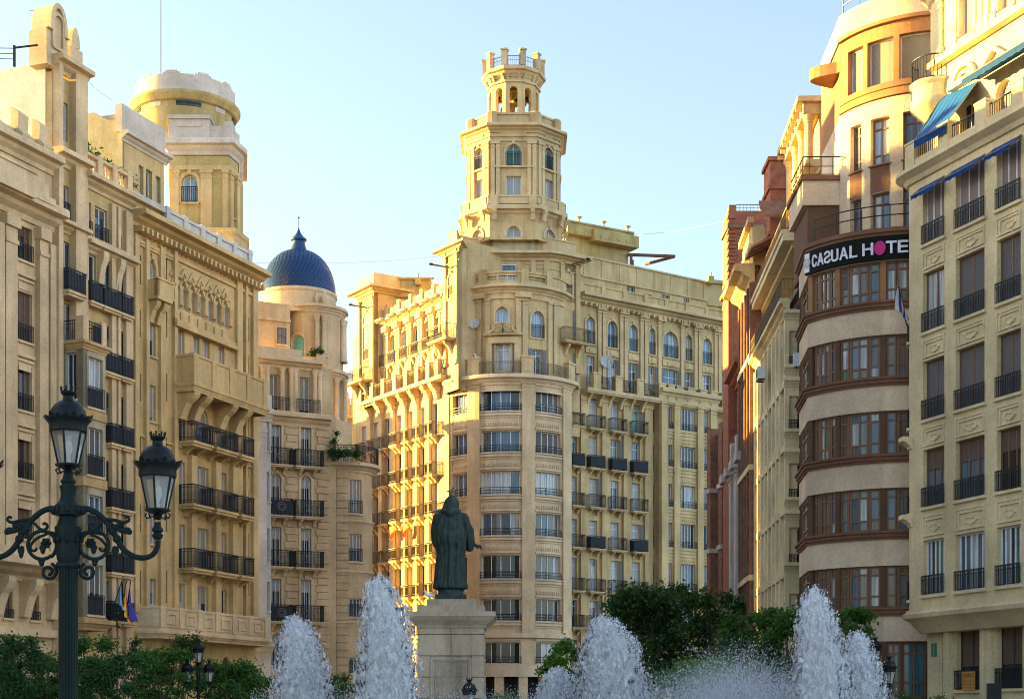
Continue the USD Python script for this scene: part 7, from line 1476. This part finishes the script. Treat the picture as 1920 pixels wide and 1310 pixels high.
jet('smaller water jet just right of the tall right jet', 35.5, [(1597, 1186), (1592, 1202), (1586, 1229), (1578, 1250), (1568, 1310)], [(1616, 1186), (1625, 1202), (1633, 1229), (1642, 1253), (1646, 1288), (1656, 1310)], 2600)
g = np.random.default_rng(5); N = 60000; y = 1312 - np.abs(g.normal(0, 34, N)); x = np.where(g.random(N) < .8, g.normal(1385, 80, N), g.uniform(470, 1640, N)); y = 1312 - (1312 - y) * np.clip(1.35 - np.abs(x - 1385) / 240, .35, 1.3); Yd = g.uniform(34, 39, N); keep = (y > 1190); p = np.c_[PX(x, Yd), Yd, PZ(y, Yd)][keep]
single('fountain_spray', drops(p, .0018 + g.random(len(p)) ** 5 * .0075, g), 'droplet', kind='stuff')
# ------------------------------------------------------------------ awnings
def awning(name, label, top0, top1, bot1, bot0, val=.22, n=24, sc=True):
    T = Thing(name, label, 'awning', tuple(top0), None); t = np.linspace(0, 1, n); mb = MB()
    a = np.outer(1 - t, top0) + np.outer(t, top1); b = np.outer(1 - t, bot0) + np.outer(t, bot1); c = b - [0, 0, val] + np.c_[np.zeros(n), np.zeros(n), .05 * np.abs(np.sin(t * math.pi * n / 4))]
    m = (a + b) / 2 - np.c_[np.zeros(n), np.zeros(n), .04 + .03 * np.sin(t * 40)]
    v = np.stack([a, m, b, c], 1).reshape(-1, 3); f = [[i * 4 + j, i * 4 + j + 1, i * 4 + 5 + j, i * 4 + 4 + j] for i in range(n - 1) for j in range(3)]; mb.add(v, f); mb.add(v - [0, 0, .012], f); T.part('canvas', mb, 'awning_blue')
    mb = MB(); mb.tube([bot0, bot1], .025, 6); mb.tube([top0, bot0], .018, 5); mb.tube([top1, bot1], .018, 5); T.part('frame', mb, 'iron_light'); return T
X3 = lambda fr, u, w, z: np.array([*fr.xy(u, w), z])
awning('blue_awning', 'large deep blue awning sloping over the upper terrace of the right edge building', X3(Ru, uu(1768), .05, Ru.z(1768, 183)), X3(Ru, uu(1836), .05, Ru.z(1836, 152)), X3(Rf, ru(1793), .5, Rf.z(1793, 238)), X3(Rf, ru(1737), .55, Rf.z(1737, 268)), .3)
awning('blue_awning', 'long narrow blue awning edge running to the right picture border on the upper terrace', X3(Ru, uu(1842), .05, Ru.z(1842, 148) ), X3(Ru, uu(1842) + 4, .05, Ru.z(1842, 148)), X3(Ru, uu(1842) + 4, .9, Ru.z(1842, 156)), X3(Ru, uu(1842), .9, Ru.z(1842, 156)), .25, 40)
for (u0, u1), nm in zip(cols[:3], ('leftmost', 'middle', 'rightmost')):
    z1 = rz(1750, 340); awning('window_awning', f'small blue scalloped awning over the {nm} window below the cornice of the right edge building', X3(Rf, u0 - .06, .03, z1 - .02), X3(Rf, u1 + .06, .03, z1 - .02), X3(Rf, u1 + .06, .5, z1 - .40), X3(Rf, u0 - .06, .5, z1 - .40), .17, 18)
# ------------------------------------------------------------------ flags
def cloth(p0, p1, drop, amp, ph, n=14, m=12, frac=(0, 1), slack=.0):
    s = np.linspace(frac[0], frac[1], n); t = np.linspace(0, 1, m); p0, p1 = np.array(p0), np.array(p1); d = p1 - p0; nrm = np.cross(d / np.linalg.norm(d), [0, 0, 1]); nrm /= max(np.linalg.norm(nrm), 1e-6)
    v = np.zeros((n, m, 3))
    for i, a in enumerate(s):
        for j, b in enumerate(t): v[i, j] = p0 + d * a * (1 - .35 * b) + nrm * amp * b * math.sin(a * 9 + b * 2 + ph) + np.array([slack * b ** .6 * (a - .2), 0, -drop * b * (1 - .25 * a)])
    return MB().add(v.reshape(-1, 3), [[i * m + j, i * m + j + 1, (i + 1) * m + j + 1, (i + 1) * m + j] for i in range(n - 1) for j in range(m - 1)])
def flag(name, label, base, tip, bands, drop, amp=.08, f0=.35):
    T = Thing(name, label, 'flag', tuple(base)); base, tip = np.array(base), np.array(tip)
    T.part('pole', MB().tube([base, tip], .025, 7), 'iron'); T.part('pole_knob', MB().ell(tip, (.05,) * 3, 1), 'iron_light'); a = base + (tip - base) * f0
    for i, (x0, x1, m) in enumerate(bands): T.part('stripe' if len(bands) > 1 else 'cloth', cloth(tip, a, drop, amp, i * .0 + len(label), frac=(x0, x1), n=max(3, int(14 * (x1 - x0)) + 2), slack=.6), m)
    return T
fb = Lf.off(1.0); B3 = lambda px, py, w=1.0: np.array([*Lf.xy(Lf.off(w).u(px), w), Lf.off(w).z(px, py)])
flag('city_flag', 'pale blue flag, leftmost of the flags hanging above the hedge', B3(208, 1152, .6), B3(229, 1086, 1.4), [(0, 1, 'flag_sky')], 1.25)
flag('regional_flag', 'red and yellow striped flag between two other flags above the hedge', B3(224, 1150, .6), B3(238, 1088, 1.5), [(k / 7, (k + 1) / 7, 'flag_red' if k % 2 else 'flag_yellow') for k in range(7)], 1.75, f0=.2)
flag('blue_flag', 'plain dark blue flag, rightmost of the flags hanging above the hedge', B3(236, 1150, .7), B3(245, 1089, 1.6), [(0, 1, 'flag_blue')], 1.8)
flag('dark_banner', 'bunched dark green banner hanging under the pale blue flag', B3(203, 1185, .6), B3(222, 1148, 1.0), [(0, 1, 'flag_dark')], .65)
hbx = np.array([*hb.xy(hb.u(1716), .1), hz(590)]); flag('striped_flag', 'blue and white striped flag hanging on a pole in front of the hotel', np.array([PX(1700, 61), 61, PZ(610, 61)]), np.array([PX(1684, 60.2), 60.2, PZ(536, 60.2)]), [(k / 7, (k + 1) / 7, 'flag_white' if k % 2 == 0 else 'flag_blue') for k in range(7)], .9, .06, .1)
for px, py, lb in ((752, 988, 'left red and yellow flag cloth tied to a balcony of the sunlit street side'), (776, 984, 'right red and yellow flag cloth tied to a balcony of the sunlit street side')):
    u = Cl.u(px); p0, p1 = X3(Cl, u - .5, .85, Cl.z(px, py)), X3(Cl, u + .5, .85, Cl.z(px, py)); T = Thing('balcony_flag', lb, 'flag', tuple(p0))
    for k in range(5): T.part('stripe', cloth(p0, p1, 1.15, .12, 2, frac=(k / 5, (k + 1) / 5), n=4), 'flag_red' if k % 2 == 0 else 'flag_yellow')
# ------------------------------------------------------------------ roof and facade clutter
def dish(label, c, r, d):
    d = np.array(d, float); d /= np.linalg.norm(d); a = np.cross(d, [0, 0, 1]); a /= np.linalg.norm(a); b = np.cross(a, d); T = Thing('satellite_dish', label, 'satellite dish', tuple(c)); c = np.array(c); mb = MB(); n = 20; t = np.arange(n) / n * 2 * math.pi
    v = np.vstack([c[None] - d * r * .3] + [c + k * r * (np.cos(t)[:, None] * a + np.sin(t)[:, None] * b) - d * r * .3 * (1 - k * k) for k in (.5, 1)]); mb.add(v, [[0, 1 + j, 1 + (j + 1) % n] for j in range(n)]); mb.add(v, [[1 + j, 1 + (j + 1) % n, 1 + n + (j + 1) % n, 1 + n + j] for j in range(n)]); T.part('reflector', mb, 'dish_grey', smooth=True)
    T.part('feed_arm', MB().tube([c - b * r * .9, c + d * r * .7], .02, 5), 'iron_light'); T.part('bracket', MB().tube([c - d * r * .3, c - d * r * .9 - b * r * .3], .03, 5), 'iron')
dish('small pale satellite dish on the round storey beside the scrolled pediment', X3(dr2, dr2.u(896), .5, zu(606)), .42, (-.3, -.9, .25)); dish('larger satellite dish between shutters on the terrace of the right wing', X3(Cr, Cr.u(1131), .5, Cr.z(1131, 679)), .55, (.1, -.9, .25))
def acunit(label, p, d):
    fr = Plane(p[:2], d); T = Thing('air_conditioner', label, 'air conditioner', tuple(p)); z = p[2]; mb = MB(); mb.box(fr, -.4, .4, .05, .4, z, z + .6); b = T.part('casing', mb, 'plastic_white'); c = [(*fr.xy(.08 + .22 * math.cos(t), .41), z + .3 + .22 * math.sin(t)) for t in np.linspace(0, 6.28, 17)]
    T.part('fan_grille', MB().poly(fr, Point(.08, z + .3).buffer(.23, 6), .4, .415), 'ac_dark', b); T.part('bracket', MB().box(fr, -.3, -.26, 0, .38, z - .06, z - .005).box(fr, .26, .3, 0, .38, z - .06, z - .005), 'iron', b)
acunit('white air conditioner on the cream wall left of the hotel ribbon windows', X3(fc, fc.u(1503), .02, fc.z(1500, 690)), fc.d); acunit('air conditioner on the street side of the overhanging cream building', X3(st, st.u(1447), .34, st.z(1447, 712)), st.d); acunit('air conditioner on the left side of the round storey under the arched window', X3(dr2, dr2.u(886), .02, zu(676)), (1, -.2))
def bracket(label, p0, p1):
    T = Thing('floodlight_arm', label, 'floodlight arm', tuple(p0)); T.part('beam', MB().tube([p0, p1], .07, 6), 'iron_brown'); T.part('lamp_head', MB().ell(np.array(p1) + (0, 0, .02), (.2, .14, .09), 1), 'iron'); T.part('wire', MB().tube([np.array(p1) + (-.05, 0, .35), np.array(p1) + (0, 0, -.5)], .012, 4), 'iron')
bracket('dark floodlight arm sticking out of the end pavilion of the left wing', X3(Ce, Ce.u(690), .05, Ce.z(688, 578)), X3(Ce, Ce.u(690) - .3, 1.5, Ce.z(688, 576))); bracket('dark floodlight arm under the cornice of the left shoulder beside the round storeys', X3(Ls, Ls.u(845), .1, Ls.z(845, 502)), X3(Ls, Ls.u(841), 1.6, Ls.z(845, 500))); bracket('dark floodlight arm under the right shoulder cornice by the set-back storey', X3(Rs, r1 - .3, .1, Rs.z(1080, 494)) if False else X3(Rs, Rs.u(1070), .1, Rs.z(1070, 496)), X3(Rs, Rs.u(1090), .9, Rs.z(1080, 489)))
bracket('dark floodlight arm on the cornice of the domed building', X3(cc, cc.u(590), .5, gz(690)), X3(cc, cc.u(585), 1.4, gz(688)))
def cable(label, a, b, sag): T = [np.array(a) * (1 - t) + np.array(b) * t - np.array([0, 0, sag * 4 * t * (1 - t)]) for t in np.linspace(0, 1, 24)]; single('overhead_cable', MB().tube(T, .011, 4), 'iron_light', label, 'cable')
cable('thin overhead cable crossing the sky from the domed building to the corner tower building', (PX(470, 96), 96, PZ(492, 96)), (PX(826, 122), 122, PZ(480, 122)), .25); cable('thin overhead cable from the roof pavilion across to the brick tower', (PX(1187, 131), 131, PZ(440, 131)), (PX(1366, 96), 96, PZ(412, 96)), .2); cable('thin cable running down from the gable to the roof behind', (PX(153, 74), 74, PZ(140, 74)), (PX(210, 78), 78, PZ(188, 78)), .1)
An = Thing('roof_antenna', 'dark roof aerial with horizontal wires behind the white party wall', 'antenna', (PX(27, 71), 71, PZ(115, 71))); An.part('mast', MB().tube([(PX(27, 71), 71, PZ(125, 71)), (PX(27, 71), 71, PZ(86, 71))], .07, 6), 'iron'); An.part('boom', MB().tube([(PX(27, 71), 71, PZ(90, 71)), (PX(70, 72), 72, PZ(85, 72))], .05, 6), 'iron')
for y in (91, 101, 111): An.part('wire', MB().tube([(PX(27, 71), 71, PZ(y, 71)), (PX(-30, 70.5), 70.5, PZ(y - 1, 70.5))], .018, 4), 'iron')
An = Thing('roof_antenna', 'small aerial with crossbars above the curved roof gable', 'antenna', (PX(84, 73.5), 73.5, PZ(30, 73.5))); An.part('mast', MB().tube([(PX(84, 73.6), 73.6, PZ(60, 73.6)), (PX(84, 73.6), 73.6, PZ(14, 73.6))], .02, 5), 'iron')
for y, a, b in ((20, 55, 85), (49, 68, 84)): An.part('crossbar', MB().tube([(PX(a, 73.6), 73.6, PZ(y, 73.6)), (PX(b, 73.6), 73.6, PZ(y, 73.6))], .015, 4), 'iron_light')
for px, py, Y in ((712, 512, 131), (784, 512, 131), (1333, 510, 136)): 
    nm = {712: 'first chimney pipe from the left on the sunlit roof block', 784: 'second chimney pipe on the sunlit roof block nearer the tower', 1333: 'short chimney pipe on the roof of the right wing end'}[px]
    C1 = Thing('chimney_pipe', nm, 'chimney', (PX(px, Y), Y, PZ(py + 14, Y))); C1.part('block', MB().bx(PX(px, Y) - .25, PX(px, Y) + .25, Y - .25, Y + .25, PZ(py + 22, Y), PZ(py + 9, Y)), 'ochre'); C1.part('pipe', MB().tube([(PX(px, Y), Y, PZ(py + 9, Y)), (PX(px, Y), Y, PZ(py, Y))], .06, 7), 'iron_light')
# notice on the gable and orange board at the entresol
t = meshkit.text_mesh('SE VENDE', .17, .01, bold=True); nf = Plane((PX(72, 72.4), 72.35), (1, 0)); Nt = Thing('white_notice', 'white notice with red lettering on the roof gable at upper left', 'sign', (*nf.o, PZ(100, 72.4))); nw = PX(96, 72.4) - PX(72, 72.4); Nt.part('board', MB().box(nf, 0, nw, -.02, .02, PZ(99, 72.4), PZ(80, 72.4)), 'paper_white')
v = np.array(t.vertices); v[:, 0] *= (nw - .1) / v[:, 0].max(); w = np.c_[nf.xy(.05 + v[:, 0], .022 + v[:, 2]), PZ(91, 72.4) + v[:, 1]]; Nt.part('lettering', MB().add(w, t.faces), 'paper_red')
bo = Re.off(.12); b0_, b1_ = bo.u(1804.5), bo.u(1828.5); bz0, bz1 = bo.z(1816, 1293), bo.z(1816, 1258); Bo = Thing('orange_board', 'small orange lettered board tied to the entresol balcony rail', 'sign', (*bo.xy(b0_), bz0)); Bo.part('board', MB().box(bo, b0_, b1_, 0, .03, bz0, bz1), 'board_orange')
t = meshkit.text_mesh('CAMILO', .13, .008, bold=True); v = np.array(t.vertices); v[:, 0] *= (b1_ - b0_ - .08) / v[:, 0].max(); Bo.part('lettering', MB().add(np.c_[bo.xy(b0_ + .04 + v[:, 0], .032 + v[:, 2]), bz1 - .2 + v[:, 1]], t.faces), 'iron_brown')
mb = MB()
for i in range(3):
    for j in range(5): u = b0_ + .07 + j * (b1_ - b0_ - .14) / 4; mb.box(bo, u - .025, u + .025, .028, .04, bz0 + .07 + i * .12, bz0 + .12 + i * .12)
Bo.part('ornament', mb, 'iron_brown', kind='stuff')
mb = MB(); mb.bx(PX(1852, 46), PX(1878, 46), 46, 46.12, .6, PZ(1280, 46)); Kb = Thing('information_board', 'dark upright board at the bottom right in front of the entresol windows', 'board', (PX(1865, 46), 46, 0)); Kb.part('panel', mb, 'lamp_black'); Kb.part('foot', MB().bx(PX(1855, 46), PX(1875, 46), 45.95, 46.17, 0, .6), 'lamp_black')
# ------------------------------------------------------------------ trees, hedges and pot plants
def leafcloud(centers, radii, n, size, g, flat=.75):
    """leaf-shaped faces through clumps; denser towards each clump's skin"""
    c = np.asarray(centers); r = np.asarray(radii); w = r ** 2; i = g.choice(len(c), n, p=w / w.sum()); d = g.normal(size=(n, 3)); d /= np.linalg.norm(d, axis=1, keepdims=True); rad = np.minimum(np.abs(g.normal(0, .62, n)) + .15 * g.random(n), 1.55)
    p = c[i] + d * (r[i] * rad)[:, None] * [1, 1, flat]
    a = g.normal(size=(n, 3)); a[:, 2] -= .3; a /= np.linalg.norm(a, axis=1, keepdims=True); b = np.cross(a, g.normal(size=(n, 3))); b /= np.linalg.norm(b, axis=1, keepdims=True); s = size * (.6 + .8 * g.random(n))[:, None]
    v = np.stack([p - a * s * .5, p + b * s * .28 + a * s * .05, p + a * s * .5, p - b * s * .28 + a * s * .05], 1); k = np.arange(n)[:, None] * 4
    return MB().add(v.reshape(-1, 3), np.vstack([k + [0, 1, 2], k + [0, 2, 3]]))
def tree(name, label, px, Y, ytop, wpx, mat, seed, n=9000, size=.16, zlow=1.2, cat='tree', group=None, nclump=34, trunk=.12):
    g = np.random.default_rng(seed); x = PX(px, Y); zt = PZ(ytop, Y); R = wpx / 2 / F * Y; T = Thing(name, label, cat, (x, Y, 0), group); H = zt - zlow; cs, rs = [], []
    for i in range(nclump):
        a = g.random() * 2 * math.pi; h = g.random() ** .8; rr = R * math.sqrt(g.random()) * math.sqrt(max(.12, 1 - (1.65 * h - .75) ** 2 * .8)); r = R * (.2 + .2 * g.random()); cs.append((x + rr * math.cos(a), Y + rr * math.sin(a) * .9, min(zlow + H * h, zt - r * .7))); rs.append(r)
    mb = MB(); mb.tube(spline([(x, Y, 0), (x + .1, Y, zlow * .6), (x - .05, Y + .05, zlow + H * .35), (x + .1, Y, zlow + H * .6)], 12), np.linspace(trunk * 1.3, trunk * .5, 12), 9); T.part('trunk', mb, 'bark', smooth=60)
    mb = MB()
    for c in cs[::2]: z0 = zlow * .7 + H * .3 * g.random(); mb.tube(spline([(x, Y, z0), ((x * 1.4 + c[0] * .6) / 2, (Y * 1.4 + c[1] * .6) / 2, z0 + (c[2] - z0) * .6), c], 8), np.linspace(trunk * .4, .012, 8), 5)
    T.part('limbs', mb, 'bark', smooth=60, kind='stuff'); T.part('crown', leafcloud(cs, rs, n, size, g), mat); return T
tree('plaza_tree', 'dark leafy tree right behind the ragged water jet', 1200, 88, 1100, 165, 'leaf_dark', 1, 17000, .24, .8); tree('plaza_tree', 'dark tree with the highest crown before the far block of the corner building', 1262, 92, 1092, 180, 'leaf_dark', 2, 18000, .24, .8)
tree('plaza_tree', 'dark spreading tree left of the brick tower building', 1332, 86, 1108, 165, 'leaf_dark', 3, 16000, .22, .8); tree('plaza_tree', 'mid green tree in front of the grey pilaster building', 1415, 64, 1150, 140, 'leaf_mid', 4, 14000, .16, .7)
tree('plaza_tree', 'leafy tree at the foot of the overhanging cream building', 1478, 62, 1140, 130, 'leaf_mid', 5, 13000, .16, .7); tree('plaza_tree', 'mid green tree behind the tall right water jet', 1590, 56, 1140, 110, 'leaf_mid', 6, 11000, .14, .8)
tree('plaza_tree', 'low dark tree between jet and hedge at far right of the tree row', 1165, 84, 1185, 120, 'leaf_dark', 7, 7000, .2, .8)
tree('feathery_shrub', 'bright green feathery shrub under the corner bay left of the ragged jet', 1068, 60, 1196, 105, 'leaf_bright', 8, 9000, .14, .6, 'shrub', trunk=.06)
tree('bright_shrub', 'bright green rounded shrub behind the spray', 1320, 46, 1232, 175, 'leaf_bright', 9, 10000, .085, .5, 'shrub', trunk=.05, nclump=44)
tree('dark_shrub', 'dark green shrub under the trees right of the ragged jet', 1215, 48, 1248, 120, 'leaf_dark', 10, 6000, .1, .5, 'shrub', trunk=.05)
hx = [(-10, 52, 1205, 130, 'leaf_dark'), (40, 50, 1190, 140, 'leaf_dark'), (85, 56, 1228, 110, 'leaf_mid'), (165, 54, 1195, 110, 'leaf_mid'), (215, 48, 1222, 130, 'leaf_dark'), (265, 55, 1192, 110, 'leaf_olive'), (308, 50, 1215, 120, 'leaf_mid'), (345, 58, 1190, 110, 'leaf_olive'), (430, 54, 1238, 120, 'leaf_mid'), (475, 57, 1262, 90, 'leaf_mid')]
hn = ['at the left picture edge under the first building', 'left of the ornate street lamp', 'directly behind the shaft of the ornate street lamp', 'right of the ornate street lamp shaft', 'below the hanging flags', 'with thin upright shoots right of the flags', 'left of the three-lantern lamp', 'with thin olive leaves behind the three-lantern lamp', 'right of the three-lantern lamp', 'next to the slanting water jet']
for i, ((px, Y, yt, w, m), nm) in enumerate(zip(hx, hn)): tree('square_tree', f'low leafy {"dark" if m == "leaf_dark" else "olive" if m == "leaf_olive" else "green"} tree {nm}', px, Y, yt, w, m, 20 + i, 7500 if m == 'leaf_olive' else 15000, .11, .4, trunk=.07, nclump=48 if m != 'leaf_olive' else 26)
tree('low_shrub', 'low green shrub between the two left water jets', 645, 60, 1262, 90, 'leaf_mid', 41, 5000, .12, .3, 'shrub', trunk=.05); tree('low_shrub', 'low dark shrub at the foot of the domed building', 575, 64, 1240, 80, 'leaf_dark', 42, 5000, .12, .3, 'shrub', trunk=.05); tree('low_shrub', 'low green shrub at the foot of the entresol by the right lamps', 1725, 54, 1300, 120, 'leaf_mid', 43, 5000, .1, .3, 'shrub', trunk=.05); tree('low_shrub', 'green shrub behind the dark shop windows of the corner bay', 948, 90, 1292, 60, 'leaf_bright', 44, 2500, .12, .4, 'shrub', trunk=.05)
def plant(name, label, c, rads, n, size, mat, seed):
    g = np.random.default_rng(seed); c = np.array(c); cs = [c + np.array(o) for o in rads[0]]; T = Thing(name, label, 'plant', tuple(c)); T.part('foliage', leafcloud(cs, rads[1], n, size, g, 1.0), mat); mb = MB()
    for q in cs: mb.tube([c, (c + q) / 2 + (0, 0, .05), q], .015, 4)
    T.part('stems', mb, 'bark')
tp = X3(Lf, lu_(160), -.8, zq + .9); plant('climbing_plant', 'dark climbing plant trailing over the roof terrace balustrade', tp, ([(0, 0, 1.3), (.1, .3, .8), (.3, .8, .6), (.6, 1.5, .55), (.9, 2.2, .4), (1.3, 3.0, .3), (1.7, 3.9, .2)], [.42, .5, .55, .5, .55, .5, .45]), 3600, .17, 'leaf_dark', 60)
tp = np.array([PX(622, 96.6), 96.8, zby + .5]); plant('balcony_plants', 'potted plants with a tall cactus along the round corner balcony', tp, ([(.1, 0, 1.2), (.0, 0, .5), (.5, -.3, .4), (1.0, -.4, .4), (1.5, -.1, .4), (.3, 0, 1.7)], [.25, .4, .4, .35, .4, .18]), 2400, .13, 'leaf_dark', 61)
tp = X3(cc, cc.u(588), .3, gz(652)); plant('terrace_bush', 'small spiky bush beside the turquoise arched window', tp, ([(.2, 0, .15), (.45, 0, .1), (-.05, 0, .1)], [.3, .25, .2]), 600, .16, 'leaf_mid', 62)
# ------------------------------------------------------------------ ground: plaza, road, kerbs
def sheet(name, xy, z, mat): p = Polygon(xy); t = tri_poly(p); single(name, MB().add(np.c_[t[0], np.full(len(t[0]), z)], t[1]), mat, kind='structure')
sheet('ground', [(-1500, -300), (1500, -300), (1500, 3000), (-1500, 3000)], 0.0, 'asphalt')
pl = [(-24, -14), (19, -14), (16, 30), (10.5, 48), (6.5, 70), (4, 100), (-2, 106), (-5, 98), (-17, 62), (-28, 24)]
mb = MB(); mb.prism(pl, .004, .12); single('plaza_paving', mb, 'paving', kind='structure')
for xy in ([(-24, 62), (-20.5, 62), (-9, 93.5), (-7.5, 96), (-12, 99), (-30, 60)], [(9.5, 112), (10.5, 71), (10.8, 60), (14, 52), (26, 40), (24, 66), (16, 112)], [(-9, 121), (-5, 116), (0, 115), (4.5, 116.5), (22, 130), (10, 140), (-12, 138)], [(-44, 20), (-40, 20), (-21, 62), (-24, 62)]):
    mb = MB(); mb.prism(xy, .003, .13); single('pavement', mb, 'paving', kind='structure')
mb = MB(); mb.sweep(np.array(pl), [(-.02, .004), (.16, .004), (.16, .125), (-.02, .125)], True); single('kerb', mb, 'kerb_stone', kind='structure')
sheet('road_marking', [(-22, 66), (-10, 74), (-9.8, 73.6), (-21.8, 65.6)], .008, 'road_paint'); sheet('road_marking', [(-2, 80), (8, 80), (8, 80.3), (-2, 80.3)], .008, 'road_paint')
